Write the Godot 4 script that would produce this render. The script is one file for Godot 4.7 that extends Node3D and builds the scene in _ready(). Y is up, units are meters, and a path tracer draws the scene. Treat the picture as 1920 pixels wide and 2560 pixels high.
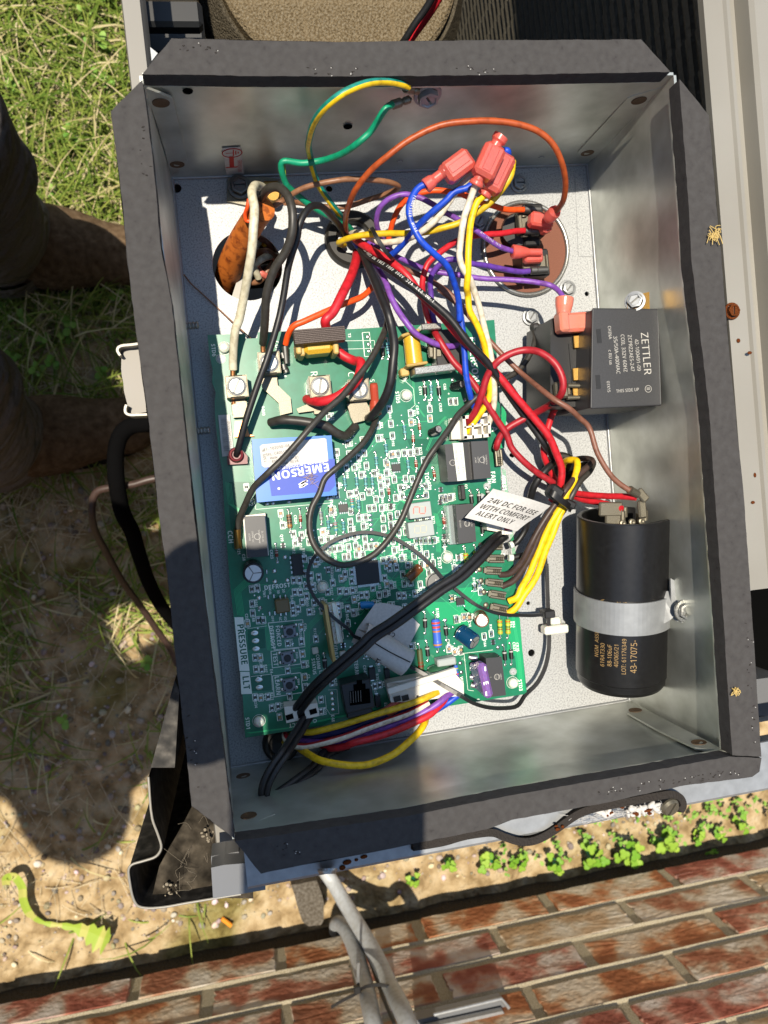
extends Node3D
# A heat pump's control box, opened and laid on the unit, with its circuit board, relay, capacitor and loose wires; lawn and brick wall below.
# Units: helper V() takes millimetres, y up, the lawn at y = 0, the back panel of the box at y = 870.

var org := {}
var counts := {}
var rng := RandomNumberGenerator.new()
var box_node: Node3D
var board: Node3D
var M := {}

class MB:
	var v := PackedVector3Array()
	var n := PackedVector3Array()
	var c := PackedColorArray()
	var ix := PackedInt32Array()
	var col := Color.WHITE
	func vert(p: Vector3, nn: Vector3) -> int:
		v.push_back(p); n.push_back(nn); c.push_back(col)
		return v.size() - 1
	func tri(a: int, b: int, d: int) -> void:
		var g: Vector3 = (v[b] - v[a]).cross(v[d] - v[a])
		if g.dot(n[a] + n[b] + n[d]) > 0.0:
			ix.push_back(a); ix.push_back(d); ix.push_back(b)
		else:
			ix.push_back(a); ix.push_back(b); ix.push_back(d)
	func face(pts: Array, outw: Vector3) -> void:
		var nn: Vector3 = (pts[1] - pts[0]).cross(pts[2] - pts[0])
		if nn.length_squared() < 1e-16 and pts.size() > 3: nn = (pts[2] - pts[0]).cross(pts[3] - pts[0])
		nn = nn.normalized()
		if nn.dot(outw) < 0.0: nn = -nn
		var s: int = v.size()
		for p in pts: vert(p, nn)
		for i in range(1, pts.size() - 1): tri(s, s + i, s + i + 1)
	func box(t: Transform3D, s: Vector3, b := 0.0) -> void:
		var h: Vector3 = s * 0.5
		b = minf(b, minf(h.x, minf(h.y, h.z)) * 0.9)
		var k: Vector3 = h - Vector3(b, b, b)
		for a in 3:
			var u: int = (a + 1) % 3
			var w: int = (a + 2) % 3
			for sg in [-1.0, 1.0]:
				var pts := []
				for q in [[-1, -1], [1, -1], [1, 1], [-1, 1]]:
					var p := Vector3()
					p[a] = h[a] * sg; p[u] = k[u] * q[0]; p[w] = k[w] * q[1]
					pts.append(t * p)
				var o := Vector3(); o[a] = sg
				face(pts, t.basis * o)
			if b > 0.0:
				for su in [-1.0, 1.0]:
					for sw in [-1.0, 1.0]:
						var e := []
						for q in [[-1, 0], [1, 0], [1, 1], [-1, 1]]:
							var p := Vector3()
							p[a] = k[a] * q[0]
							p[u] = (h[u] if q[1] == 0 else k[u]) * su
							p[w] = (k[w] if q[1] == 0 else h[w]) * sw
							e.append(t * p)
						var o2 := Vector3(); o2[u] = su; o2[w] = sw
						face(e, t.basis * o2)
		if b > 0.0:
			for sx in [-1.0, 1.0]:
				for sy in [-1.0, 1.0]:
					for sz in [-1.0, 1.0]:
						face([t * Vector3(h.x * sx, k.y * sy, k.z * sz), t * Vector3(k.x * sx, h.y * sy, k.z * sz), t * Vector3(k.x * sx, k.y * sy, h.z * sz)], t.basis * Vector3(sx, sy, sz))
	func axes(d: Vector3) -> Array:
		d = d.normalized()
		var u: Vector3 = d.cross(Vector3(0, 1, 0) if absf(d.y) < 0.9 else Vector3(1, 0, 0)).normalized()
		return [u, d.cross(u).normalized()]
	func cyl(a: Vector3, b: Vector3, r0: float, r1: float, seg := 12, caps := true) -> void:
		var d: Vector3 = b - a
		var ax: Array = axes(d)
		var sl: Vector3 = d.normalized() * ((r0 - r1) / maxf(d.length(), 1e-6))
		var s: int = v.size()
		for i in seg + 1:
			var o: Vector3 = ax[0] * cos(TAU * i / seg) + ax[1] * sin(TAU * i / seg)
			vert(a + o * r0, (o + sl).normalized()); vert(b + o * r1, (o + sl).normalized())
		for i in seg:
			tri(s + 2 * i, s + 2 * i + 1, s + 2 * i + 2); tri(s + 2 * i + 1, s + 2 * i + 3, s + 2 * i + 2)
		if caps:
			for e in 2:
				var q: Vector3 = a if e == 0 else b
				var r: float = r0 if e == 0 else r1
				if r < 1e-6: continue
				var pts := []
				for i in seg: pts.append(q + (ax[0] * cos(TAU * i / seg) + ax[1] * sin(TAU * i / seg)) * r)
				face(pts, -d if e == 0 else d)
	func lathe(o: Vector3, d: Vector3, prof: Array, seg := 20) -> void:
		# prof: Vector2(radius, height along d)
		var ax: Array = axes(d)
		d = d.normalized()
		for j in prof.size() - 1:
			var p: Vector2 = prof[j]
			var q: Vector2 = prof[j + 1]
			var t: Vector2 = (q - p).normalized()
			var s: int = v.size()
			for i in seg + 1:
				var w: Vector3 = ax[0] * cos(TAU * i / seg) + ax[1] * sin(TAU * i / seg)
				var nn: Vector3 = w * t.y - d * t.x
				vert(o + w * p.x + d * p.y, nn); vert(o + w * q.x + d * q.y, nn)
			for i in seg:
				tri(s + 2 * i, s + 2 * i + 1, s + 2 * i + 2); tri(s + 2 * i + 1, s + 2 * i + 3, s + 2 * i + 2)
	func ball(o: Vector3, r: Vector3, seg := 12, rings := 8, bs := Basis()) -> void:
		var s: int = v.size()
		for j in rings + 1:
			var th: float = PI * j / rings
			for i in seg + 1:
				var u := Vector3(sin(th) * cos(TAU * i / seg), cos(th), sin(th) * sin(TAU * i / seg))
				vert(o + bs * (u * r), (bs * (u / r)).normalized())
		for j in rings:
			for i in seg:
				var a: int = s + j * (seg + 1) + i
				tri(a, a + 1, a + seg + 1); tri(a + 1, a + seg + 2, a + seg + 1)
	static func smooth(pts: Array, sub: int) -> Array:
		var out := []
		var m: int = pts.size()
		for i in m - 1:
			var p0: Vector3 = pts[maxi(i - 1, 0)]
			var p1: Vector3 = pts[i]
			var p2: Vector3 = pts[i + 1]
			var p3: Vector3 = pts[mini(i + 2, m - 1)]
			if i == 0: p0 = p1 * 2.0 - p2
			if i == m - 2: p3 = p2 * 2.0 - p1
			var d0: float = pow(maxf(p0.distance_to(p1), 1e-5), 0.5)
			var d1: float = pow(maxf(p1.distance_to(p2), 1e-5), 0.5)
			var d2: float = pow(maxf(p2.distance_to(p3), 1e-5), 0.5)
			var m1: Vector3 = ((p1 - p0) / d0 - (p2 - p0) / (d0 + d1) + (p2 - p1) / d1) * d1
			var m2: Vector3 = ((p2 - p1) / d1 - (p3 - p1) / (d1 + d2) + (p3 - p2) / d2) * d1
			for k in sub:
				var t: float = float(k) / sub
				out.append(p1 * (2 * t * t * t - 3 * t * t + 1) + m1 * (t * t * t - 2 * t * t + t) + p2 * (3 * t * t - 2 * t * t * t) + m2 * (t * t * t - t * t))
		out.append(pts[m - 1])
		return out
	func tube(pts: Array, r: float, seg := 10, sub := 6, a0 := 0.0, a1 := TAU, flat := 1.0, r_end := -1.0, rib := 0.0) -> void:
		var q: Array = smooth(pts, sub) if sub > 1 else pts
		var m: int = q.size()
		var closed: bool = a1 - a0 > TAU - 0.01
		var u := Vector3()
		var s: int = v.size()
		for i in m:
			var d: Vector3 = (q[mini(i + 1, m - 1)] - q[maxi(i - 1, 0)]).normalized()
			if i == 0: u = axes(d)[0]
			u = (u - d * u.dot(d)).normalized()
			var w: Vector3 = d.cross(u)
			var rr: float = r if r_end < 0.0 else lerpf(r, r_end, float(i) / (m - 1))
			if rib > 0.0: rr += rib * (1.0 if i % 2 == 0 else -1.0)
			for k in seg + 1:
				var a: float = a0 + (a1 - a0) * k / seg
				var o: Vector3 = u * cos(a) + w * sin(a) * flat
				vert(q[i] + o * rr, (u * cos(a) + w * sin(a) / flat).normalized())
		for i in m - 1:
			for k in seg:
				var a: int = s + i * (seg + 1) + k
				tri(a, a + 1, a + seg + 1); tri(a + 1, a + seg + 2, a + seg + 1)
		if closed:
			for e in 2:
				var base: int = s + (0 if e == 0 else (m - 1) * (seg + 1))
				var cap := []
				for k in seg: cap.append(v[base + k])
				face(cap, (q[0] - q[1]) if e == 0 else (q[m - 1] - q[m - 2]))
	func ribbon(pts: Array, wide: Vector3, thick: float, sub := 6) -> void:
		# a strip of width vector `wide` swept along pts, with thickness across it
		var q: Array = smooth(pts, sub) if sub > 1 else pts
		var m: int = q.size()
		for i in m - 1:
			var a: Vector3 = q[i]; var b: Vector3 = q[i + 1]
			var da: Vector3 = (q[mini(i + 1, m - 1)] - q[maxi(i - 1, 0)]).normalized().cross(wide.normalized()).normalized() * thick
			var db: Vector3 = (q[mini(i + 2, m - 1)] - q[i]).normalized().cross(wide.normalized()).normalized() * thick
			var s: int = v.size()
			for e in [[da, db, Vector3(), wide], [-da, -db, Vector3(), wide]]:
				var t: int = v.size()
				vert(a + e[0], e[0].normalized()); vert(b + e[1], e[1].normalized()); vert(b + e[1] + wide, e[1].normalized()); vert(a + e[0] + wide, e[0].normalized())
				tri(t, t + 1, t + 2); tri(t, t + 2, t + 3)
			face([a + da + wide, b + db + wide, b - db + wide, a - da + wide], wide)
			face([a + da, b + db, b - db, a - da], -wide)
			if i == 0: face([a + da, a - da, a - da + wide, a + da + wide], a - b)
			if i == m - 2: face([b + db, b - db, b - db + wide, b + db + wide], b - a)
	func prism(top: Array, down: Vector3, skew := 0.0) -> void:
		# a slab: the polygon `top` and the same one moved by `down`
		var up: Vector3 = -down.normalized()
		var ax: Array = axes(up)
		var p2 := PackedVector2Array()
		var mid := Vector3()
		for p in top:
			p2.push_back(Vector2(p.dot(ax[0]), p.dot(ax[1]))); mid += p
		mid /= top.size()
		var t: PackedInt32Array = Geometry2D.triangulate_polygon(p2)
		for side in 2:
			var s: int = v.size()
			for p in top: vert(p + (down if side == 1 else Vector3()), up if side == 0 else -up)
			for i in range(0, t.size(), 3): tri(s + t[i], s + t[i + 1], s + t[i + 2])
		var area := 0.0
		for i in p2.size(): area += p2[i].cross(p2[(i + 1) % p2.size()])
		for i in top.size():
			var a: Vector3 = top[i]
			var b: Vector3 = top[(i + 1) % top.size()]
			var e2: Vector2 = p2[(i + 1) % p2.size()] - p2[i]
			var o2 := Vector2(e2.y, -e2.x) * signf(area)
			face([a, b, b + down, a + down], ax[0] * o2.x + ax[1] * o2.y)
	func add(o: MB, t: Transform3D) -> void:
		var s: int = v.size()
		for i in o.v.size():
			v.push_back(t * o.v[i]); n.push_back((t.basis * o.n[i]).normalized()); c.push_back(o.c[i])
		for i in range(0, o.ix.size(), 3): tri(s + o.ix[i], s + o.ix[i + 1], s + o.ix[i + 2])

func V(x: float, y: float, z: float) -> Vector3:
	return Vector3(x, y, z) * 0.001

func numbered(called: String, parent: Node) -> String:
	var key := str(parent.get_instance_id()) + called
	var k: int = counts.get(key, -1) + 1
	counts[key] = k
	return called if k == 0 else "%s_%03d" % [called, k]

func tag(o: Node3D, label: String, category: String, group := "") -> Node3D:
	o.set_meta("label", label)
	o.set_meta("category", category)
	if group != "": o.set_meta("group", group)
	return o

func thing(called: String, label: String, category: String, base: Vector3, group := "") -> Node3D:
	var o := Node3D.new()
	o.name = numbered(called, self)
	add_child(o, true)
	o.position = base
	org[o] = base
	return tag(o, label, category, group)

func mesh_of(layers: Array, off: Vector3) -> ArrayMesh:
	var am := ArrayMesh.new()
	for k in range(0, layers.size(), 2):
		var b: MB = layers[k]
		if b.v.is_empty(): continue
		var arr := []
		arr.resize(Mesh.ARRAY_MAX)
		var pv := PackedVector3Array()
		pv.resize(b.v.size())
		for i in b.v.size(): pv[i] = b.v[i] - off
		arr[Mesh.ARRAY_VERTEX] = pv
		arr[Mesh.ARRAY_NORMAL] = b.n
		arr[Mesh.ARRAY_COLOR] = b.c
		arr[Mesh.ARRAY_INDEX] = b.ix
		am.add_surface_from_arrays(Mesh.PRIMITIVE_TRIANGLES, arr)
		am.surface_set_material(am.get_surface_count() - 1, layers[k + 1])
	return am

func part(called: String, layers: Array, parent: Node3D) -> MeshInstance3D:
	var o := MeshInstance3D.new()
	o.name = numbered(called, parent)
	o.mesh = mesh_of(layers, org[parent])
	parent.add_child(o, true)
	org[o] = org[parent]
	return o

func put(called: String, mesh: Mesh, t: Transform3D, parent: Node3D) -> MeshInstance3D:
	var o := MeshInstance3D.new()
	o.name = numbered(called, parent)
	o.mesh = mesh
	parent.add_child(o, true)
	o.transform = Transform3D(t.basis, t.origin - org[parent])
	return o

func solo(called: String, label: String, category: String, layers: Array, base: Vector3, group := "") -> MeshInstance3D:
	var o := MeshInstance3D.new()
	o.name = numbered(called, self)
	o.mesh = mesh_of(layers, base)
	add_child(o, true)
	o.position = base
	org[o] = base
	tag(o, label, category, group)
	return o

func struct(called: String, layers: Array) -> MeshInstance3D:
	var o := MeshInstance3D.new()
	o.name = numbered(called, self)
	o.mesh = mesh_of(layers, Vector3())
	add_child(o, true)
	org[o] = Vector3()
	o.set_meta("kind", "structure")
	return o

func at(p: Vector3, x := Vector3(1, 0, 0), y := Vector3(0, 1, 0)) -> Transform3D:
	var xx: Vector3 = x.normalized()
	var zz: Vector3 = xx.cross(y).normalized()
	return Transform3D(Basis(xx, zz.cross(xx).normalized(), zz), p)

var fonts := {}
func words(b: MB, txt: String, p: Vector3, size: float, ux: Vector3, uy: Vector3, face := "Droid Sans", bold := false, wide := 1.0) -> void:
	# flat lettering centred on p; size = cap height
	var key := face + str(bold)
	if not fonts.has(key):
		var f := SystemFont.new()
		f.font_names = PackedStringArray([face])
		if bold: f.font_weight = 700
		fonts[key] = f
	var tm := TextMesh.new()
	tm.font = fonts[key]
	tm.text = txt
	tm.font_size = 32
	tm.pixel_size = 1.0
	tm.depth = 0.0
	tm.curve_step = 3.0
	var arr: Array = tm.get_mesh_arrays()
	if arr.is_empty() or arr[0] == null: return
	var pv: PackedVector3Array = arr[Mesh.ARRAY_VERTEX]
	var ii: PackedInt32Array = arr[Mesh.ARRAY_INDEX]
	var lo := Vector2(1e9, 1e9)
	var hi := Vector2(-1e9, -1e9)
	for q in pv:
		lo = lo.min(Vector2(q.x, q.y)); hi = hi.max(Vector2(q.x, q.y))
	var s: float = size / 23.0
	var nn: Vector3 = ux.cross(uy).normalized()
	var st: int = b.v.size()
	for q in pv:
		var d := Vector2(q.x, q.y) - (lo + hi) * 0.5
		b.vert(p + ux * (d.x * s * wide) + uy * (d.y * s), nn)
	for i in range(0, ii.size(), 3): b.tri(st + ii[i], st + ii[i + 1], st + ii[i + 2])

func noise_tex(freq: float, octaves: int, stops: Array, sd := 1, kind := FastNoiseLite.TYPE_SIMPLEX_SMOOTH, size := 512) -> NoiseTexture2D:
	var nz := FastNoiseLite.new()
	nz.noise_type = kind
	nz.frequency = freq
	nz.fractal_octaves = octaves
	nz.seed = sd
	var t := NoiseTexture2D.new()
	t.width = size
	t.height = size
	t.seamless = true
	t.normalize = true
	t.noise = nz
	var g := Gradient.new()
	var off := PackedFloat32Array()
	var cs := PackedColorArray()
	for s in stops:
		off.push_back(s[0]); cs.push_back(s[1])
	g.offsets = off
	g.colors = cs
	t.color_ramp = g
	return t

func mt(color: Color, rough: float, metal := 0.0, tex: Texture2D = null, tile := 0.1, bump: Texture2D = null, relief := 0.0) -> StandardMaterial3D:
	var m := StandardMaterial3D.new()
	m.albedo_color = color
	m.roughness = rough
	m.metallic = metal
	m.uv1_triplanar = true
	m.uv1_scale = Vector3.ONE / tile
	if tex: m.albedo_texture = tex
	if bump:
		m.heightmap_enabled = true
		m.heightmap_texture = bump
		m.heightmap_scale = relief
	return m

func vc(m: StandardMaterial3D) -> StandardMaterial3D:
	m.vertex_color_use_as_albedo = true
	return m

func C(h: String) -> Color:
	return Color(h)

func L(h: String) -> Color:
	return Color(h).srgb_to_linear()

func _ready():
	rng.seed = 7
	# ---- camera, sky, sun, exposure
	var cam := Camera3D.new()
	cam.name = "camera"
	add_child(cam)
	cam.transform = Transform3D(Vector3(0.97858, 0.17992, 0.10006), Vector3(0.10619, -0.02473, -0.99404), Vector3(-0.17637, 0.98337, -0.04331), Vector3(0.01951, 1.26695, 0.15983))
	cam.fov = 67.3
	cam.near = 0.005
	cam.far = 60.0
	var ca := CameraAttributesPhysical.new()
	ca.frustum_focal_length = 18.0
	ca.frustum_near = 0.005
	ca.frustum_far = 60.0
	ca.frustum_focus_distance = 0.375
	ca.exposure_aperture = 13.0
	cam.attributes = ca
	var env := Environment.new()
	env.background_mode = Environment.BG_SKY
	var sky := Sky.new()
	var sm := ProceduralSkyMaterial.new()
	sm.sky_top_color = C("7c9ecb")
	sm.sky_horizon_color = C("f2f4f5")
	sm.sky_curve = 0.35
	sm.ground_bottom_color = C("5d6148")
	sm.ground_horizon_color = C("9aa58e")
	sky.sky_material = sm
	env.sky = sky
	env.background_energy_multiplier = 0.85
	env.tonemap_mode = Environment.TONE_MAPPER_LINEAR
	env.tonemap_exposure = 1.38
	env.sdfgi_enabled = true
	env.ssao_enabled = true
	env.ssil_enabled = true
	var we := WorldEnvironment.new()
	we.name = "environment"
	we.environment = env
	add_child(we)
	var sun := DirectionalLight3D.new()
	sun.name = "sun"
	sun.light_color = Color(1.0, 0.955, 0.88)
	sun.light_energy = 1.6
	sun.light_angular_distance = 0.5
	sun.shadow_enabled = true
	sun.transform = Transform3D(Basis.looking_at(Vector3(0.177, -1.0, 0.12).normalized(), Vector3(0, 0, 1)), Vector3(0, 3, 0))
	add_child(sun)
	materials()
	ground()
	brick_wall()
	unit()
	control_box()
	circuit_board()
	loose_gear()
	wires()
	lawn()
	photographer()

func materials():
	var fine := noise_tex(0.32, 2, [[0.0, Color(0, 0, 0)], [1.0, Color(1, 1, 1)]], 3)
	var mid := noise_tex(0.05, 4, [[0.0, Color(0, 0, 0)], [1.0, Color(1, 1, 1)]], 5)
	M.fine = fine
	M.mid = mid
	# metals
	M.panel = mt(C("b0b3b5"), 0.52, 0.26, noise_tex(0.2, 3, [[0.0, C("a4a4a6")], [0.3, C("d2d2d2")], [0.5, C("ececec")], [1.0, C("ffffff")]], 11), 0.11, fine, 0.0015)
	M.galv = mt(C("d6d9d4"), 0.38, 0.72, noise_tex(0.012, 5, [[0.0, C("c4c4c0")], [0.5, C("e4e4e0")], [1.0, C("ffffff")]], 12), 0.2, fine, 0.0006)
	M.galv_clean = mt(C("9fa2a4"), 0.45, 0.45, noise_tex(0.02, 5, [[0.0, C("dcdcdc")], [1.0, C("ffffff")]], 13), 0.08)
	M.steel = mt(C("c8c8c4"), 0.3, 0.75, noise_tex(0.06, 3, [[0.0, C("9a9a98")], [1.0, C("ffffff")]], 14), 0.03)
	M.tin = mt(C("8f8b80"), 0.45, 0.75, noise_tex(0.12, 3, [[0.0, C("8d8a80")], [0.4, C("dad6ca")], [1.0, C("ffffff")]], 15), 0.03)
	M.dullsteel = mt(C("6d6d6b"), 0.5, 0.9)
	M.copper = mt(C("c98a5c"), 0.35, 0.9)
	M.brass = mt(C("dcb062"), 0.38, 0.85, noise_tex(0.08, 3, [[0.0, C("b9b0a0")], [1.0, C("ffffff")]], 16), 0.02)
	M.bronze = mt(C("8a6a35"), 0.4, 0.85)
	M.solder = mt(C("d8d8d4"), 0.22, 0.95)
	# foam and paint
	M.foam = mt(C("474646"), 0.9, 0.0, noise_tex(0.05, 6, [[0.0, C("c6c2c0")], [0.2, C("e8e6e6")], [0.5, C("f2f0ee")], [1.0, C("ffffff")]], 21), 0.12, noise_tex(0.2, 3, [[0.0, Color(0, 0, 0)], [1.0, Color(1, 1, 1)]], 22), 0.008)
	M.foam_dark = mt(C("34312f"), 0.95, 0.0, null, 0.05, noise_tex(0.06, 4, [[0.0, Color(0, 0, 0)], [1.0, Color(1, 1, 1)]], 23), 0.08)
	M.paint = mt(C("89867e"), 0.42, 0.1, noise_tex(0.006, 4, [[0.0, C("eceae6")], [1.0, C("ffffff")]], 24), 0.3, fine, 0.001)
	M.paint_dark = mt(C("6c6e71"), 0.38, 0.15, null, 0.1, fine, 0.001)
	M.rust = mt(C("7a4526"), 0.85, 0.2, noise_tex(0.06, 4, [[0.0, C("8a8078")], [1.0, C("ffffff")]], 25), 0.02)
	M.weld = mt(C("5f4a35"), 0.6, 0.4)
	M.black = mt(C("0c0c0d"), 0.6)
	M.hole = mt(C("030303"), 1.0)
	M.dusty = mt(C("58534c"), 0.9, 0.0, noise_tex(0.02, 5, [[0.0, C("5a5855")], [0.5, C("a8a49c")], [1.0, C("fff8ec")]], 26), 0.12, mid, 0.02)
	M.blackpaint = mt(C("1b1c1d"), 0.45)
	M.coil = mt(C("5a564c"), 0.55, 0.4, null, 0.05, noise_tex(0.02, 2, [[0.0, Color(0, 0, 0)], [1.0, Color(1, 1, 1)]], 27), 0.05)
	# plastics
	M.blackplastic = mt(C("1a1a1b"), 0.42, 0.0, null, 0.02, fine, 0.0008)
	M.relaybody = mt(C("333437"), 0.5, 0.0, noise_tex(0.05, 4, [[0.0, C("d8d8d8")], [1.0, C("ffffff")]], 31), 0.03)
	M.smallrelay = mt(C("2f3033"), 0.45)
	M.rubber = mt(C("26241f"), 0.55, 0.0, noise_tex(0.05, 4, [[0.0, C("d0ccc4")], [1.0, C("ffffff")]], 32), 0.03)
	M.nylon = mt(C("e3dfd2"), 0.35)
	M.nylon.subsurf_scatter_enabled = true
	M.nylon.subsurf_scatter_strength = 0.3
	M.whiteplastic = mt(C("cfcbc0"), 0.4)
	M.paper = mt(C("c4c2be"), 0.6, 0.0, noise_tex(0.03, 4, [[0.0, C("e6e6e6")], [1.0, C("ffffff")]], 33), 0.03)
	M.ink = mt(C("151515"), 0.7)
	M.print_grey = mt(C("aaa8a2"), 0.6)
	M.print_gold = mt(C("94794e"), 0.6)
	M.redprint = mt(C("b02a22"), 0.7)
	M.white = mt(C("e8e8e4"), 0.5)
	M.pink = mt(C("dc6156"), 0.3)
	M.pink.clearcoat_enabled = true
	M.pink.clearcoat = 0.5
	M.pink.subsurf_scatter_enabled = true
	M.pink.subsurf_scatter_strength = 0.35
	M.pink.backlight_enabled = true
	M.pink.backlight = C("b04038")
	M.flag = mt(C("e07a66"), 0.25)
	M.flag.subsurf_scatter_enabled = true
	M.flag.subsurf_scatter_strength = 0.4
	M.clear = mt(Color(0.85, 0.9, 0.9, 0.25), 0.1)
	M.clear.transparency = BaseMaterial3D.TRANSPARENCY_ALPHA
	var dust := noise_tex(0.02, 5, [[0.0, C("b4aca0")], [0.3, C("e2ded6")], [0.55, C("ffffff")], [1.0, C("ffffff")]], 41)
	for q in [["red", "c2202c"], ["darkred", "a01f2a"], ["orange", "f0541c"], ["rust_orange", "a84c20"], ["blue", "1546c0"], ["navy", "20286a"], ["yellow", "efc617"], ["oldyellow", "cfae1a"], ["whitewire", "d8d0bd"], ["cream", "c9c3ab"],
			["purple", "7a4aa6"], ["violet", "5f3a9c"], ["brown", "7c5344"], ["tan", "8a6248"], ["green", "0b8f6a"], ["teal", "0a8276"], ["lime", "b9c93a"], ["charcoal", "35332f"], ["blackwire", "1c1c1e"], ["darkbrown", "42332e"], ["pinkwire", "c96a5e"]]:
		M[q[0]] = mt(C(q[1]), 0.45, 0.0, dust, 0.04)
	# board
	M.pcb = mt(C("1c7658"), 0.28, 0.0, noise_tex(0.02, 4, [[0.0, C("cfe4da")], [1.0, C("ffffff")]], 51), 0.06)
	M.pcb.clearcoat_enabled = true
	M.pcb.clearcoat = 0.4
	M.pcb.clearcoat_roughness = 0.15
	M.pour = mt(C("0f5c44"), 0.26)
	M.pour_light = mt(C("1f9460"), 0.26)
	M.trace = mt(C("34aa70"), 0.28)
	M.silk = mt(C("dfe6df"), 0.6)
	M.chipblack = mt(C("17181a"), 0.45)
	M.chiptan = mt(C("a98a62"), 0.5)
	M.amber = mt(C("6b5a38"), 0.35)
	M.glassdiode = mt(C("7a2a18"), 0.2)
	M.tealres = mt(C("5fa5a8"), 0.4)
	M.blueres = mt(C("3a62c4"), 0.4)
	M.limeres = mt(C("8fae3a"), 0.4)
	M.brownres = mt(C("7a5a3e"), 0.45)
	M.greenres = mt(C("4a5232"), 0.45)
	M.bands = vc(mt(Color.WHITE, 0.4))
	M.core = mt(C("5c5350"), 0.55, 0.5, noise_tex(0.03, 5, [[0.0, C("8a8078")], [1.0, C("ffffff")]], 52), 0.01)
	M.coilyellow = mt(C("d8b23c"), 0.3, 0.0, noise_tex(0.05, 3, [[0.0, C("d8c890")], [1.0, C("ffffff")]], 53), 0.02)
	M.bobbin = mt(C("b89a58"), 0.5)
	M.mov = mt(C("a8432e"), 0.3)
	M.greencap = mt(C("2f5a40"), 0.25)
	M.bluebox = mt(C("1268bc"), 0.35)
	M.bluelabel = mt(C("1f40a6"), 0.5)
	M.capblue = mt(C("0c3a5c"), 0.18)
	M.caplightblue = mt(C("1a7ab8"), 0.2)
	M.capblack = mt(C("15171a"), 0.25)
	M.capbrown = mt(C("6a3f20"), 0.22)
	M.alu = mt(C("cdcdcc"), 0.35, 0.7)
	M.greydisp = mt(C("98a09e"), 0.5)
	M.seg_lit = mt(C("d86a5c"), 0.5)
	M.seg = mt(C("a8a896"), 0.5)
	M.fuse = mt(C("7a5a9a"), 0.22)
	M.fuse.subsurf_scatter_enabled = true
	M.fuse.subsurf_scatter_strength = 0.3
	M.btn = mt(C("7c828c"), 0.45)
	M.boardtan = mt(C("b39a5c"), 0.5)
	M.maroon = mt(C("6a2026"), 0.4)
	M.rubberorange = mt(C("b86522"), 0.6, 0.0, noise_tex(0.025, 4, [[0.0, C("5a4430")], [0.3, C("b09878")], [0.42, C("ffffff")], [1.0, C("ffffff")]], 54), 0.06)
	M.fibre = mt(C("7d4f3c"), 0.75, 0.0, noise_tex(0.1, 4, [[0.0, C("c8b8b0")], [1.0, C("ffffff")]], 55), 0.03)
	M.ptc = mt(C("c9c7c2"), 0.25, 0.8)
	# place
	M.soil = mt(C("bfb197"), 0.95, 0.0, noise_tex(0.012, 6, [[0.0, C("8a7c66")], [0.35, C("c4b6a0")], [0.6, C("e6dccb")], [1.0, C("ffffff")]], 61, FastNoiseLite.TYPE_SIMPLEX_SMOOTH, 1024), 0.5, noise_tex(0.05, 5, [[0.0, Color(0, 0, 0)], [1.0, Color(1, 1, 1)]], 62), 0.6)
	M.soil.vertex_color_use_as_albedo = true
	M.mortar = mt(C("c2b9a6"), 0.95, 0.0, noise_tex(0.08, 5, [[0.0, C("9c9688")], [0.5, C("e0dccf")], [1.0, C("ffffff")]], 63), 0.1, noise_tex(0.12, 4, [[0.0, Color(0, 0, 0)], [1.0, Color(1, 1, 1)]], 64), 0.15)
	M.foundation = mt(C("3f3a32"), 0.95, 0.0, null, 0.2, mid, 0.3)
	var bb := noise_tex(0.06, 5, [[0.0, Color(0, 0, 0)], [1.0, Color(1, 1, 1)]], 65)
	var bk := [["985f4a", "a97660", "b8a690", "c2b7a5"], ["9c6444", "ae7c58", "bba387", "c6b9a3"], ["946048", "a67f64", "b8a891", "c4baa9"], ["a88a68", "b49c7e", "bdaf98", "c5bba9"], ["8f5445", "a26a58", "b09584", "beb2a6"]]
	M.bricks = []
	for i in bk.size():
		var q: Array = bk[i]
		M.bricks.append(mt(Color.WHITE, 0.9, 0.0, noise_tex(0.0042, 7, [[0.0, C(q[0]).darkened(0.15)], [0.3, C(q[0])], [0.43, C(q[1])], [0.56, C(q[2])], [0.72, C(q[3])], [1.0, C(q[3]).lightened(0.2)]], 70 + i, FastNoiseLite.TYPE_SIMPLEX_SMOOTH, 1024), 0.42, bb, 0.12))
	M.blanket = mt(C("8b8373"), 0.95, 0.0, noise_tex(0.05, 4, [[0.0, C("8a7c66")], [0.5, C("d8ccb8")], [1.0, C("ffffff")]], 66), 0.06, noise_tex(0.06, 3, [[0.0, Color(0, 0, 0)], [1.0, Color(1, 1, 1)]], 67), 0.18)
	M.blanket_grey = mt(C("6c665a"), 0.95, 0.0, noise_tex(0.05, 4, [[0.0, C("8a8478")], [1.0, C("ffffff")]], 68), 0.06, noise_tex(0.06, 3, [[0.0, Color(0, 0, 0)], [1.0, Color(1, 1, 1)]], 69), 0.18)
	M.conduit = mt(C("b0b4b6"), 0.5, 0.0, noise_tex(0.02, 4, [[0.0, C("d0ccc4")], [0.5, C("f2f2f2")], [1.0, C("ffffff")]], 81), 0.1)
	M.stake = mt(C("6f6a62"), 0.9, 0.0, noise_tex(0.03, 4, [[0.0, C("a09a90")], [1.0, C("ffffff")]], 82), 0.1, mid, 0.05)
	M.hose = mt(C("0b0b0c"), 0.95, 0.0, null, 0.1, mid, 0.04)
	M.leaf = vc(mt(Color.WHITE, 0.5))
	M.leaf.backlight_enabled = true
	M.leaf.backlight = Color(0.4, 0.5, 0.1)
	M.pebble = vc(mt(Color.WHITE, 0.9))
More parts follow.
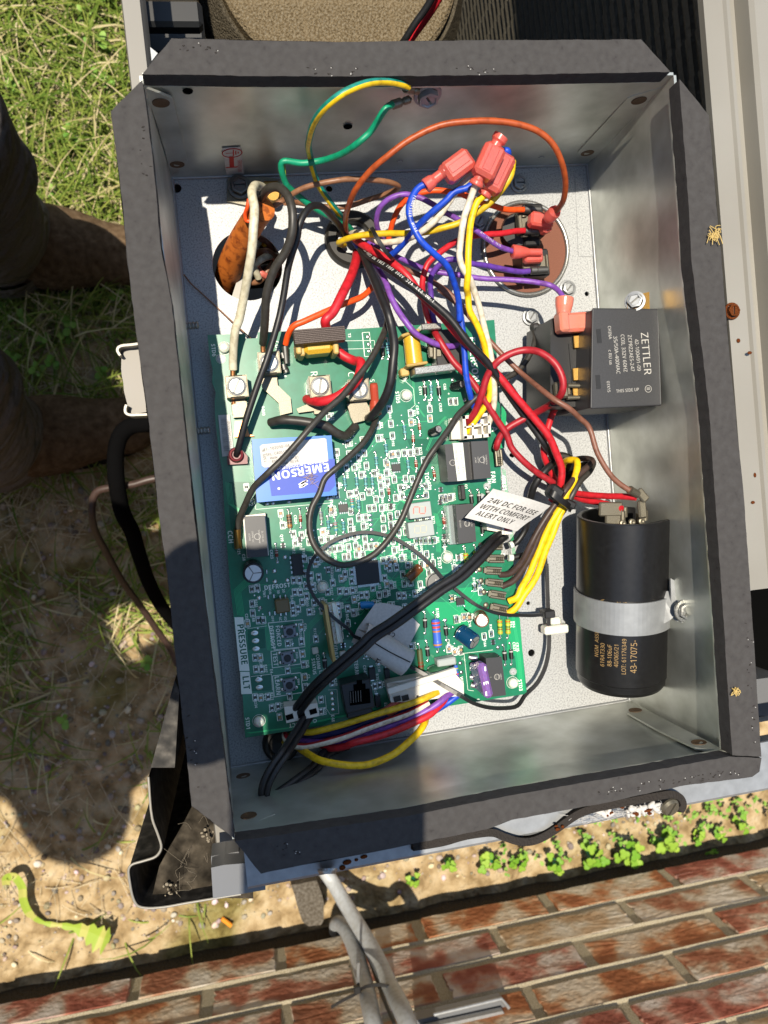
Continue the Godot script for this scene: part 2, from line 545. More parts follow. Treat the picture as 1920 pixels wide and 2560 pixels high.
	M.denim = mt(C("86807b"), 0.9, 0.0, noise_tex(0.2, 3, [[0.0, C("b8b8b8")], [1.0, C("ffffff")]], 91), 0.3, noise_tex(0.012, 3, [[0.0, Color(0, 0, 0)], [1.0, Color(1, 1, 1)]], 92), 1.6)
	M.leather = mt(C("7c6f62"), 0.7, 0.0, noise_tex(0.02, 5, [[0.0, C("8a7a68")], [1.0, C("fff4e0")]], 93), 0.15, mid, 0.1)
	M.sole = mt(C("2a2622"), 0.85)
	M.shirt = mt(C("4a5258"), 0.9, 0.0, null, 0.1, noise_tex(0.02, 3, [[0.0, Color(0, 0, 0)], [1.0, Color(1, 1, 1)]], 94), 0.3)
	M.skin = mt(C("b98468"), 0.5)
	M.skin.subsurf_scatter_enabled = true
	M.skin.subsurf_scatter_strength = 0.15
	M.hair = mt(C("2e2219"), 0.7)
	for nm in ["foam", "foam_dark", "soil", "mortar", "foundation", "denim", "leather", "sole", "shirt", "blanket", "blanket_grey", "hose", "stake", "dusty", "rust", "hole", "black", "pebble"]: M[nm].metallic_specular = 0.12
	M.leaf.metallic_specular = 0.3
	for q in M.bricks: q.metallic_specular = 0.12
	M.web = mt(C("7d7464"), 0.9)
	M.post = mt(C("5c5852"), 0.7, 0.1, mid, 0.2)

func rough_edge(pts: Array, step: float, amp: float) -> Array:
	var out := []
	for i in pts.size():
		var a: Vector3 = pts[i]
		var b: Vector3 = pts[(i + 1) % pts.size()]
		var k: int = maxi(1, int(a.distance_to(b) / step))
		for j in k:
			var p: Vector3 = a.lerp(b, float(j) / k)
			if j > 0: p += Vector3(rng.randf_range(-amp, amp), 0, rng.randf_range(-amp, amp))
			out.append(p)
	return out

func ground():
	# gently uneven soil, one sheet to the horizon; its last strip stops at the wall
	var b := MB.new()
	var nz := FastNoiseLite.new()
	nz.seed = 4
	nz.frequency = 9.0
	nz.fractal_octaves = 4
	var xs := []
	var zs := []
	for i in 141: xs.append(-1.3 + i * 0.02)
	for i in 101: zs.append(-1.09 + i * 0.02)
	xs.push_front(-3.0); xs.push_front(-30.0); xs.append(4.0); xs.append(30.0)
	zs.push_front(-3.0); zs.push_front(-30.0); zs.append(1.2); zs.append(30.0)
	var w: int = xs.size()
	for z in zs:
		for x in xs:
			var y: float = nz.get_noise_2d(x, z) * 0.012
			if absf(x) > 2.0 or z > 0.95 or z < -1.2: y = -0.004
			var e := 0.01
			var nn := Vector3(nz.get_noise_2d(x - e, z) - nz.get_noise_2d(x + e, z), 2.0 * e / 0.012, nz.get_noise_2d(x, z - e) - nz.get_noise_2d(x, z + e)).normalized()
			b.col = Color.WHITE.lerp(Color(0.42, 0.5, 0.22), smoothstep(0.05, 0.35, nz.get_noise_2d(x * 0.35 + 7.0, z * 0.35)) * (0.75 if x < 0.1 else 0.2))
			b.vert(Vector3(x, y, z), nn)
	for j in zs.size() - 1:
		for i in w - 1:
			var a: int = j * w + i
			b.tri(a, a + 1, a + w); b.tri(a + 1, a + w + 1, a + w)
	struct("ground", [b, M.soil])
	# pebbles and crumbs
	var pm := MultiMesh.new()
	pm.transform_format = MultiMesh.TRANSFORM_3D
	pm.use_colors = true
	var pb := MB.new()
	pb.ball(Vector3(), Vector3(1, 0.6, 0.8), 7, 5)
	pm.mesh = mesh_of([pb, M.pebble], Vector3())
	pm.instance_count = 8000
	for i in 8000:
		var x: float = rng.randf_range(-0.7, 0.75)
		var z: float = rng.randf_range(0.05, 0.86)
		var s: float = 0.0014 + 0.006 * pow(rng.randf(), 5.0)
		pm.set_instance_transform(i, Transform3D(Basis.from_euler(Vector3(rng.randf() * 0.6, rng.randf() * TAU, rng.randf() * 0.6)).scaled(Vector3.ONE * s), Vector3(x, nz.get_noise_2d(x, z) * 0.012 + s * 0.3, z)))
		var g: float = rng.randf_range(0.16, 0.46) if rng.randf() < 0.9 else 0.62
		pm.set_instance_color(i, Color(g, g * rng.randf_range(0.75, 0.95), g * rng.randf_range(0.5, 0.85)))
	var pi := MultiMeshInstance3D.new()
	pi.name = "gravel"
	pi.multimesh = pm
	add_child(pi, true)
	tag(pi, "small pale pebbles and crumbs scattered over the bare soil", "gravel")
	pi.set_meta("kind", "stuff")

func brick_wall():
	var zf := 0.872
	var w: Node3D = thing("brick_wall", "weathered red and grey brick house wall with recessed mortar joints", "wall", Vector3(0.3, 0, zf))
	var mo := MB.new()
	mo.box(Transform3D(Basis(), Vector3(0.45, 0.75, zf + 0.0588)), Vector3(3.2, 1.36, 0.11))
	part("mortar", [mo, M.mortar], w)
	var fo := MB.new()
	fo.box(Transform3D(Basis(), Vector3(0.45, -0.02, zf + 0.085)), Vector3(3.2, 0.18, 0.12))
	part("foundation", [fo, M.foundation], w)
	var ld := MB.new()
	for c in 19:
		# sloped bed of mortar on each course, catching the sun
		var y: float = 0.0705 + 0.0712 * c + 0.061
		for i in 16:
			var x0: float = -1.15 + i * 0.2
			for j in 5:
				var d0: float = rng.randf_range(0.0002, 0.0014)
				var d1: float = rng.randf_range(0.0028, 0.0045)
				ld.face([Vector3(x0 + j * 0.04, y - 0.001, zf + d0), Vector3(x0 + j * 0.04 + 0.04, y - 0.001, zf + d0), Vector3(x0 + j * 0.04 + 0.04, y + d1, zf + 0.0043), Vector3(x0 + j * 0.04, y + d1, zf + 0.0043)], Vector3(0, 1, -0.3))
	part("mortar_bed", [ld, M.mortar], w)
	for c in 19:
		var y: float = 0.0705 + 0.0712 * c
		var x: float = -1.085 + (0.1085 if c % 2 == 1 else 0.0)
		if c % 2 == 1: x -= 0.217
		while x < 2.0:
			var len: float = 0.2045 + rng.randf_range(-0.004, 0.003)
			var b := MB.new()
			var t := Transform3D(Basis.from_euler(Vector3(rng.randf_range(-0.008, 0.008), rng.randf_range(-0.006, 0.006), rng.randf_range(-0.006, 0.006))), Vector3(x + 0.1085, y + 0.0305, zf + 0.052 + rng.randf_range(-0.0015, 0.002)))
			# a worn brick: rounded, chipped front edges
			var hx: float = len * 0.5
			var hy := 0.0305
			var ring := []
			var k := 9
			for s in 4:
				for j in k:
					var f: float = float(j) / k
					var p := Vector2()
					match s:
						0: p = Vector2(lerpf(-hx, hx, f), -hy)
						1: p = Vector2(hx, lerpf(-hy, hy, f))
						2: p = Vector2(lerpf(hx, -hx, f), hy)
						3: p = Vector2(-hx, lerpf(hy, -hy, f))
					ring.append(p)
			var back := []; var edge := []; var frontr := []
			for p in ring:
				var jit: float = rng.randf_range(0.0, 0.0022)
				if rng.randf() < 0.06: jit += 0.004
				var ins := Vector2(p.x - signf(p.x) * jit, p.y - signf(p.y) * jit * 0.7)
				back.append(Vector3(p.x, p.y, 0.05)); edge.append(Vector3(ins.x, ins.y, -0.048))
				frontr.append(Vector3(ins.x * 0.985, ins.y - signf(ins.y) * 0.0026, -0.0515 + rng.randf_range(0, 0.0008)))
			for i in ring.size():
				var j: int = (i + 1) % ring.size()
				b.face([t * back[i], t * back[j], t * edge[j], t * edge[i]], t.basis * Vector3(ring[i].x * 0.2, ring[i].y, 0))
				b.face([t * edge[i], t * edge[j], t * frontr[j], t * frontr[i]], t.basis * Vector3(ring[i].x, ring[i].y, -0.05))
				b.face([t * frontr[i], t * frontr[j], t * Vector3(0, 0, -0.0518)], t.basis * Vector3(0, 0, -1))
			part("brick", [b, M.bricks[rng.randi() % M.bricks.size()]], w)
			x += 0.217

func screw_mesh(r: float, mat: Material, hex := true, domed := false) -> ArrayMesh:
	# a slotted screw head seen along +Y, flange on y = 0
	var b := MB.new()
	var d := MB.new()
	var up := Vector3(0, 1, 0)
	if hex:
		b.lathe(Vector3(), up, [Vector2(r * 1.05, 0), Vector2(r * 1.02, r * 0.12), Vector2(r * 0.8, r * 0.16)], 24)
		b.cyl(Vector3(0, r * 0.1, 0), Vector3(0, r * 0.55, 0), r * 0.78, r * 0.76, 6, false)
		b.lathe(Vector3(), up, [Vector2(r * 0.78, r * 0.55), Vector2(r * 0.6, r * 0.6), Vector2(r * 0.54, r * 0.5)], 6)
	else:
		b.lathe(Vector3(), up, [Vector2(r, 0), Vector2(r * 0.98, r * 0.2), Vector2(r * 0.8, r * (0.5 if domed else 0.26))], 24)
	var top: float = r * (0.5 if hex or domed else 0.26)
	var rr: float = r * (0.54 if hex else 0.8)
	for s in [-1.0, 1.0]:
		var seg := []
		for i in 13:
			var a: float = lerpf(0.16, PI - 0.16, i / 12.0)
			seg.append(Vector3(cos(a) * rr, top, sin(a) * rr * s))
		b.prism(seg, Vector3(0, -top * 0.6, 0))
	d.box(Transform3D(Basis(), Vector3(0, top * 0.45, 0)), Vector3(rr * 1.9, top * 0.3, rr * 0.5))
	return mesh_of([b, mat, d, M.dullsteel], Vector3())

func facing(p: Vector3, n: Vector3, spin: float) -> Transform3D:
	n = n.normalized()
	var x: Vector3 = n.cross(Vector3(0, 0, 1) if absf(n.z) < 0.9 else Vector3(1, 0, 0)).normalized()
	x = x.rotated(n, spin)
	return Transform3D(Basis(x, n, x.cross(n)), p)

func slab(called: String, pts: Array, down: Vector3, m: Material, parent: Node3D) -> MeshInstance3D:
	var b := MB.new()
	b.prism(pts, down)
	return part(called, [b, m], parent)

func strip_profile(prof: Array, x_axis: bool, a: float, e: float, m: Material, called: String, parent: Node3D):
	# a folded sheet: profile points (across, height) in mm, swept along the other horizontal axis from a to e
	var b := MB.new()
	for i in prof.size() - 1:
		var p: Vector2 = prof[i]
		var q: Vector2 = prof[i + 1]
		var nn := Vector2(-(q.y - p.y), q.x - p.x).normalized()
		var t := []
		for v in [[p, a], [q, a], [q, e], [p, e]]:
			t.append(V(v[1], v[0].y, v[0].x) if x_axis else V(v[0].x, v[0].y, v[1]))
		var o := Vector3(0, nn.y, nn.x) if x_axis else Vector3(nn.x, nn.y, 0)
		b.face(t, o)
		var under := []
		for v in t: under.append(v - o * 0.0009)
		b.face(under, -o)
	return part(called, [b, m], parent)

func unit():
	var u: Node3D = thing("outdoor_unit", "grey metal cabinet of an outdoor heat pump opened around the control box", "heat pump", V(300, 0, 0))
	# right hand frame: flat, ridge, groove, raised panel
	strip_profile([Vector2(243.5, 946), Vector2(243.5, 950), Vector2(252.5, 950.6), Vector2(253.6, 951.8), Vector2(255.2, 951.8), Vector2(256.2, 950), Vector2(257.0, 943.5), Vector2(263.6, 943.5), Vector2(265.2, 951), Vector2(267, 952.6), Vector2(270, 952.6), Vector2(520, 953)], false, -900, 228, M.paint, "side_frame", u)
	slab("frame_end", [V(239.7,950,224.9), V(253.8,950,222.5), V(254.4,950,226.9), V(241.5,950,228.4)], Vector3(0, -0.02, 0), M.paint_dark, u)
	var s1 := screw_mesh(0.0037, M.rust)
	put("screw", s1, facing(V(244.7,951,100.2), Vector3(0, 1, 0), 1.5), u)
	var r := MB.new()
	for q in [V(247.2,950.5,113.6), V(241.1,950.5,141), V(250.5,953,119.8), V(248,950.5,187.7), V(250.1,950.5,175.3)]:
		r = MB.new()
		r.ball(q, V(rng.randf_range(0.6, 1.3), 0.35, rng.randf_range(0.6, 1.4)), 7, 4)
		part("rust_spot", [r, M.rust], u)
	# lower right: dark interior members
	slab("cross_member", [V(290.1,880,293.7), V(309.4,880,294.3), V(307.4,880,317.1), V(290.5,880,314.5)], Vector3(0, -0.03, 0), M.paint_dark, u)
	# galvanised rail under the front seal
	strip_profile([Vector2(299.5, 950), Vector2(321, 950.4), Vector2(322.4, 949.4), Vector2(322.8, 940), Vector2(322.8, 890)], true, 4, 470, M.galv_clean, "front_rail", u)
	var s2 := screw_mesh(0.0042, M.steel, false, true)
	put("screw", s2, facing(V(37,954,317.8), Vector3(-0.15, 0.45, 0.9), 1.2), u)
	put("screw", screw_mesh(0.0044, M.tin, false, true), facing(V(191.7,954,318.9), Vector3(0.1, 0.9, 0.35), 1.15), u)
	var r2 := MB.new()
	for q in [V(45.6,950.7,318.5), V(49.6,950.7,318.2), V(52.9,950.7,317.5), V(43.4,950.7,320.4)]:
		r2 = MB.new()
		r2.ball(q, V(rng.randf_range(0.8, 2.2), 0.25, rng.randf_range(0.5, 1.2)), 8, 4)
		part("rust_spot", [r2, M.rust], u)
	# grey bracket at the lower left
	var br := MB.new()
	br.prism([V(-10,946,312.4), V(-4.8,946,312.2), V(4.6,946,313.2), V(11.1,946,323.8), V(10.9,946,325.9), V(-10.6,946,325.4)], V(0, -22, 0))
	br.prism([V(-10.4,936,312.2), V(1.2,936,312.4), V(1.6,936,317.5), V(-10.8,936,317.3)], V(0, -12, 0))
	part("bracket", [br, M.paint_dark], u)
	# corner post: an upright folded sheet, its rolled top edge bright
	var path: Array = MB.smooth([V(-36.4,908,283.7), V(-36.5,910,302.1), V(-34.9,910,309.6), V(-34.1,910,316.2), V(-36.7,910,319.6), V(-42.2,910,320.7), V(-47.7,910,321.5), V(-49.1,910,323.3), V(-49.3,910,329), V(-48.6,910,337), V(-47.1,910,340.5), V(-43.9,910,342.2), V(-36.6,910,343.4), V(-26.3,910,343.6), V(-13.9,910,343.9), V(-1.4,910,344.3)], 4)
	var post := MB.new()
	for i in path.size() - 1:
		var a: Vector3 = path[i]
		var e: Vector3 = path[i + 1]
		var nn: Vector3 = (e - a).cross(Vector3(0, 1, 0)).normalized()
		var dn := Vector3(0, -0.86, 0)
		post.face([a, e, e + dn, a + dn], nn)
		post.face([a - nn * 0.001, e - nn * 0.001, e + dn - nn * 0.001, a + dn - nn * 0.001], -nn)
	part("corner_post", [post, M.post], u)
	var lip := MB.new()
	lip.tube(path, 0.0006, 8, 1)
	part("post_edge", [lip, M.paint], u)
	slab("post_gusset", rough_edge([V(-18.7,900,302.2), V(-3.5,900,323.6), V(6.5,900,324.7), V(3.5,900,352.8), V(-14.8,900,348.7), V(-41.4,900,346), V(-42,900,342.2), V(-37.4,900,329)], 0.01, 0.0004), Vector3(0, -0.002, 0), M.dusty, u)
	slab("post_flange", [V(-20.6,904,242.3), V(-19.1,904,247.6), V(-25,904,282.8), V(-35.5,904,281)], Vector3(0, -0.3, 0), M.post, u)
	# upper left rim and the dark inside of the cabinet
	strip_profile([Vector2(-10.5, 905), Vector2(-9.6, 910), Vector2(-2.2, 910), Vector2(-1.2, 905), Vector2(-1.2, 880)], false, -900, 330, mt(C("7b7871"), 0.5), "left_rim", u)
	var ls := MB.new()
	ls.box(at(V(-8, 450, -285)), V(2, 850, 1230))
	part("left_panel", [ls, M.blackpaint], u)
	var rail := MB.new()
	rail.box(at(V(5.8,840,-94.5)), V(38, 10, 14), 0.002)
	part("inner_rail", [rail, M.blackpaint], u)
	rail = MB.new()
	rail.box(at(V(4.8,810,-104.3)), V(42, 8, 30), 0.002)
	part("inner_shelf", [rail, M.blackpaint], u)
	var bolt := MB.new()
	bolt.box(at(V(-6.5,850,-90.8)), V(7, 3, 4), 0.001)
	part("clip", [bolt, M.galv_clean], u)
	var tabm := MB.new()
	tabm.prism([V(1.7,940,-23), V(4.4,940,-20.6), V(1.7,940,-17.5)], V(0, -1, 0))
	part("tab", [tabm, M.galv_clean], u)
	var pan := MB.new()
	pan.box(at(V(150, 60, -285)), V(320, 20, 1220))
	part("floor_pan", [pan, M.blackpaint], u)
	var cab := MB.new()
	cab.box(at(V(423, 440, -292)), V(200, 860, 1212))
	part("cabinet_body", [cab, M.blackpaint], u)
	# coil: rows of finned tube behind the right frame
	var cb := MB.new()
	cb.box(at(V(316, 480, -340)), V(10, 820, 1130))
	part("coil_backing", [cb, M.blackpaint], u)
	var row := MB.new()
	for i in 48:
		# crimped leading edges
		var z0: float = -0.565 + i * 0.0235
		row.face([Vector3(-0.003, 0.003, z0), Vector3(-0.0042, 0, z0), Vector3(-0.0034, 0, z0 + 0.0235), Vector3(-0.0022, 0.003, z0 + 0.0235)], Vector3(-1, 0.4, 0))
		row.face([Vector3(-0.0042, 0, z0), Vector3(-0.003, -0.003, z0), Vector3(-0.0022, -0.003, z0 + 0.0235), Vector3(-0.0034, 0, z0 + 0.0235)], Vector3(-1, -0.4, 0))
	row.box(Transform3D(Basis(), Vector3(0.002, 0, 0)), Vector3(0.009, 0.0046, 1.13))
	var rm := mesh_of([row, M.coil], Vector3())
	for i in 78: put("coil_row", rm, Transform3D(Basis(), V(310, 905 - i * 10.4, -340)), u)
	var fp := MB.new()
	fp.box(at(V(237, 490, 317)), V(480, 780, 3))
	part("front_panel", [fp, M.paint], u)

	var cp: Node3D = thing("compressor", "compressor wrapped in a tan fuzzy sound blanket above the control box", "compressor", V(121, 70, -197))
	var top := MB.new()
	var cc: Vector3 = V(121.1,740,-197.5)
	top.lathe(cc, Vector3(0, 1, 0), [Vector2(0.0845, -0.02), Vector2(0.0845, -0.003), Vector2(0.082, 0), Vector2(0.0, 0.002)], 56)
	part("blanket_top", [top, M.blanket], cp)
	var side := MB.new()
	side.lathe(cc, Vector3(0, 1, 0), [Vector2(0.102, -0.67), Vector2(0.102, -0.14), Vector2(0.101, -0.08), Vector2(0.096, -0.03), Vector2(0.088, -0.008), Vector2(0.083, -0.012)], 56)
	part("blanket_side", [side, M.blanket_grey], cp)
	var cr := MB.new()
	cr.tube([V(169.6,810,-128.6), V(165.5,800,-124.7), V(160.7,790,-121.2), V(154.4,780,-116.5), V(149,770,-112.3)], 0.0021, 10)
	solo("compressor_lead", "red wire running past the tan compressor blanket into the dark", "wire", [cr, M.red], V(154.4,780,-116.5))
	var ck := MB.new()
	ck.tube([V(164.2,812,-127.3), V(158.8,804,-121.3), V(153.4,798,-116.5), V(147.7,790,-110.8), V(143.6,780,-108.8)], 0.0022, 10)
	solo("compressor_lead", "black wire lying along the edge of the tan compressor blanket", "wire", [ck, M.blackwire], V(147.7,790,-110.8))

func control_box():
	var b0: Node3D = thing("control_box", "shallow open galvanised steel control box edged with black foam gasket", "control box", V(110, 870, 150))
	box_node = b0
	# back panel with its holes
	var pn := CSGBox3D.new()
	pn.name = "back_panel"
	pn.size = V(224, 1.2, 301)
	pn.material = M.panel
	b0.add_child(pn, true)
	pn.position = V(109.5, 869.4, 149.5) - org[b0]
	for h in [[V(33.7,870,46.1), 17.4], [V(190.3,870,165.3), 6.6], [V(164.2,870,154.4), 1.2], [V(165.2,870,214.2), 1.2], [V(165.3,870,235.4), 1.1], [V(164.5,870,262.8), 2.0], [V(215.3,870,70.3), 1.3], [V(3.1,870,6.3), 2.4], [V(79.2,870,9), 1.7], [V(163.4,870,154.1), 1.1], [V(187.2,870,48.6), 0.6]]:
		var cy := CSGCylinder3D.new()
		cy.radius = h[1] * 0.001
		cy.height = 0.01
		cy.sides = 48 if h[1] > 4.0 else 16
		cy.operation = CSGShape3D.OPERATION_SUBTRACTION
		cy.position = h[0] - (pn.position + org[b0])
		pn.add_child(cy)
	# side walls
	var f := [V(1.5,870,1.7), V(221.9,870,0.6), V(219,870,297.3), V(-2.4,870,298.8)]
	var r := [V(-1.2,960,-1.1), V(219.5,960,-0.1), V(219.4,960,297.2), V(1.8,960,295.9)]
	var nm := ["upper_wall", "right_wall", "lower_wall", "left_wall"]
	var mid := V(110, 915, 150)
	for i in 4:
		var j: int = (i + 1) % 4
		var o: Vector3 = ((f[j] - f[i]).cross(r[i] - f[i])).normalized()
		if o.dot(f[i] - mid) < 0.0: o = -o
		slab(nm[i], [f[i], f[j], r[j], r[i]], o * 0.0012, M.galv, b0)
	# folded flange and foam gasket on it
	var gas := [
		[V(11.3,969,-10), V(42.3,969,-9.3), V(70.4,969,-8.8), V(143.9,969,-9.7), V(200.3,969,-10), V(212.3,969,3.2), V(142.6,969,4), V(88.5,969,4.3), V(40.9,969,3.9), V(-0.6,969,3)],
		[V(216.2,969,6.2), V(228.5,969,21.3), V(228.7,969,66.9), V(229,969,80.3), V(229.1,969,119.4), V(230.5,969,179.2), V(230.5,969,189.8), V(229.8,969,236.8), V(228.9,969,297.3), V(215,969,294.3), V(216.2,969,229.8), V(216.7,969,188.3), V(217.4,969,144.9), V(214.9,969,79.6), V(215.7,969,56.7), V(216,969,13.4)],
		[V(1.9,969,292.8), V(10.1,969,293.2), V(71.2,969,295.2), V(114.2,969,294.4), V(169.2,969,294.7), V(213.4,969,294.6), V(228.9,969,297.9), V(227.4,969,303.7), V(223.7,969,305.4), V(189.8,969,303.6), V(154,969,304.8), V(113.2,969,304.6), V(102.5,969,306.5), V(51.1,969,307.2), V(32.7,969,306.7), V(10.5,969,307.4)],
		[V(-0.8,969,5), V(-0.2,969,32.3), V(-0.9,969,66.1), V(-0.7,969,69.5), V(0.8,969,86.7), V(0.6,969,126.9), V(0.4,969,165.2), V(0.9,969,217.2), V(1.6,969,263.9), V(2,969,291.9), V(-12.5,969,276.4), V(-12.2,969,258), V(-12.2,969,216.5), V(-11.8,969,187.2), V(-12.4,969,163.8), V(-12.2,969,128.7), V(-13,969,100.6), V(-13.4,969,68.9), V(-12.7,969,48.8), V(-13.2,969,16.4)]]
	for i in 4:
		var fl := []
		for p in gas[i]: fl.append(p - Vector3(0, 0.0081, 0))
		slab("flange", fl, Vector3(0, -0.001, 0), M.galv, b0)
		slab("foam_gasket", rough_edge(gas[i], 0.003, 0.00014), Vector3(0, -0.008, 0), M.foam, b0)
	# folded corner tabs with their spot welds
	slab("corner_tab", [V(-1.4,955.9,1.1), V(8.5,947.4,1.2), V(9.2,930.7,1.5), V(10.3,889.8,2.3), V(1.2,875.1,2.7), V(1.1,913.4,1.9)], Vector3(0, 0, -0.001), M.galv, b0)
	slab("corner_tab", [V(207.9,941.6,0.3), V(214.6,946.9,0.2), V(221.2,951,0.1), V(221.9,945.4,0.2), V(222.3,933.2,0.4), V(224.6,891.9,1.2), V(220.1,876,1.6), V(208.4,887.7,1.4)], Vector3(0, 0, -0.001), M.galv, b0)
	slab("corner_tab", [V(217.1,879,296.1), V(206,892.1,296), V(205.6,925.8,295.4), V(207.4,952.9,295), V(216.6,963.3,294.7), V(216.6,926.8,295.3)], Vector3(0, 0, 0.001), M.galv, b0)
	slab("corner_tab", [V(-2.7,873.1,297.6), V(8.1,880.9,297.4), V(18.1,941.9,296.4), V(10.2,946.4,296.4), V(1.8,954.8,296.3)], Vector3(0, 0, 0.001), M.galv, b0)
	for q in [[V(3.7,944.3,1.5), 0], [V(5.3,888,2.5), 0], [V(214.7,939.3,0.5), 0], [V(214.2,886.8,1.5), 0], [V(211.5,891.3,295.8), 1], [V(212.4,948.1,294.9), 1], [V(4.7,888.9,297.2), 1], [V(7.1,938.9,296.3), 1]]:
		var w := MB.new()
		w.lathe(q[0], Vector3(0, 0, 1 if q[1] == 0 else -1), [Vector2(0.0036, -0.0004), Vector2(0.0034, 0.0001), Vector2(0.0015, -0.0001), Vector2(0, -0.0001)], 20)
		part("spot_weld", [w, M.weld], b0)
	for q in [V(14.8,950.5,0.1), V(83.2,918.6,0.4), V(155.1,949.1,-0.5), V(188.7,947.2,-0.7), V(200.4,949.4,-0.8), V(200.8,915.3,-0.1)]:
		var w := MB.new()
		w.lathe(q, Vector3(0, 0, 1), [Vector2(0.0021, -0.0003), Vector2(0.0019, 0.0002), Vector2(0.0016, -0.0001)], 16)
		w.lathe(q, Vector3(0, 0, 1), [Vector2(0.0016, -0.00005), Vector2(0, -0.00005)], 16)
		part("punched_hole", [w, M.hole], b0)
	for q in [V(114.8,882.7,1), V(190.8,882.4,0.7)]:
		var w := MB.new()
		w.tube([q + V(-1.6, -0.6, 0.3), q + V(-0.7, 0.8, 0.3), q + V(0.8, 0.6, 0.3), q + V(1.4, -0.7, 0.3)], 0.00025, 6, 4)
		part("burr", [w, M.galv_clean], b0)
	var hr := MB.new()
	hr.lathe(V(219.6,936.7,155.4), Vector3(-1, 0, 0), [Vector2(0.0018, -0.0003), Vector2(0.0016, 0.0002), Vector2(0.0, 0.0001)], 16)
	part("punched_hole", [hr, M.hole], b0)
	# screws that poke through the left wall
	for q in [V(-2.4,886,77.7), V(-2.1,886,128.1)]:
		var t := MB.new()
		var o: Vector3 = V(q.x * 1000.0 - 1.5, 0, q.z * 1000.0)
		o = Vector3(-0.001, 0.886, q.z)
		for k in 5: t.lathe(o + V(k * 1.6, 0, 0), Vector3(1, 0, 0), [Vector2(0.0013, 0), Vector2(0.002, 0.0006), Vector2(0.002, 0.0009), Vector2(0.0013, 0.0016)], 12)
		part("screw_tip", [t, M.steel], b0)
	# bend radius along the foot of each wall
	for i in 4:
		var j: int = (i + 1) % 4
		var bd := MB.new()
		bd.tube([f[i] + V(0, 0.6, 0), f[j] + V(0, 0.6, 0)], 0.0009, 8, 1)
		part("wall_bend", [bd, M.galv_clean], b0)
	# seam of a second sheet at the right of the panel
	var sm := MB.new()
	sm.prism([V(214.3,870.4,5.7), V(221.2,870.4,5.9), V(220.9,870.4,50.3), V(212.1,870.4,49.9)], V(0, -0.35, 0))
	part("panel_seam", [sm, M.panel], b0)
	# screws of the panel
	var sc := screw_mesh(0.0046, M.galv_clean)
	for q in [[V(181.6,870.6,10), 0.0], [V(157,870.6,29), 1.0], [V(204,870.6,67.1), 0.8], [V(181.3,870.8,81), 0.9]]:
		put("screw", sc, facing(q[0], Vector3(0, 1, 0), q[1]), b0)
	# earth lug plate with its big hex screw, upper left
	slab("lug_plate", [V(28.4,872.2,2.8), V(46.4,872.2,3), V(54.5,872.2,4.2), V(53.8,872.2,10.9), V(43.9,872.2,17.3), V(37.2,872.2,17.1), V(26.8,872.2,14.3)], V(0, -2.0, 0), M.tin, b0)
	put("screw", screw_mesh(0.0058, M.dullsteel), facing(V(33.9,873,8), Vector3(0, 1, 0), 0.05), b0)
	var lg := MB.new()
	lg.box(at(V(49.1,876,12.2)), V(9, 8, 9), 0.0012)
	lg.cyl(V(49.5,880,14.5), V(49.2,883,15.6), 0.0032, 0.003, 16)
	part("wire_clamp", [lg, M.brass], b0)
	# relay's mounting tab on the right wall
	slab("mounting_tab", [V(205.3,930,92.3), V(205.7,930,88.3), V(212.3,930,85.5), V(216.1,932,85.1), V(215.6,932,93.4)], V(0, -1, 0), M.brass, b0)
	put("screw", screw_mesh(0.0046, M.galv_clean), facing(V(209,931,88.9), Vector3(-0.5, 0.85, -0.1), 0.6), b0)

	# sticker on the upper wall
	var st: Array = [V(26.7,901.6,1.1), V(35.1,902.4,1.1), V(36.9,870.1,1.7), V(28.3,869.7,1.7)]
	var sp := MB.new()
	sp.prism(st, Vector3(0, 0, -0.0001))
	var sk: MeshInstance3D = solo("earth_sticker", "small white sticker with red down arrow and earth symbol on box wall", "sticker", [sp, M.paper], st[3])
	var ar := MB.new()
	var sx: Vector3 = (st[1] - st[0]).normalized()
	var sy: Vector3 = Vector3(0, 1, 0)
	var o0: Vector3 = V(30.8,884.8,1.5)
	ar.face([o0 + sx * -0.0011 + sy * 0.0085, o0 + sx * 0.0011 + sy * 0.0085, o0 + sx * 0.0011 + sy * -0.003, o0 + sx * -0.0011 + sy * -0.003], Vector3(0, 0, 1))
	ar.face([o0 + sx * -0.0032 + sy * -0.003, o0 + sx * 0.0032 + sy * -0.003, o0 + sy * -0.0085], Vector3(0, 0, 1))
	var o1: Vector3 = V(31.2,896.6,1.3)
	var ring := []
	for i in 25: ring.append(o1 + sx * cos(TAU * i / 24.0) * 0.0046 + sy * sin(TAU * i / 24.0) * 0.0046)
	ar.tube(ring, 0.00025, 4, 1)
	for q in [[-3.0, 0.4], [0.6, 3.2], [1.7, 2.0], [2.8, 1.0]]:
		var c0: Vector3 = o1 + sx * q[0] * 0.001
		if q[0] < 0.0: ar.face([o1 + sx * -0.003 + sy * 0.0003, o1 + sx * 0.0006 + sy * 0.0003, o1 + sx * 0.0006 - sy * 0.0003, o1 + sx * -0.003 - sy * 0.0003], Vector3(0, 0, 1))
		else: ar.face([c0 - sx * 0.0003 + sy * q[1] * 0.001, c0 + sx * 0.0003 + sy * q[1] * 0.001, c0 + sx * 0.0003 - sy * q[1] * 0.001, c0 - sx * 0.0003 - sy * q[1] * 0.001], Vector3(0, 0, 1))
	words(ar, "SERVICE GND", V(34.6,882,1.6), 0.0018, sy * -1.0, sx)
	part("print", [ar, M.redprint], sk)

const TOP := 0.884      # upper face of the circuit board

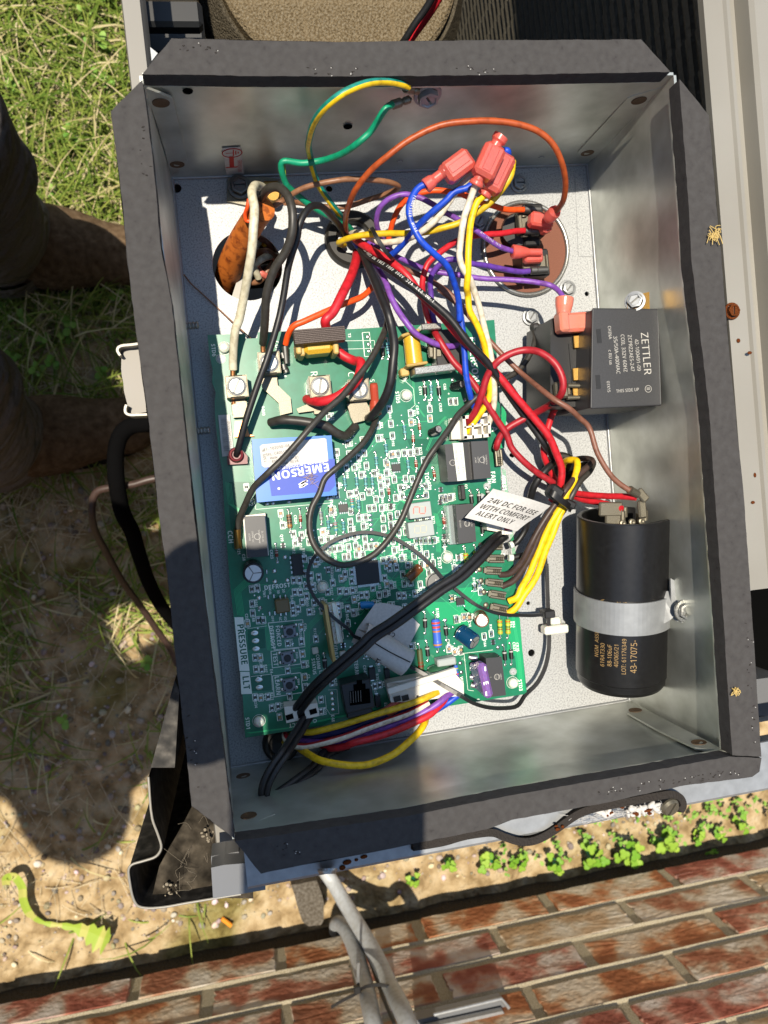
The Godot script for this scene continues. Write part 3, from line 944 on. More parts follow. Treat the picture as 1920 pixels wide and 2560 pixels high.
func silk_box(b: MB, p: Vector3, w: float, h: float, t := 0.25, y := 0.00007) -> void:
	# outline w by h mm printed on the board
	for q in [[0, -h / 2, w, t], [0, h / 2, w, t], [-w / 2, 0, t, h], [w / 2, 0, t, h]]:
		var o: Vector3 = Vector3(p.x, TOP + y, p.z) + V(q[0], 0, q[1])
		var a: Vector3 = V(q[2] / 2.0 + t * 0.3, 0, 0)
		var e: Vector3 = V(0, 0, q[3] / 2.0)
		b.face([o - a - e, o + a - e, o + a + e, o - a + e], Vector3(0, 1, 0))

func silk(b: MB, txt: String, p: Vector3, size: float, dir := 1, bold := true, face := "Droid Sans") -> void:
	var ux: Array = [Vector3(1, 0, 0), Vector3(0, 0, 1), Vector3(-1, 0, 0), Vector3(0, 0, -1)]
	var uy: Array = [Vector3(0, 0, -1), Vector3(1, 0, 0), Vector3(0, 0, 1), Vector3(-1, 0, 0)]
	words(b, txt, Vector3(p.x, TOP + 0.00008, p.z), size * 0.001, ux[dir], uy[dir], face, bold)

func line(b: MB, pts: Array, w: float, y: float) -> void:
	for i in pts.size() - 1:
		var a: Vector3 = pts[i]; var e: Vector3 = pts[i + 1]
		a.y = TOP + y; e.y = TOP + y
		var d: Vector3 = (e - a).normalized() * (w * 0.0004)
		var s: Vector3 = Vector3(-d.z, 0, d.x).normalized() * (w * 0.0005)
		if d.length() < 1e-9: continue
		b.face([a - d - s, e + d - s, e + d + s, a - d + s], Vector3(0, 1, 0))

func patch(b: MB, pts: Array, y: float) -> void:
	var q := PackedVector2Array()
	for p in pts: q.push_back(Vector2(p.x, p.z))
	var t: PackedInt32Array = Geometry2D.triangulate_polygon(q)
	var s: int = b.v.size()
	for p in pts: b.vert(Vector3(p.x, TOP + y, p.z), Vector3(0, 1, 0))
	for i in range(0, t.size(), 3): b.tri(s + t[i], s + t[i + 1], s + t[i + 2])

func dot(b: MB, p: Vector3, r: float, y: float, hgt := 0.0) -> void:
	b.lathe(Vector3(p.x, TOP + y, p.z), Vector3(0, 1, 0), [Vector2(r, 0), Vector2(r * 0.6, hgt * 0.7), Vector2(0, hgt)], 10)

func lead_part(called: String, p: Vector3, q: Vector3, body_len: float, r: float, m: Material, bands: Array, ends: float, pads: MB) -> void:
	# a part with axial leads between two pads
	var a := Vector3(p.x, TOP + 0.0002 + r, p.z)
	var e := Vector3(q.x, TOP + 0.0002 + r, q.z)
	var d: Vector3 = (e - a).normalized()
	var c: Vector3 = (a + e) * 0.5
	var h: float = body_len * 0.5
	var b := MB.new()
	if ends > 0.0: b.lathe(c, d, [Vector2(0, -h), Vector2(ends * 0.8, -h), Vector2(ends, -h * 0.85), Vector2(ends, -h * 0.62), Vector2(r, -h * 0.5), Vector2(r, h * 0.5), Vector2(ends, h * 0.62), Vector2(ends, h * 0.85), Vector2(ends * 0.8, h), Vector2(0, h)], 12)
	else: b.lathe(c, d, [Vector2(0, -h), Vector2(r * 0.85, -h), Vector2(r, -h * 0.9), Vector2(r, h * 0.9), Vector2(r * 0.85, h), Vector2(0, h)], 12)
	var w := MB.new()
	w.tube([Vector3(a.x, TOP, a.z), a + d * 0.0004, a + d * 0.001, e - d * 0.001, e - d * 0.0004, Vector3(e.x, TOP, e.z)], 0.0003, 6, 2)
	var bd := MB.new()
	for q2 in bands:
		bd.col = L(q2[1])
		var rr: float = (ends if absf(q2[0]) > 0.6 and ends > 0.0 else r) + 0.00003
		bd.lathe(c + d * h * q2[0], d, [Vector2(rr, -h * q2[2]), Vector2(rr, h * q2[2])], 12)
	var o: MeshInstance3D = part(called, [b, m, bd, M.bands], board)
	part("lead", [w, M.solder], o)
	for g in [a, e]: dot(pads, g, 0.00085, 0.00005, 0.0004)

func can(called: String, base: Vector3, top: Vector3, r: float, m: Material, stripe: Material) -> void:
	# electrolytic capacitor: sleeve, crimped rim, scored aluminium top
	var d: Vector3 = (top - base).normalized()
	var l: float = base.distance_to(top)
	var b := MB.new()
	b.lathe(base, d, [Vector2(r * 0.9, 0), Vector2(r, 0.0004), Vector2(r, 0.0012), Vector2(r * 0.93, 0.0017), Vector2(r, 0.0022), Vector2(r, l - 0.0006), Vector2(r * 0.94, l - 0.0001), Vector2(r * 0.78, l)], 28)
	var o: MeshInstance3D = part(called, [b, m], board)
	var t := MB.new()
	var ax: Array = t.axes(d)
	for k in 3:
		var seg := [top + d * 0.00002]
		for i in 9:
			var a: float = 0.5 + TAU / 3.0 * k + lerpf(0.07, TAU / 3.0 - 0.07, i / 8.0)
			seg.append(top + (ax[0] * cos(a) + ax[1] * sin(a)) * r * 0.78 + d * 0.00002)
		seg[0] = seg[0] + (seg[4] - seg[0]).normalized() * r * 0.05
		t.face(seg, d)
	part("top", [t, M.alu], o)
	var u := MB.new()
	u.lathe(top - d * 0.00005, d, [Vector2(r * 0.8, 0), Vector2(0, 0)], 20)
	part("vent_score", [u, M.dullsteel], o)
	if stripe:
		var s := MB.new()
		var pts := []
		for i in 5: pts.append(base + d * lerpf(0.002, l - 0.001, i / 4.0))
		s.tube(pts, r + 0.00004, 8, 1, 2.4, 3.5)
		part("stripe", [s, stripe], o)

func chip_ic(called: String, p: Vector3, w: float, l: float, pins: int, sides: Array, m: Material, hgt := 1.3, reach := 0.9) -> MeshInstance3D:
	var b := MB.new()
	b.box(Transform3D(Basis(), Vector3(p.x, TOP + (0.0001 + hgt * 0.0005), p.z)), V(w, hgt, l), 0.00015)
	var o: MeshInstance3D = part(called, [b, m], board)
	var t := MB.new()
	for s in sides:
		for i in pins:
			var f: float = (i + 0.5) / pins - 0.5
			var c := Vector3()
			var sz := Vector3()
			match s:
				0: c = V(f * w * 0.94, 0.3, -l / 2 - reach / 2); sz = V(w / pins * 0.5, 0.25, reach)
				1: c = V(w / 2 + reach / 2, 0.3, f * l * 0.94); sz = V(reach, 0.25, l / pins * 0.5)
				2: c = V(f * w * 0.94, 0.3, l / 2 + reach / 2); sz = V(w / pins * 0.5, 0.25, reach)
				3: c = V(-w / 2 - reach / 2, 0.3, f * l * 0.94); sz = V(reach, 0.25, l / pins * 0.5)
			t.box(Transform3D(Basis(), Vector3(p.x, TOP, p.z) + c), sz)
	part("pins", [t, M.solder], o)
	return o

func lug(p: Vector3, pads: MB) -> void:
	# box terminal with a slotted clamp screw
	var b := MB.new()
	var c := Vector3(p.x, TOP + 0.006, p.z)
	b.box(Transform3D(Basis(), c), V(10.4, 11.6, 10.6), 0.0006)
	for s in [-1, 1]:
		for k in 5: b.box(Transform3D(Basis(), c + V(s * (3.4 + k * 0.42), 5.85, 0)), V(0.2, 0.3, 10.4))
	var o: MeshInstance3D = part("terminal_lug", [b, M.tin], board)
	var r := MB.new()
	r.lathe(c + V(0, 5.8, 0), Vector3(0, 1, 0), [Vector2(0.0046, 0), Vector2(0.0044, 0.0004), Vector2(0.0039, 0.0004), Vector2(0.0037, 0.00012), Vector2(0, 0.0001)], 28)
	part("screw_well", [r, M.dullsteel], o)
	put("clamp_screw", screw_mesh(0.0042, M.steel, false), facing(c + V(0, 5.85, 0), Vector3(0, 1, 0), rng.randf_range(0.9, 1.9)), o)
	var f := MB.new()
	f.box(Transform3D(Basis(), c + V(0, -3, 8)), V(7, 1.2, 9), 0.0002)
	f.box(Transform3D(Basis(), c + V(0, -5, 11)), V(7, 4, 1.2), 0.0002)
	part("foot", [f, M.tin], o)

func relay_box(p: Array, hgt: float, m: Material, lines: Array, txt_dir := 1) -> MeshInstance3D:
	# p: four corners of the lid as seen (already at lid height)
	var b := MB.new()
	b.prism(p, V(0, -hgt, 0))
	var o: MeshInstance3D = part("relay", [b, m], board)
	var w := MB.new()
	var ux: Vector3 = (p[3] - p[0]).normalized()
	var uy: Vector3 = (p[1] - p[0]).normalized()
	if txt_dir == 3: ux = -ux; uy = -uy
	var c: Vector3 = (p[0] + p[1] + p[2] + p[3]) * 0.25
	var wide: float = p[0].distance_to(p[1])
	for i in lines.size():
		var f: float = (float(i) + 0.5) / lines.size() - 0.5
		words(w, lines[i], c - uy * (f * wide * 0.8) + Vector3(0, 0.00006, 0), wide * 0.075, ux, uy)
	w.lathe(c + uy * 0.0006 + Vector3(0, 0.00005, 0), Vector3(0, 1, 0), [Vector2(0.0015, 0), Vector2(0.0013, 0)], 18)
	part("lettering", [w, M.print_grey], o)
	return o

func circuit_board():
	board = thing("circuit_board", "green printed circuit board crowded with small parts at the bottom of the box", "circuit board", V(80, 884, 180))
	var out: Array = [V(10.6,884,82.2), V(28.5,884,82.8), V(28.5,884,85.2), V(34.1,884,85.3), V(34.7,884,82.5), V(82.8,884,83.9), V(138.9,884,84.1), V(156,884,83.9), V(155.9,884,90.1), V(154.7,884,130.7), V(147.7,884,208.2), V(154,884,209), V(154.8,884,280.4), V(7.5,884,280.4), V(8.4,884,259.6), V(8.3,884,221.1), V(8.3,884,219), V(8.3,884,199.9), V(9.5,884,166.8), V(10.5,884,149), V(9.9,884,141.4), V(9.8,884,123.6), V(10.4,884,114.7), V(11.5,884,110.1), V(10.2,884,104.9), V(11.2,884,99.4), V(10.4,884,90.5)]
	var pb := MB.new()
	pb.prism(out, V(0, -1.6, 0))
	part("board", [pb, M.pcb], board)
	var pads := MB.new()
	var ink := MB.new()
	var tr := MB.new()
	var dark := MB.new()
	var lite := MB.new()
	# copper pours
	patch(dark, [V(13.2,884,153.9), V(25.2,884,155.1), V(23.8,884,168.3), V(30.1,884,170.9), V(30.5,884,185.3), V(28.8,884,192.8), V(14.8,884,191.1), V(11.2,884,185.9), V(11.8,884,167)], 0.00002)
	patch(dark, [V(14.3,884,226.7), V(22.6,884,227.8), V(22.1,884,237.4), V(13.6,884,237.2)], 0.00002)
	patch(dark, [V(13.2,884,249.7), V(23.5,884,250.7), V(23.1,884,258.9), V(13.3,884,257.9)], 0.00002)
	patch(dark, [V(103.7,884,140.9), V(121.3,884,142.4), V(121.5,884,155.8), V(107.5,884,153.5)], 0.00002)
	patch(dark, [V(66.4,884,213.8), V(101,884,217.2), V(105.4,884,224.2), V(102.3,884,244.3), V(58.9,884,238.3), V(56.8,884,220.5)], 0.00002)
	patch(lite, [V(83.5,884,211), V(89.9,884,211.8), V(94.9,884,207.5), V(106.8,884,204.9), V(107,884,208.4), V(96.1,884,215.6), V(83.2,884,214)], 0.00003)
	patch(lite, [V(103.2,884,224.8), V(121.9,884,227.2), V(128.4,884,233.9), V(126.6,884,240), V(117.2,884,238.8), V(107.2,884,232.2)], 0.00003)
	patch(lite, [V(127.8,884,202.7), V(137.1,884,203.8), V(136.1,884,213.7), V(127.3,884,213.7)], 0.00003)
	patch(lite, [V(120.9,884,220.1), V(130.3,884,220.3), V(135.2,884,228), V(128.9,884,234.3), V(125,884,231.8)], 0.00003)
	patch(lite, [V(155.8,884,126.4), V(157.8,884,132.6), V(155,884,150.3), V(152.9,884,150.2)], 0.00003)
	patch(lite, [V(147.9,884,238.8), V(154.7,884,239.7), V(154.2,884,278.8), V(150.5,884,278.2), V(150.1,884,259.6), V(146.1,884,257)], 0.00003)
	# surface mounted parts
	var rs := MB.new(); var re := MB.new(); var cs := MB.new()
	rs.box(Transform3D(Basis(), V(0, 0.32, 0)), V(1.25, 0.5, 1.35), 0.00008)
	cs.box(Transform3D(Basis(), V(0, 0.45, 0)), V(1.3, 0.8, 1.2), 0.0001)
	for s in [-1, 1]:
		re.box(Transform3D(Basis(), V(0, 0.33, s * 0.92)), V(1.3, 0.56, 0.5), 0.0001)
		re.box(Transform3D(Basis(), V(0, 0.08, s * 1.2)), V(1.45, 0.14, 0.6), 0.00005)
	var mark := MB.new()
	words(mark, "103", V(0, 0.585, 0), 0.00055, Vector3(0, 0, 1), Vector3(1, 0, 0))
	var rmesh := mesh_of([rs, M.chipblack, re, M.solder, mark, M.print_grey], Vector3())
	var cmesh := mesh_of([cs, M.chiptan, re, M.solder], Vector3())
	var places: Array = [V(96.3,884,125.1), V(89.5,884,132.8), V(96.3,884,132.6), V(89.1,884,139.3), V(96.4,884,138.7), V(73.2,884,140.3), V(81.2,884,146.1), V(107,884,128.2), V(117.2,884,126.8), V(128.5,884,124), V(131.1,884,124.2), V(65.2,884,126.4), V(67.4,884,144.4), V(73.4,884,145.9), V(78,884,167.7), V(87.9,884,163.3), V(88,884,167.3), V(80.8,884,174.1), V(83.3,884,174.1), V(87.2,884,174.5), V(87.4,884,180), V(77,884,182.7), V(70.6,884,179.8), V(70.2,884,183.5), V(87.2,884,185.1), V(56.4,884,183.1), V(77.1,884,193.1), V(79.8,884,193.4), V(61.2,884,192.4), V(63.9,884,192.3), V(58.8,884,192.4), V(65.9,884,197.1), V(67.8,884,197.1), V(57,884,202.4), V(61.9,884,202), V(72.4,884,217.3), V(75.1,884,217.4), V(91.6,884,220), V(94.1,884,220.3), V(100,884,220), V(103.2,884,215.7), V(86.4,884,224.3), V(99.4,884,226), V(67.6,884,225.8), V(64.1,884,230.7), V(60.2,884,221.4), V(59.8,884,225.3), V(103.4,884,193.1), V(105.7,884,193.4), V(108.1,884,193.6), V(110.5,884,193.9), V(112.8,884,193.9), V(117.9,884,196.2), V(122.8,884,173.1), V(120.7,884,173.6), V(124.9,884,204.3), V(122.2,884,210.3), V(124.8,884,209.8), V(131.8,884,220.5), V(134.3,884,219.3), V(95.4,884,195.2), V(97.7,884,194.9), V(120.2,884,235.7), V(124.9,884,235.3), V(77.1,884,189.1), V(84.1,884,195.3), V(21.2,884,157.3), V(36.8,884,177.8), V(45.7,884,195.7), V(18.5,884,207.4), V(21.3,884,207.2), V(17.9,884,214.7), V(17.7,884,219.3), V(20.1,884,223.2), V(22.4,884,223.5), V(39.3,884,205.6), V(42.2,884,206), V(39.2,884,211.6), V(42,884,212), V(42.4,884,217.1), V(37.5,884,218), V(37.4,884,221.8), V(40,884,220.2), V(48.7,884,196.8), V(48.1,884,204.3), V(57.1,884,202.4), V(45.4,884,203), V(59.9,884,221.1), V(60,884,225.5), V(60,884,231.9), V(59.8,884,236.3), V(33.1,884,236.5), V(39.9,884,236.5), V(39.9,884,248.2), V(31.7,884,250.2), V(39.4,884,259.6), V(31.3,884,262.8), V(16.5,884,241.4), V(16.3,884,247.2), V(19.1,884,247.6), V(14.4,884,261), V(20.7,884,261.7), V(22,884,267.5), V(25.1,884,267.2), V(47.2,884,236.3), V(53,884,259.4), V(46.6,884,267.1), V(46,884,273.1), V(74.5,884,264.3), V(77.1,884,264), V(65.2,884,244.4), V(72,884,247.3), V(77.5,884,252.1), V(67.4,884,225.5), V(47.4,884,257.1), V(120.1,884,236.3), V(138.4,884,246), V(114.8,884,250.9), V(121.1,884,253), V(95.2,884,246.7), V(134.4,884,246.9), V(123.6,884,172.7), V(121,884,172.9), V(118.7,884,172.7), V(117.9,884,195.8), V(124.6,884,204.3), V(122,884,209.5), V(125.1,884,209.9), V(131.8,884,221), V(134.3,884,218.8), V(134.7,884,223.4), V(120.1,884,236.2)]
	# the crowded middle of the board: further small parts between the ones above
	var taken: Array = places.duplicate()
	taken.append_array([V(67.6,884,172.5), V(104.9,884,168.3), V(102.4,884,168), V(108,884,168.6), V(106.5,884,177.6), V(103,884,177.2), V(110.1,884,178), V(105.8,884,187.3), V(102.1,884,186.8), V(109.6,884,187.7), V(76.5,884,206.2), V(72.4,884,202.8), V(81.2,884,203.9), V(71.7,884,209.6), V(80.5,884,210.7), V(100.3,884,209.1), V(110.9,884,215.4), V(118.7,884,203.3), V(72.3,884,170.5), V(75.6,884,172.1), V(59.3,884,180.3), V(62.8,884,181.7), V(66.7,884,182.1), V(91.8,884,166.2), V(81.1,884,181.2), V(80.7,884,185.1), V(80.7,884,190), V(69.8,884,159.6), V(75.8,884,160.7), V(80.2,884,161.1), V(83.9,884,161.5), V(90.2,884,226.3), V(96.5,884,154.9), V(106.9,884,141.9), V(111.1,884,135.4), V(102.9,884,136.4), V(92.8,884,144.8), V(86.7,884,150.6), V(102.9,884,153.6), V(107.4,884,154), V(118.7,884,137.8), V(105.6,884,119.1), V(41.8,884,197.9), V(42.2,884,194.3), V(41.5,884,201), V(53.1,884,210.5)])
	for gx in 22:
		for gz in 20:
			var p: Vector3 = V(42.0 + gx * 3.3, 884, 148.0 + gz * 4.4) + V(rng.randf_range(-0.4, 0.4), 0, rng.randf_range(-0.5, 0.5))
			var near := 1.0
			for t in taken: near = minf(near, Vector2(p.x - t.x, (p.z - t.z) * 0.72).length())
			if near < 0.0031 or (p.x < 0.060 and p.z < 0.180) or p.x > 0.112 or p.z > 0.225: continue
			taken.append(p)
			places.append(p)
	for p in places:
		put("chip_resistor", rmesh, Transform3D(Basis(Vector3(0, 1, 0), rng.randf_range(-0.03, 0.03)), Vector3(p.x, TOP + 0.0001, p.z)), board)
		silk_box(ink, p, 2.3, 3.7)
	var caps: Array = [V(106.8,884,132.8), V(116.8,884,131.7), V(95.7,884,148), V(92.4,884,153.1), V(87.8,884,159.2), V(80.9,884,139.6), V(61.4,884,172.3), V(73.4,884,193.8), V(82.3,884,193.4), V(86.7,884,204), V(88.9,884,202.3), V(91.2,884,202.3), V(63.1,884,207.6), V(86,884,213.1), V(68.5,884,219), V(94,884,226.3), V(107.7,884,206.3), V(118.9,884,225), V(127.2,884,235.6), V(36.4,884,171.8), V(61.4,884,172.8), V(56.1,884,183.4), V(50.9,884,198.8), V(14.6,884,224.1), V(40.6,884,229.3), V(39.9,884,242.8), V(39.7,884,254.5), V(19,884,241.8), V(17.1,884,261.6), V(25.3,884,272.6), V(124.3,884,235.7), V(127.3,884,236), V(117.9,884,252.8), V(124.4,884,235.2), V(127.2,884,235.6), V(115,884,250.6), V(117.7,884,252.5), V(121.1,884,252), V(118.9,884,224.9)]
	for p in caps:
		put("chip_capacitor", cmesh, Transform3D(Basis(Vector3(0, 1, 0), rng.randf_range(-0.03, 0.03)), Vector3(p.x, TOP + 0.0001, p.z)), board)
		silk_box(ink, p, 2.3, 3.7)
	var all: Array = places + caps
	# designators
	var k := 0
	for p in all:
		k += 1
		if k % 4 == 3: continue
		var nm: String = ("R%d" % (7 + (k * 37) % 270)) if k <= places.size() else ("C%d" % (1 + (k * 17) % 70))
		var off: Vector3 = V(2.0, 0, 0) if k % 2 == 0 else V(0, 0, 3.4 if k % 3 else -3.4)
		silk(ink, nm, p + off, 1.3)
	# axial resistors
	var teal := [[-0.75, "2b3c6a", 0.07], [-0.4, "1c2326", 0.07], [-0.1, "1c2326", 0.07], [0.2, "1c2326", 0.07], [0.75, "3a2c1c", 0.07]]
	var tealr := [[-0.75, "b03030", 0.08], [-0.35, "b03030", 0.09], [0.0, "2a6a3a", 0.07], [0.3, "c0b040", 0.07], [0.75, "30508a", 0.07]]
	var ax: Array = [V(102.6,884,132), V(102.9,884,140.8), V(92.2,884,140.3), V(92.5,884,149.6), V(86.7,884,146.2), V(86.7,884,155.4), V(102.8,884,149.6), V(102.9,884,158.5), V(118.7,884,112.4), V(118.5,884,122.2), V(72.2,884,165.7), V(72.3,884,175.4), V(75.6,884,167), V(75.4,884,176), V(59.3,884,175.9), V(59.2,884,184.4), V(62.8,884,176.8), V(62.8,884,185.6), V(66.8,884,178.5), V(66.7,884,184.8), V(69.7,884,155.7), V(69.7,884,163.7), V(75.8,884,155.8), V(75.6,884,164.3), V(80.3,884,156.5), V(80.1,884,164.7), V(83.6,884,156.6), V(83.6,884,165.1)]
	for i in range(0, ax.size(), 2):
		lead_part("axial_resistor", ax[i], ax[i + 1], 0.0047, 0.00085, M.tealres, tealr if i in [10, 16] else teal, 0.00105, pads)
	var rd := [[-0.7, "c8c8c8", 0.08], [-0.1, "c8b8a8", 0.12]]
	var di: Array = [V(110.5,884,130.7), V(110.9,884,139.8), V(106.9,884,136.7), V(106.7,884,145.6), V(107,884,150), V(107,884,157.9), V(115.8,884,156.8), V(116.1,884,163.2), V(91.8,884,161.8), V(91.5,884,171.1), V(118.6,884,179.9), V(118.5,884,188.3), V(45.9,884,170.6), V(45.6,884,180), V(32.3,884,186.7), V(32.3,884,195.6), V(118.7,884,180.6), V(118.7,884,188.4)]
	for i in range(0, di.size(), 2): lead_part("glass_diode", di[i], di[i + 1], 0.0036, 0.0008, M.glassdiode, rd, 0.0, pads)
	var bk: Array = [V(115.4,884,112.4), V(115.2,884,122), V(122.5,884,113), V(122.7,884,122.8), V(103.8,884,230), V(103.1,884,241), V(113.9,884,235.7), V(114.1,884,246.2), V(103.3,884,245), V(103.2,884,255.4), V(134.2,884,170.5), V(134.4,884,178.8), V(138.6,884,170.5), V(138.2,884,179.2), V(143.3,884,169.9), V(143.4,884,177.2), V(138.5,884,186.8), V(138.6,884,194.1), V(144.1,884,252.9), V(144.2,884,263.4), V(147.9,884,252.4), V(147.6,884,263.6), V(50.4,884,244.3), V(50.2,884,253.1), V(95.9,884,92.5), V(95.4,884,99.5), V(49.7,884,170.6), V(49.5,884,179.2)]
	for i in range(0, bk.size(), 2): lead_part("black_diode", bk[i], bk[i + 1], 0.0049, 0.0011, M.chipblack, [[-0.66, "a8a8a6", 0.16]], 0.0, pads)
	var lm := [[-0.72, "c0641c", 0.08], [-0.3, "c8c030", 0.1], [0.0, "2a2010", 0.06], [0.3, "8a5020", 0.08], [0.72, "c0a030", 0.09]]
	var lr: Array = [V(143.3,884,236.4), V(142.7,884,249.2), V(147.8,884,237), V(146.9,884,249.5), V(128.2,884,198.9), V(128.6,884,213.3), V(133.7,884,198.8), V(133.6,884,212.9)]
	for i in range(0, lr.size(), 2): lead_part("axial_resistor", lr[i], lr[i + 1], 0.0078, 0.0012, M.limeres, lm, 0.00135, pads)
	lead_part("power_resistor", V(108.8,884,231), V(108.7,884,251.5), 0.0145, 0.0021, M.blueres, [[-0.75, "c0463c", 0.07], [-0.45, "c0463c", 0.08], [-0.15, "b06a3c", 0.06], [0.8, "b0783c", 0.06]], 0.0023, pads)
	lead_part("axial_resistor", V(117.1,884,257.1), V(117.7,884,269.7), 0.0082, 0.0012, M.blueres, [[-0.6, "b0a84a", 0.08], [-0.3, "3a6a4a", 0.06], [0.1, "b03a3a", 0.08], [0.4, "7a3a8a", 0.08]], 0.0, pads)
	lead_part("axial_resistor", V(99,884,246.1), V(99,884,261.1), 0.0105, 0.0015, M.greenres, [[0.3, "6a4020", 0.1], [0.65, "6a2a1a", 0.1]], 0.0, pads)
	lead_part("axial_resistor", V(40.2,884,170.5), V(40.2,884,181.8), 0.0068, 0.0012, M.brownres, [[-0.6, "2a1a10", 0.1], [-0.2, "141010", 0.08], [0.2, "141010", 0.08], [0.6, "a06a20", 0.1]], 0.0, pads)
	lead_part("axial_resistor", V(98.4,884,89.8), V(98.4,884,100), 0.0060, 0.0011, M.tealres, [[-0.4, "20284a", 0.1], [0.0, "20284a", 0.1], [0.4, "20284a", 0.1]], 0.0, pads)
	lead_part("axial_resistor", V(56,884,170.8), V(56.1,884,179.5), 0.0044, 0.0009, M.greydisp, teal, 0.0, pads)
	# integrated circuits
	chip_ic("integrated_circuit", V(96.5,884,154.9), 4.6, 3.6, 4, [0, 2], M.chipblack)
	chip_ic("integrated_circuit", V(67.6,884,172.5), 4.8, 4.0, 4, [0, 2], M.chipblack)
	chip_ic("integrated_circuit", V(123.2,884,226.8), 4.4, 3.8, 4, [0, 2], M.chipblack)
	chip_ic("integrated_circuit", V(41.8,884,197.9), 5.2, 10.4, 4, [3, 1], M.chipblack, 3.4, 0.7)
	chip_ic("microcontroller", V(76.5,884,206.2), 11.6, 11.6, 20, [0, 1, 2, 3], M.chipblack, 1.4, 1.3)
	for q in [V(35.9,884,187.8), V(44.3,884,185.7), V(92,884,174.1), V(91.2,884,179.9), V(90.9,884,185), V(118.7,884,168.4), V(117.8,884,174.8), V(90.2,884,226.3), V(60.5,884,241.3), V(138.8,884,250.5), V(118.1,884,192.5)]:
		chip_ic("transistor", q, 1.3, 2.9, 2, [1, 3], M.chipblack, 1.0, 0.6)
	for q in [[V(73.5,884,257.5), 3.4, 6.0], [V(75,884,271.6), 2.8, 5.4], [V(81.2,884,258.5), 2.6, 5.0]]:
		chip_ic("power_diode", q[0], q[1], q[2], 1, [0, 2], M.chipblack, 2.2, 0.9)
	var to := MB.new()
	to.box(at(V(128.4,889,170.7)), V(2.4, 5, 7.6), 0.0004)
	part("transistor", [to, M.blackplastic], board)
	# electrolytic capacitors
	can("electrolytic_capacitor", V(129.7,886,116.7), V(133.1,892,116.5), 0.0021, M.capblack, M.print_grey)
	can("electrolytic_capacitor", V(116,886,139.2), V(118.5,893,137.9), 0.0021, M.capblack, M.print_grey)
	can("electrolytic_capacitor", V(103.2,887,206.5), V(95.5,890,211.6), 0.0026, M.capbrown, null)
	can("electrolytic_capacitor", V(20,884.5,197.7), V(20,897,198.4), 0.0050, M.capblack, M.caplightblue)
	can("electrolytic_capacitor", V(133.1,884.5,236.2), V(131.1,894,236.6), 0.0036, M.capbrown, null)
	can("electrolytic_capacitor", V(120.8,888,242), V(125.8,895,246.8), 0.0044, M.capblue, M.caplightblue)
	# coil, crystal, film and disc capacitors
	var ind := MB.new()
	ind.lathe(Vector3(V(110.9,884,215.4).x, TOP, V(110.9,884,215.4).z), Vector3(0, 1, 0), [Vector2(0.0048, 0), Vector2(0.005, 0.0006), Vector2(0.004, 0.001), Vector2(0.004, 0.003), Vector2(0.0048, 0.0034), Vector2(0.0046, 0.004), Vector2(0, 0.004)], 28)
	var io: MeshInstance3D = part("inductor", [ind, M.dullsteel], board)
	var it := MB.new()
	silk(it, "221", V(111.2,888,215) + V(0, 4.0, 0), 1.6)
	for i in it.v.size(): it.v[i] = it.v[i] + V(0, 4.0, 0)
	part("lettering", [it, M.print_grey], io)
	var cy := MB.new()
	cy.tube([V(71.2,887,221.9), V(73.4,887.5,221.9), V(77.3,887,222.7)], 0.0019, 12, 3)
	part("crystal", [cy, M.caplightblue], board)
	var fc := MB.new()
	fc.box(at(V(111.4,888,255.7), Vector3(1, 0, -0.04)), V(10, 7, 4.0), 0.0006)
	part("film_capacitor", [fc, M.greydisp], board)
	var dc := MB.new()
	dc.ball(V(107.9,888,259.2), V(6.4, 5.5, 2.4), 18, 12)
	part("disc_capacitor", [dc, M.greencap], board)
	var mv := MB.new()
	mv.lathe(V(87.3,896,112.9), V(87.9,890,126.9) - V(87.3,896,112.9), [Vector2(0, 0), Vector2(0.0018, 0.0004), Vector2(0.0021, 0.002), Vector2(0.0021, 0.0085), Vector2(0.0028, 0.011), Vector2(0.003, 0.016), Vector2(0.0, 0.0165)], 18)
	part("sleeved_lead", [mv, M.mov], board)
	# round nylon standoffs poking through the board
	for q in [V(105.5,884,119.1), V(118.7,884,203.3), V(53.1,884,210.5), V(147.3,884,273.2), V(15,884,273), V(17.9,884,89.1), V(55.9,884,195)]:
		var s := MB.new()
		s.lathe(Vector3(q.x, TOP, q.z), Vector3(0, 1, 0), [Vector2(0.0024, 0), Vector2(0.0027, 0.0012), Vector2(0.0024, 0.0026), Vector2(0.0014, 0.0038), Vector2(0, 0.0042)], 18)
		s.cyl(Vector3(q.x, 0.8702, q.z), Vector3(q.x, TOP - 0.0016, q.z), 0.0026, 0.0026, 10, false)
		part("standoff", [s, M.nylon], board)
		var rg := []
		for i in 29: rg.append(q + V(3.1 * cos(TAU * i / 28.0), 0, 3.1 * sin(TAU * i / 28.0)))
		line(ink, rg, 0.25, 0.00007)
	for q in [[V(15.7,884,94.1), 2.0], [V(148.3,884,267.6), 1.6], [V(143.7,884,169.2), 1.6], [V(140.3,884,174.4), 1.5], [V(148.5,884,96.5), 1.4]]:
		var hb := MB.new()
		hb.lathe(Vector3(q[0].x, TOP + 0.00006, q[0].z), Vector3(0, 1, 0), [Vector2(q[1] * 0.001, 0), Vector2(0, 0)], 18)
		part("board_hole", [hb, M.panel], board)
		var rg := []
		for i in 29: rg.append(q[0] + V(q[1] * 1.15 * cos(TAU * i / 28.0), 0, q[1] * 1.15 * sin(TAU * i / 28.0)))
		line(ink, rg, 0.2, 0.00007)
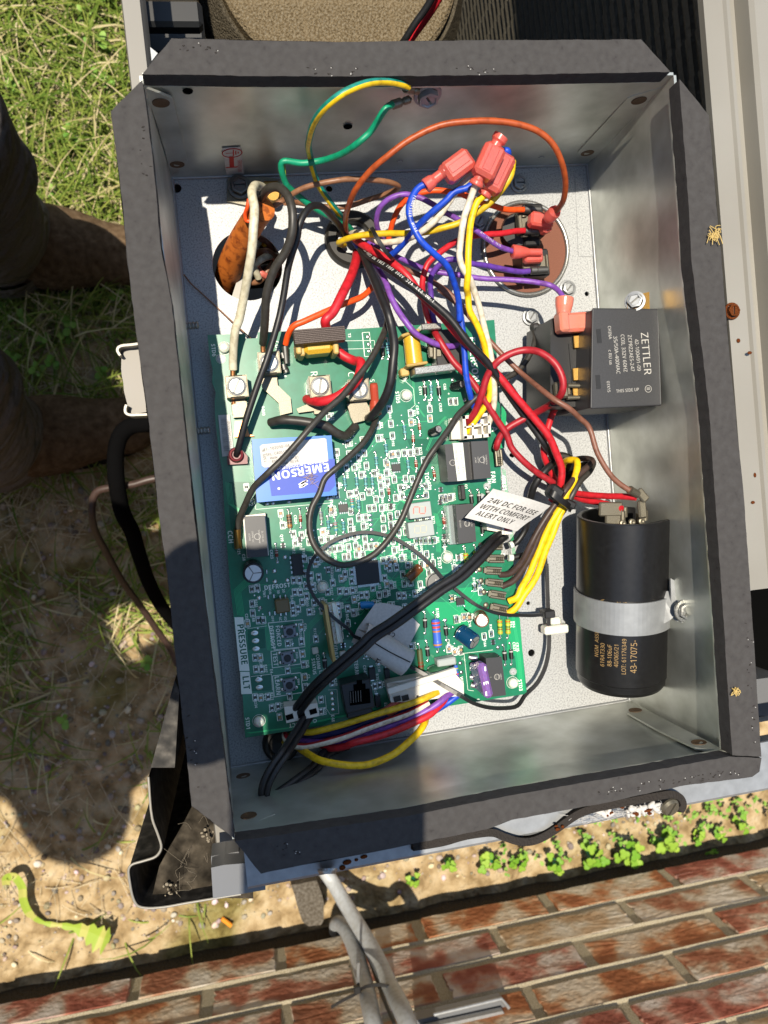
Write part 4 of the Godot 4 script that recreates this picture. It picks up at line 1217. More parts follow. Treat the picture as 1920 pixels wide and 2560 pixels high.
	# oval pads on the left, round solder joints here and there
	for q in [V(17.5,884,229.3), V(17.6,884,233.2), V(17.4,884,237.2), V(17.1,884,252.7), V(17,884,256.5), V(52.5,884,264.8), V(52.4,884,267.7), V(52.4,884,270.4), V(52.1,884,273.1), V(81,884,177.6), V(81,884,180), V(81,884,182.5), V(81,884,184.9), V(80.7,884,190)]:
		var s := MB.new()
		s.ball(Vector3(q.x, TOP, q.z), V(1.9, 0.35, 1.3) if q.x < 0.04 else V(1.1, 0.35, 0.9), 14, 8)
		part("solder_pad", [s, M.solder], board)
	for q in [V(89,884,88.2), V(89,884,92), V(88.9,884,95.4), V(30.4,884,199.9), V(30.1,884,205.2), V(36.3,884,205.2), V(21.5,884,212.3), V(21.4,884,217.3), V(36.3,884,193.7), V(61,884,180.5), V(120.2,884,259), V(120.3,884,263.9), V(114.5,884,235.8), V(141.3,884,253.7), V(50.2,884,253.1), V(21.4,884,217.3), V(99.7,884,165.5), V(102.2,884,165.3), V(106.7,884,165.5), V(109.5,884,165.5), V(99.7,884,170.4), V(101.9,884,170.7), V(106.7,884,170.7), V(109.5,884,170.7), V(41.1,884,166.5), V(60.3,884,166.8), V(30.4,884,166.4), V(33.2,884,166.4), V(122.9,884,159.2), V(130.6,884,113), V(136.2,884,123.8)]:
		dot(pads, q, 0.0011, 0.00005, 0.0005)
	for i in 190:
		var p: Vector3 = all[rng.randi() % all.size()]
		dot(pads, p + V(rng.randf_range(-6, 6), 0, rng.randf_range(-6, 6)), 0.00042, 0.00006, 0.00008)
	# traces
	for i in 330:
		var a: Vector3 = all[rng.randi() % all.size()]
		var e: Vector3 = all[rng.randi() % all.size()]
		if a.distance_to(e) > 0.034 or a.distance_to(e) < 0.002: continue
		a += V([-0.5, 0.0, 0.5][rng.randi() % 3], 0, 1.2 if rng.randf() < 0.5 else -1.2)
		e += V(0, 0, 1.2 if rng.randf() < 0.5 else -1.2)
		var dx: float = e.x - a.x
		var dz: float = e.z - a.z
		var m: float = minf(absf(dx), absf(dz))
		var b1: Vector3 = a + Vector3(signf(dx) * (absf(dx) - m) * 0.5, 0, signf(dz) * (absf(dz) - m) * 0.5)
		line(tr, [a, b1, b1 + Vector3(signf(dx) * m, 0, signf(dz) * m), e], 0.22, 0.00004)
	var mc: Vector3 = V(76.5,884,206.2)
	for s in 4:
		for i in 18:
			var f: float = (i + 0.5) / 18.0 - 0.5
			var dn: Vector3 = [Vector3(0, 0, -1), Vector3(1, 0, 0), Vector3(0, 0, 1), Vector3(-1, 0, 0)][s]
			var sd := Vector3(-dn.z, 0, dn.x)
			var p0: Vector3 = mc + dn * 0.0066 + sd * (f * 0.0105)
			var l1: float = 0.001 + absf(f) * 0.004
			var l2: float = 0.004 + absf(f) * 0.012
			var turn: float = 1.0 if (f > 0.0 or s == 2) and not (s == 2 and f > 0.3) else -1.0
			var p1: Vector3 = p0 + dn * l1
			var p2: Vector3 = p1 + (dn + sd * turn) * l2
			line(tr, [p0, p1, p2, p2 + (sd * turn if s % 2 == 0 else dn) * (0.006 + 0.002 * (i % 3))], 0.2, 0.00004)
	for g in [[V(11.5,884,153.8), V(11.7,884,164.2), V(16.3,884,168.9), 5], [V(16,884,202.3), V(9.9,884,206.8), V(10.4,884,219.3), 6], [V(22.9,884,238.5), V(22.9,884,229.3), V(23.3,884,225.5), 4], [V(40.2,884,247.3), V(42,884,230.4), V(51,884,222.8), 5], [V(152.9,884,161.1), V(153.5,884,181.3), V(154.2,884,206.8), 3], [V(149.8,884,229.9), V(151.7,884,254.7), V(151.6,884,277.3), 3], [V(8.8,884,278), V(27.7,884,278.6), V(75.1,884,275.6), 3], [V(109.8,884,110.5), V(109.1,884,122.7), V(113.8,884,130.5), 2], [V(124.9,884,131.4), V(119.4,884,135.9), V(113.1,884,147.6), 2], [V(97.5,884,167.3), V(96.6,884,171.1), V(100.3,884,174.4), 4], [V(113.9,884,179.9), V(115.3,884,187), V(113.5,884,199.7), 4]]:
		for i in g[3]:
			var o: Vector3 = V(i * 0.62, 0, i * 0.25)
			line(tr, [g[0] + o, g[1] + o, g[2] + o], 0.24, 0.00004)
	# large print
	silk(ink, "STD6", V(12.7,884,89.7), 1.9); silk(ink, "STD5", V(101.1,884,119.6), 1.9); silk(ink, "STD7", V(114.4,884,205.8), 1.9)
	silk(ink, "STD3", V(151.6,884,275.3), 1.9); silk(ink, "STD1", V(9.5,884,273.3), 1.9); silk(ink, "STD2", V(49.2,884,210.7), 1.9)
	silk(ink, "R", V(60.1,884,104.7), 3.2, 1, false, "Droid Sans"); silk(ink, "C", V(78.7,884,106.3), 3.2, 1, false, "Droid Sans"); silk(ink, "S", V(88.9,884,110.2), 2.2, 1, false, "Droid Sans")
	silk(ink, "COM", V(43.4,884,90.4), 2.0); silk(ink, "E8", V(45.7,884,104.3), 1.4); silk(ink, "T3", V(79.7,884,86.9), 1.4); silk(ink, "94V0", V(33.3,884,120.8), 1.5)
	silk(ink, "CCH", V(11,884,180.7), 2.3); silk(ink, "K2", V(22.5,884,165.3), 2.0); silk(ink, "F21", V(14.2,884,188.2), 1.4); silk(ink, "C38", V(16.3,884,191.5), 1.4)
	silk(ink, "DEFROST", V(31,884,207.6), 2.2, 0); silk(ink, "SW1", V(24.3,884,210.5), 1.3); silk(ink, "ON", V(27.2,884,209.9), 1.2); silk(ink, "OFF", V(27,884,223.4), 1.2)
	silk(ink, "30", V(31.2,884,210.4), 1.2); silk(ink, "20", V(33.8,884,210.2), 1.2); silk(ink, "4C", V(30.8,884,223.9), 1.3); silk(ink, "4D", V(33.3,884,224), 1.3)
	silk(ink, "FORCED", V(29,884,232.3), 2.0); silk(ink, "DEFROST", V(25.9,884,232.6), 2.0); silk(ink, "TEST", V(26.3,884,243.6), 2.2); silk(ink, "LEARN", V(26,884,256.9), 2.2)
	silk(ink, "COMM", V(47.2,884,247.8), 1.7); silk(ink, "STATUS", V(44.8,884,249.9), 1.7); silk(ink, "L2", V(48,884,253.5), 1.5); silk(ink, "XDATA", V(56.5,884,244.7), 2.0); silk(ink, "TERM", V(66.1,884,253.4), 2.0)
	silk(ink, "E48", V(51.6,884,277.5), 1.6); silk(ink, "SW3", V(37,884,243.1), 1.2); silk(ink, "SW4", V(36.4,884,256.5), 1.2); silk(ink, "E4", V(23.7,884,249.3), 1.4); silk(ink, "E7", V(30.5,884,266.6), 1.4); silk(ink, "E2", V(79.1,884,274.6), 1.5)
	silk(ink, "DCT", V(31.9,884,277.8), 2.0, 2); silk(ink, "O", V(42.4,884,277.3), 2.0)
	silk(ink, "TOP", V(112.2,884,161.6), 2.2, 1, true); silk(ink, "DS3", V(97.3,884,166.7), 1.4); silk(ink, "U3", V(82.1,884,214.3), 1.4); silk(ink, "C27", V(88.3,884,213.1), 1.4)
	silk(ink, "FAN", V(147.5,884,164.8), 2.3, 1, true); silk(ink, "IN", V(145.1,884,166.8), 1.8, 1, true); silk(ink, "49831", V(153,884,168.1), 2.2, 1, true); silk(ink, "S", V(148.8,884,205.6), 2.4, 1, true, "Droid Sans"); silk(ink, "A", V(150.5,884,140), 3.2, 1, true, "Droid Sans")
	silk(ink, "EMERSON", V(143,884,103.5), 3.6, 1, true, "Droid Sans"); silk(ink, "CLIMATE", V(139.2,884,109.2), 1.1, 1)
	silk(ink, "CR35", V(151.9,884,255), 1.5); silk(ink, "CR37", V(150.2,884,254.5), 1.5); silk(ink, "R94", V(151,884,242.8), 1.4); silk(ink, "R16", V(149.4,884,242.6), 1.4); silk(ink, "W2", V(120.1,884,267.7), 1.6); silk(ink, "F1", V(127.8,884,279.9), 1.4)
	silk(ink, "R180", V(110.8,884,231.4), 1.6); silk(ink, "CR42", V(70.2,884,255.3), 1.5); silk(ink, "R75", V(76.2,884,259.9), 1.5); silk(ink, "CR11", V(113.2,884,117.1), 1.4); silk(ink, "CR38", V(122.9,884,126.5), 1.4); silk(ink, "CR40", V(110.7,884,126.8), 1.4); silk(ink, "C66", V(126.2,884,116.2), 1.4); silk(ink, "Q1", V(132.3,884,168.1), 1.4); silk(ink, "U12", V(40.9,884,190.8), 1.4); silk(ink, "Q10", V(44.4,884,189.3), 1.4); silk(ink, "Q19", V(35.6,884,184), 1.4); silk(ink, "CR24", V(43.4,884,175.7), 1.4); silk(ink, "CR23", V(29.9,884,191.5), 1.4)
	silk(ink, "+", V(114.6,884,141.6), 1.6); silk(ink, "+", V(127.9,884,119.9), 1.6)
	# printed outlines
	silk_box(ink, V(88.1,884,92), 3.6, 12.0); silk_box(ink, V(104.9,884,168.3), 12.0, 7.6)
	for g in [[V(24.6,884,225.2), V(41.7,884,225.8), V(41.4,884,239.4), V(26.2,884,238.9), V(24.6,884,225.2)], [V(24.5,884,239.4), V(38.3,884,239.7), V(38.5,884,247.7), V(24.3,884,247.7), V(24.5,884,239.4)], [V(23.9,884,251.7), V(38,884,252.1), V(37.9,884,262.1), V(23.7,884,262.3), V(23.9,884,251.7)], [V(14.3,884,226.7), V(23.7,884,226.5)], [V(13.6,884,250.5), V(23.5,884,250.7), V(23.2,884,258.7)], [V(25.5,884,159), V(24.5,884,168.6), V(62.7,884,169.3), V(63,884,166.6)], [V(56.2,884,108.9), V(55.1,884,115), V(54.4,884,117.3)], [V(122.7,884,254.2), V(122.9,884,273.6), V(125.9,884,274.5)], [V(122.7,884,254.2), V(138.2,884,254.6)], [V(75.1,884,89.4), V(92.1,884,90.3), V(91.8,884,94.2), V(74.4,884,93.5)], [V(102.5,884,108), V(109.7,884,115.9), V(109.7,884,124.2), V(107.2,884,126)], [V(48.8,884,265.2), V(48.8,884,272.1), V(50.4,884,275.3), V(54.8,884,275.5), V(55.1,884,263.2), V(50.7,884,262.8)]]:
		line(ink, g, 0.35 if g.size() == 5 else 0.2, 0.00007)
	patch(ink, [V(8.6,884,220.2), V(12.9,884,220.7), V(13.1,884,247.6), V(8.3,884,246.9)], 0.00006)
	patch(ink, [V(8.5,884,247.4), V(13,884,248.1), V(13.1,884,259.1), V(7.9,884,258.5)], 0.00006)
	part("traces", [tr, M.trace], board).set_meta("kind", "stuff")
	part("copper_pour", [dark, M.pour, lite, M.pour_light], board).set_meta("kind", "stuff")
	part("solder_joints", [pads, M.solder], board).set_meta("kind", "stuff")
	part("silkscreen", [ink, M.silk], board)
	var neg := MB.new()
	for w in [["PRESSURE", V(11.1,884,234)], ["LLT", V(10.9,884,253.2)]]:
		silk(neg, w[0], w[1], 3.1, 1, true)
	for i in neg.v.size(): neg.v[i] = neg.v[i] + V(0, 0.06, 0)
	part("printed_word", [neg, M.pour], board)
	board_large()

func board_large():
	var pads := MB.new()
	for q in [V(21.7,894,109.5), V(38.1,894,99.5), V(61.1,894,112.5), V(79.9,894,115.6)]: lug(q, pads)
	# tinned bus straps
	slab("bus_strap", [V(34,888,104.7), V(41.6,888,105.5), V(40.6,888,108.5), V(46.9,888,115.8), V(47,888,123.1), V(41.1,888,124), V(41,888,118.1), V(33.7,888,110)], V(0, -1.0, 0), M.tin, board)
	slab("bus_strap", [V(50.1,888,123.6), V(61,888,123.1), V(63.7,888,120.4), V(58.1,888,119), V(53.7,888,120.1), V(49.3,888,121.6)], V(0, -1.2, 0), M.tin, board)
	slab("bus_strap", [V(74.1,890,121.5), V(83.4,890,120.4), V(87,890,128.3), V(83.9,890,129.9), V(76.5,890,131.2), V(75.4,890,128.3)], V(0, -3.0, 0), M.tin, board)
	slab("bus_strap", [V(19.3,889,116.9), V(25.6,889,116.1), V(25.8,889,123.5), V(18.6,889,123.4)], V(0, -4.0, 0), M.tin, board)
	slab("bus_strap", [V(19.1,887,125.1), V(24.2,887,125.1), V(25.1,887,131.7), V(27.6,887,132.9), V(17.9,887,132.7)], V(0, -2.0, 0), M.copper, board)
	# current transformer T3: laminated core over a taped coil
	var t := MB.new()
	for i in 8: t.box(at(V(62,906,90.6) + V(0, 0, -2.9 + i * 0.82), Vector3(1, 0, -0.02)), V(24.0 + rng.randf_range(-0.2, 0.2), 6.4, 0.74 + 0.05 * (i % 2)), 0.0001)
	var to: MeshInstance3D = part("current_transformer", [t, M.core], board)
	var tc := MB.new()
	tc.box(at(V(61.6,896,94.3), Vector3(1, 0, -0.03)), V(14, 14, 7), 0.0018)
	part("coil", [tc, M.coilyellow], to)
	var tb := MB.new()
	for q in [V(52.1,896,94.6), V(53.8,894,95.3), V(69.7,896,95.8)]: tb.box(at(q), V(2.6, 15, 6), 0.0006)
	part("bobbin", [tb, M.bobbin], to)
	# transformer T1: yellow coil standing between steel frame plates
	var y := MB.new()
	y.lathe(V(108.8,894,90.5), V(109.1,894,105.3) - V(108.8,894,90.5), [Vector2(0.0, 0), Vector2(0.0042, 0), Vector2(0.0041, 0.006), Vector2(0.0043, 0.0145), Vector2(0, 0.0145)], 24)
	var yo: MeshInstance3D = part("transformer", [y, M.coilyellow], board)
	var yb := MB.new()
	yb.box(at(V(107.6,894,90.5), Vector3(1, 0, -0.25)), V(10, 11, 1.4), 0.0006)
	yb.box(at(V(109.3,894,105.8), Vector3(1, 0, -0.08)), V(11, 11, 1.4), 0.0006)
	yb.box(at(V(104.4,889,108.2), Vector3(1, 0, -0.08)), V(4.4, 6, 4), 0.0006)
	part("bobbin", [yb, M.bobbin], yo)
	var yf := MB.new()
	yf.box(at(V(118.1,894,108.8), Vector3(1, 0, -0.04)), V(21, 11, 3.6), 0.0004)
	yf.box(at(V(118.2,894,88.1), Vector3(1, 0, 0)), V(10, 11, 3.0), 0.0004)
	part("frame", [yf, M.steel], yo)
	var rl := MB.new()
	rl.box(at(V(126.7,890,98.1)), V(13, 10, 18), 0.0005)
	part("relay", [rl, M.blackplastic], board)
	var ct := MB.new()
	ct.box(at(V(119.9,894,98.4)), V(6.5, 3, 8.5), 0.0005)
	ct.cyl(V(119.8,896,96.9), V(119.4,895,103.3), 0.0012, 0.0012, 10)
	part("spade_terminal", [ct, M.tin], board)
	# relay K2 in its white-edged well
	slab("relay_base", [V(17.9,890,170.9), V(28.8,890,170.8), V(28.4,890,191.3), V(17.8,890,191.4)], V(0, -5.8, 0), M.whiteplastic, board)
	relay_box([V(18.6,898,171.3), V(28.2,898,171.8), V(27.8,898,191), V(18,898,190.6)], 8.5, M.smallrelay, ["DC COIL CE", "SONG CHUAN", "", "250VAC 1LC", "UC2900"], 1)
	# pair of relays top right, with their paper label between
	relay_box([V(118.8,900,146.1), V(123.8,900,146.3), V(124.2,900,164.8), V(118.9,900,164.6)], 15.5, M.smallrelay, ["LCD", "UC900"], 1)
	relay_box([V(132.4,900,145.9), V(141.1,900,146.3), V(141,900,164.8), V(132.1,900,164.7)], 15.5, M.smallrelay, ["CE MADE IN", "ORWH-SH", "", "LCD1DF", "UC900"], 1)
	slab("relay_bridge", [V(124.7,897,146.2), V(133.3,897,145.8), V(133.1,897,164.8), V(125,897,164.8)], V(0, -12.8, 0), M.blackplastic, board)
	var pl: Array = [V(122.9,900.3,145.8), V(128.1,900.3,146.1), V(128.1,900.3,164.7), V(123.5,900.3,164.7)]
	var po: MeshInstance3D = slab("paper_label", pl, V(0, -2.6, 0), M.nylon, board)
	var pt := MB.new()
	var pu: Vector3 = (pl[3] - pl[0]).normalized()
	var pw: Vector3 = (pl[1] - pl[0]).normalized()
	words(pt, "UC 0160 0318 V10", (pl[0] + pl[1] + pl[2] + pl[3]) * 0.25 + pw * 0.0011 + V(0, 0.06, 0), 0.0011, pu, pw)
	words(pt, "5001 0257   REV B", (pl[0] + pl[1] + pl[2] + pl[3]) * 0.25 - pw * 0.0012 + V(0, 0.06, 0), 0.0011, pu, pw)
	part("lettering", [pt, M.ink], po)
	relay_box([V(121.9,898,176.5), V(131.1,898,176.7), V(130.8,898,195.8), V(121.7,898,195.9)], 13, M.smallrelay, ["COIL DC", "CHINA", "16A CO", "", "A250VAC"], 1)
	slab("relay_base", [V(119.1,892,176.6), V(123.8,892,176.7), V(123.6,892,196.5), V(118.9,892,196.3)], V(0, -7, 0), M.clear, board)
	# fuse, its holder and the small relay behind it
	relay_box([V(130.5,896,255.3), V(139,896,255.9), V(139.3,896,275.7), V(130.8,896,275.4)], 11.5, M.smallrelay, ["OMRON", "G5Q-1", "DC12V", "", "E"], 1)
	var fh := MB.new()
	for q in [V(124.3,887,255.8), V(124.2,887,261.4), V(123.8,887,266.1), V(123.9,887,270.4)]: fh.cyl(q, q + V(4.2, 0.8, 1.0), 0.0015, 0.0015, 12)
	part("fuse_clip", [fh, M.solder], board)
	var fu := MB.new()
	fu.box(at(V(126.4,903,263.9), Vector3(1, 0, -0.13)), V(4.6, 7.5, 18.0), 0.0014)
	fu.box(at(V(127.4,894,265.2), Vector3(1, 0, -0.13)), V(5.6, 12, 14), 0.0008)
	var fo: MeshInstance3D = part("blade_fuse", [fu, M.fuse], board)
	var fe := MB.new()
	words(fe, "E", V(126.2,906.9,264.8), 0.0026, Vector3(0.13, 0, 1).normalized(), Vector3(1, 0, -0.13).normalized(), "Droid Sans", true)
	for q in [V(126.5,906.9,257.7), V(125.8,906.9,270)]: fe.box(at(q), V(0.8, 0.1, 2.2))
	part("lettering", [fe, M.white], fo)
	# seven segment digits
	var n := 0
	for q in [[V(104.9,890,177.3), 11.4, 7.6], [V(104.5,890,186.8), 13.0, 7.8]]:
		var d := MB.new()
		d.box(at(q[0], Vector3(1, 0, -0.03)), V(q[1], 6.5, q[2]), 0.0002)
		var dn: MeshInstance3D = part("digit_display", [d, M.greydisp], board)
		for s in [[-4.2, 0, 0], [-2.0, -1.8, 1], [-2.0, 1.8, 1], [0, 0, 0], [2.0, -1.8, 1], [2.0, 1.8, 1], [4.2, 0, 0]]:
			var sg := MB.new()
			sg.box(at(q[0] + V(s[0] * 0.72 - 0.4, 3.27, s[1]) , Vector3(1, 0, 0.12)), V(0.55 if s[2] == 0 else 2.4, 0.06, 3.0 if s[2] == 0 else 0.5), 0.00002)
			part("segment", [sg, M.seg_lit if n == 0 and not (s[0] == -2.0 and s[1] > 0.0 or s[0] == 2.0 and s[1] < 0.0) else M.seg], dn)
		n += 1
	# push buttons
	for q in [V(34.6,886,230.3), V(32.1,886,243.2), V(31.6,886,256.7)]:
		var b := MB.new()
		b.box(at(q, Vector3(1, 0, -0.05)), V(6.0, 3.4, 6.0), 0.0003)
		var bo: MeshInstance3D = part("push_button", [b, M.btn], board)
		var c := MB.new()
		c.lathe(q + V(0, 1.7, 0), Vector3(0, 1, 0), [Vector2(0.0018, 0), Vector2(0.0017, 0.001), Vector2(0, 0.0011)], 18)
		for s in [[-1, -1], [1, -1], [1, 1], [-1, 1]]: c.lathe(q + V(s[0] * 2.2, 1.7, s[1] * 2.2), Vector3(0, 1, 0), [Vector2(0.0005, 0), Vector2(0.0004, 0.0003), Vector2(0, 0.0003)], 8)
		part("plunger", [c, M.blackplastic], bo)
		var g := MB.new()
		for s in [[-1, -1], [1, -1], [1, 1], [-1, 1]]: g.ball(Vector3(q.x, TOP, q.z) + V(s[0] * 3.5, 0.2, s[1] * 2.4), V(1.0, 0.7, 1.0), 9, 6)
		part("solder_legs", [g, M.solder], bo)
	# amber switch block of the defrost setting
	var am := MB.new()
	am.box(at(V(32.3,887,216.9), Vector3(1, 0, -0.03)), V(7.0, 6, 6.8), 0.0006)
	var ao: MeshInstance3D = part("jumper_block", [am, M.amber], board)
	var ap := MB.new()
	for q in [V(31.8,885,213), V(34.4,885,213.1), V(31.2,885,221.3), V(33.8,885,221.4), V(26,884.6,212.3), V(28.8,884.6,212.2), V(25.8,884.6,220.5), V(28.4,884.6,220.6), V(26.6,884.4,199.7), V(26.2,884.4,203.7)]: ap.box(at(q), V(0.9, 1.0, 2.2), 0.0002)
	part("pins", [ap, M.solder], ao)
	var ls := MB.new()
	for q in [V(46.2,885.5,241.7), V(59.6,885.5,245.4)]: ls.box(at(q, Vector3(1, 0, -0.06)), V(3.0, 2.0, 3.2), 0.0003)
	part("status_lamp", [ls, M.whiteplastic], board)
	# upright daughter board and its white header
	var db := MB.new()
	db.box(Transform3D(Basis(Vector3(0, 1, 0), 0.055), V(53.1,892,231.9)), V(1.6, 16, 29), 0.0001)
	part("daughter_board", [db, M.boardtan], board)
	var hd := MB.new()
	hd.box(Transform3D(Basis(Vector3(0, 1, 0), 0.05), V(56.7,891,228)), V(4.4, 9, 19.5), 0.0003)
	hd.box(Transform3D(Basis(Vector3(0, 1, 0), 0.05), V(56.9,896,227.2)), V(1.6, 3, 19.5), 0.0002)
	var ho: MeshInstance3D = part("header", [hd, M.nylon], board)
	for i in 6:
		var hp := MB.new()
		hp.cyl(V(54.4,896,221.4) + V(0.3 * i, 0, i * 2.7), V(55.8,896,221.7) + V(0.3 * i, 0, i * 2.7), 0.0004, 0.0003, 8)
		part("pin", [hp, M.solder], ho)
	# modular jack
	var j := MB.new()
	j.box(at(V(63.8,891,264.4), Vector3(1, 0, -0.09)), V(14.6, 13, 14.6), 0.0004)
	j.box(at(V(64,890,273), Vector3(1, 0, -0.09)), V(13, 11, 4), 0.0006)
	var jo: MeshInstance3D = part("modular_jack", [j, M.chipblack], board)
	var ji := MB.new()
	ji.prism([V(59.8,897.7,261.3), V(61.9,897.7,261.4), V(62,897.7,258.3), V(63.7,897.7,258.3), V(63.9,897.7,256.4), V(66.5,897.7,256.6), V(66.4,897.7,258.5), V(68,897.7,258.6), V(67.9,897.7,261.3), V(69.8,897.7,261.4), V(69.6,897.7,268.6), V(59.3,897.7,268.4)], V(0, -0.1, 0))
	part("socket_opening", [ji, M.hole], jo)
	for i in 5:
		var jp := MB.new()
		jp.cyl(V(60.2,898.1,261.5) + V(i * 1.25, 0, 0), V(59.9,898.1,267) + V(i * 1.25, 0, 0), 0.00022, 0.00022, 6)
		part("contact", [jp, M.dullsteel], jo)
	# white connectors
	var c1 := MB.new()
	c1.prism([V(27.8,894,265.2), V(44,894,265.7), V(44.1,894,272.2), V(28,894,273.3)], V(0, -9.5, 0))
	var c1o: MeshInstance3D = part("connector_housing", [c1, M.whiteplastic], board)
	for q in [V(29.9,894.2,270.4), V(35.6,894.2,270.3), V(41.5,894.2,269.5)]:
		var cv := MB.new()
		cv.box(at(q, Vector3(1, 0, -0.14)), V(3.6, 0.1, 2.6), 0.00003)
		part("cavity", [cv, M.black], c1o)
	var c2 := MB.new()
	c2.prism([V(79.4,892,261.7), V(81.2,895,260.7), V(112.9,895,259.4), V(118.1,895,266.4), V(118.1,893,274.4), V(114.2,893,273.2), V(91.1,893,272.5), V(80.5,893,271.2), V(79.7,892,264.3)], V(0, -8, 0))
	c2.box(at(V(96.4,897,261.6), Vector3(1, 0, -0.155)), V(36, 3, 3.2), 0.0004)
	var c2o: MeshInstance3D = part("connector_housing", [c2, M.whiteplastic], board)
	for q in [V(83.7,893.2,269.9), V(87.9,893.2,270), V(95.5,893.2,270.9), V(101,893.2,270.9), V(108.3,893.2,270.5), V(113.2,893.2,270.7), V(116.4,893.2,271.2)]:
		var cv := MB.new()
		cv.box(at(q, Vector3(1, 0, -0.14)), V(3.6, 0.1, 2.8), 0.00003)
		part("cavity", [cv, M.rubber], c2o)
	var c3 := MB.new()
	for g in [[V(130.4,896,132.7), V(145.2,896,132.2), V(145.3,896,133.7), V(130.4,896,134.3)], [V(130.4,896,132.7), V(131.9,896,132.7), V(131.9,896,144.1), V(130.1,896,144.2)], [V(130.4,896,142.8), V(144.3,896,142.6), V(144.2,896,144.3), V(130.1,896,144.4)], [V(143.6,896,132.4), V(145.3,896,132.3), V(144.2,896,144.3), V(143,896,144.2)], [V(134.9,896,136.7), V(135.9,896,136.8), V(135.4,896,144.5), V(134.5,896,144.4)], [V(139.9,896,137.1), V(140.8,896,137.2), V(140.3,896,144.4), V(139.5,896,144.3)], [V(130.8,896,138), V(144.4,896,137.5), V(144.4,896,138.4), V(130.8,896,138.8)]]: c3.prism(g, V(0, -11, 0))
	c3.prism([V(125.9,890,132.9), V(132.3,890,132.5), V(132.2,890,144), V(125.4,890,143.6)], V(0, -5, 0))
	c3.prism([V(133,889,133.4), V(146.7,889,132.6), V(146.1,889,143.4), V(132.5,889,143.2)], V(0, -4, 0))
	part("connector_housing", [c3, M.whiteplastic], board)
	var c4 := MB.new()
	c4.prism([V(138.2,894,186.4), V(146.5,894,187.8), V(146.3,894,193.2), V(138.3,894,191)], V(0, -9, 0))
	c4.prism([V(145.6,896,187.8), V(146.8,896,188.2), V(146.5,896,194.1), V(145.2,896,193.9)], V(0, -11, 0))
	c4.prism([V(146.4,896,192.3), V(151,896,192.6), V(150.7,896,194.3), V(146.4,896,194.2)], V(0, -11, 0))
	var c4o: MeshInstance3D = part("connector_housing", [c4, M.whiteplastic], board)
	var c4r := MB.new()
	c4r.prism([V(148,893,188.7), V(152.1,893,189.9), V(151.8,893,193.1), V(147.7,893,192.6)], V(0, -8, 0))
	part("red_insert", [c4r, M.red], c4o)
	# quick connect tabs on the right edge
	for q in [[V(149.8,888,154.7), 0.0, 3.0], [V(143.3,887,200), 1.45, 3.2], [V(143.4,887,206.8), 1.45, 3.2], [V(141.3,887,212.8), 1.4, 3.0], [V(141.4,887,219.1), 1.35, 3.0], [V(142.4,887,225.5), 1.3, 3.2], [V(142.7,887,232.6), 1.25, 3.2]]:
		var k := MB.new()
		var dirv := Vector3(sin(q[1]), 0, cos(q[1]))
		k.box(Transform3D(Basis(dirv.cross(Vector3(0, 1, 0)), Vector3(0, 1, 0), dirv), q[0]), V(q[2], 1.0, 9.5), 0.0002)
		for s in [-1, 1]:
			var o: Vector3 = dirv.cross(Vector3(0, 1, 0)) * (s * q[2] * 0.00045)
			k.cyl(q[0] + o + dirv * -0.0035 + V(0, 0.8, 0), q[0] + o + dirv * 0.0045 + V(0, 0.8, 0), 0.0008, 0.0008, 8)
		for i in 4: k.lathe(q[0] + dirv * (0.001 * i) + V(0, 0.9, 0), dirv, [Vector2(0.0013, 0), Vector2(0.0016, 0.0003), Vector2(0.0013, 0.0006)], 8)
		k.ball(Vector3(q[0].x, TOP, q[0].z) - dirv * 0.006, V(1.6, 0.9, 1.6), 10, 6)
		part("quick_connect", [k, M.tin], board)
	var cc := MB.new()
	cc.cyl(V(14.7,890,177), V(14.3,889,181.3), 0.0018, 0.0017, 12)
	cc.cyl(V(14.3,889,181.3), V(14.2,888,186), 0.0013, 0.0015, 12)
	cc.box(at(V(14.2,886,184.3)), V(3.6, 0.8, 5), 0.0002)
	part("quick_connect", [cc, M.bronze], board)
	var pc := MB.new()
	for q in [V(45.2,888,94.1), V(45.1,888,99.7), V(45.9,887,101)]: pc.cyl(q, q + V(0.4, 0, 2.6), 0.0016, 0.0016, 10)
	pc.cyl(V(46.8,889,91.1), V(46.7,888,99.3), 0.0017, 0.0014, 10)
	part("quick_connect", [pc, M.dullsteel], board)
	# red snap boot on the far left
	var mb := MB.new()
	mb.prism([V(13.7,890,142), V(16.3,892,139.1), V(20.9,892,139.3), V(23.3,890,142.5), V(22.9,889,146.1), V(13.5,889,145.7)], V(0, -5, 0))
	mb.lathe(V(18.1,892,141.4), Vector3(0, 1, 0), [Vector2(0.0038, -0.002), Vector2(0.0032, 0.0012), Vector2(0.0024, 0.0015), Vector2(0.0021, 0)], 20)
	part("snap_boot", [mb, M.maroon], board)
	# blue power module with its paper label
	var bl := MB.new()
	bl.prism([V(25.9,904,135.5), V(63.1,904,137), V(62.8,904,165.4), V(25.2,904,165)], V(0, -19, 0))
	var bo2: MeshInstance3D = part("power_module", [bl, M.bluebox], board)
	var lb := MB.new()
	lb.prism([V(31.5,904.2,147.9), V(63.5,904.2,148.2), V(62.4,904.2,160.9), V(59.4,904.2,163.3), V(32.2,904.2,162.7)], V(0, -0.15, 0))
	part("blue_label", [lb, M.bluelabel], bo2)
	var wl := MB.new()
	wl.prism([V(30.3,904.4,138.4), V(59.7,904.4,138), V(60.5,904.4,138.6), V(60.4,904.4,148.9), V(59.4,904.4,149.3), V(30.5,904.4,149.2), V(29.2,904.4,148.2), V(29.2,904.4,139.2)], V(0, -0.15, 0))
	part("paper_label", [wl, M.paper], bo2)
	var lt := MB.new()
	var up: Vector3 = V(0, 0.06, 0)
	var rx := Vector3(1, 0, -0.075).normalized()
	var ry := Vector3(-0.075, 0, -1).normalized()
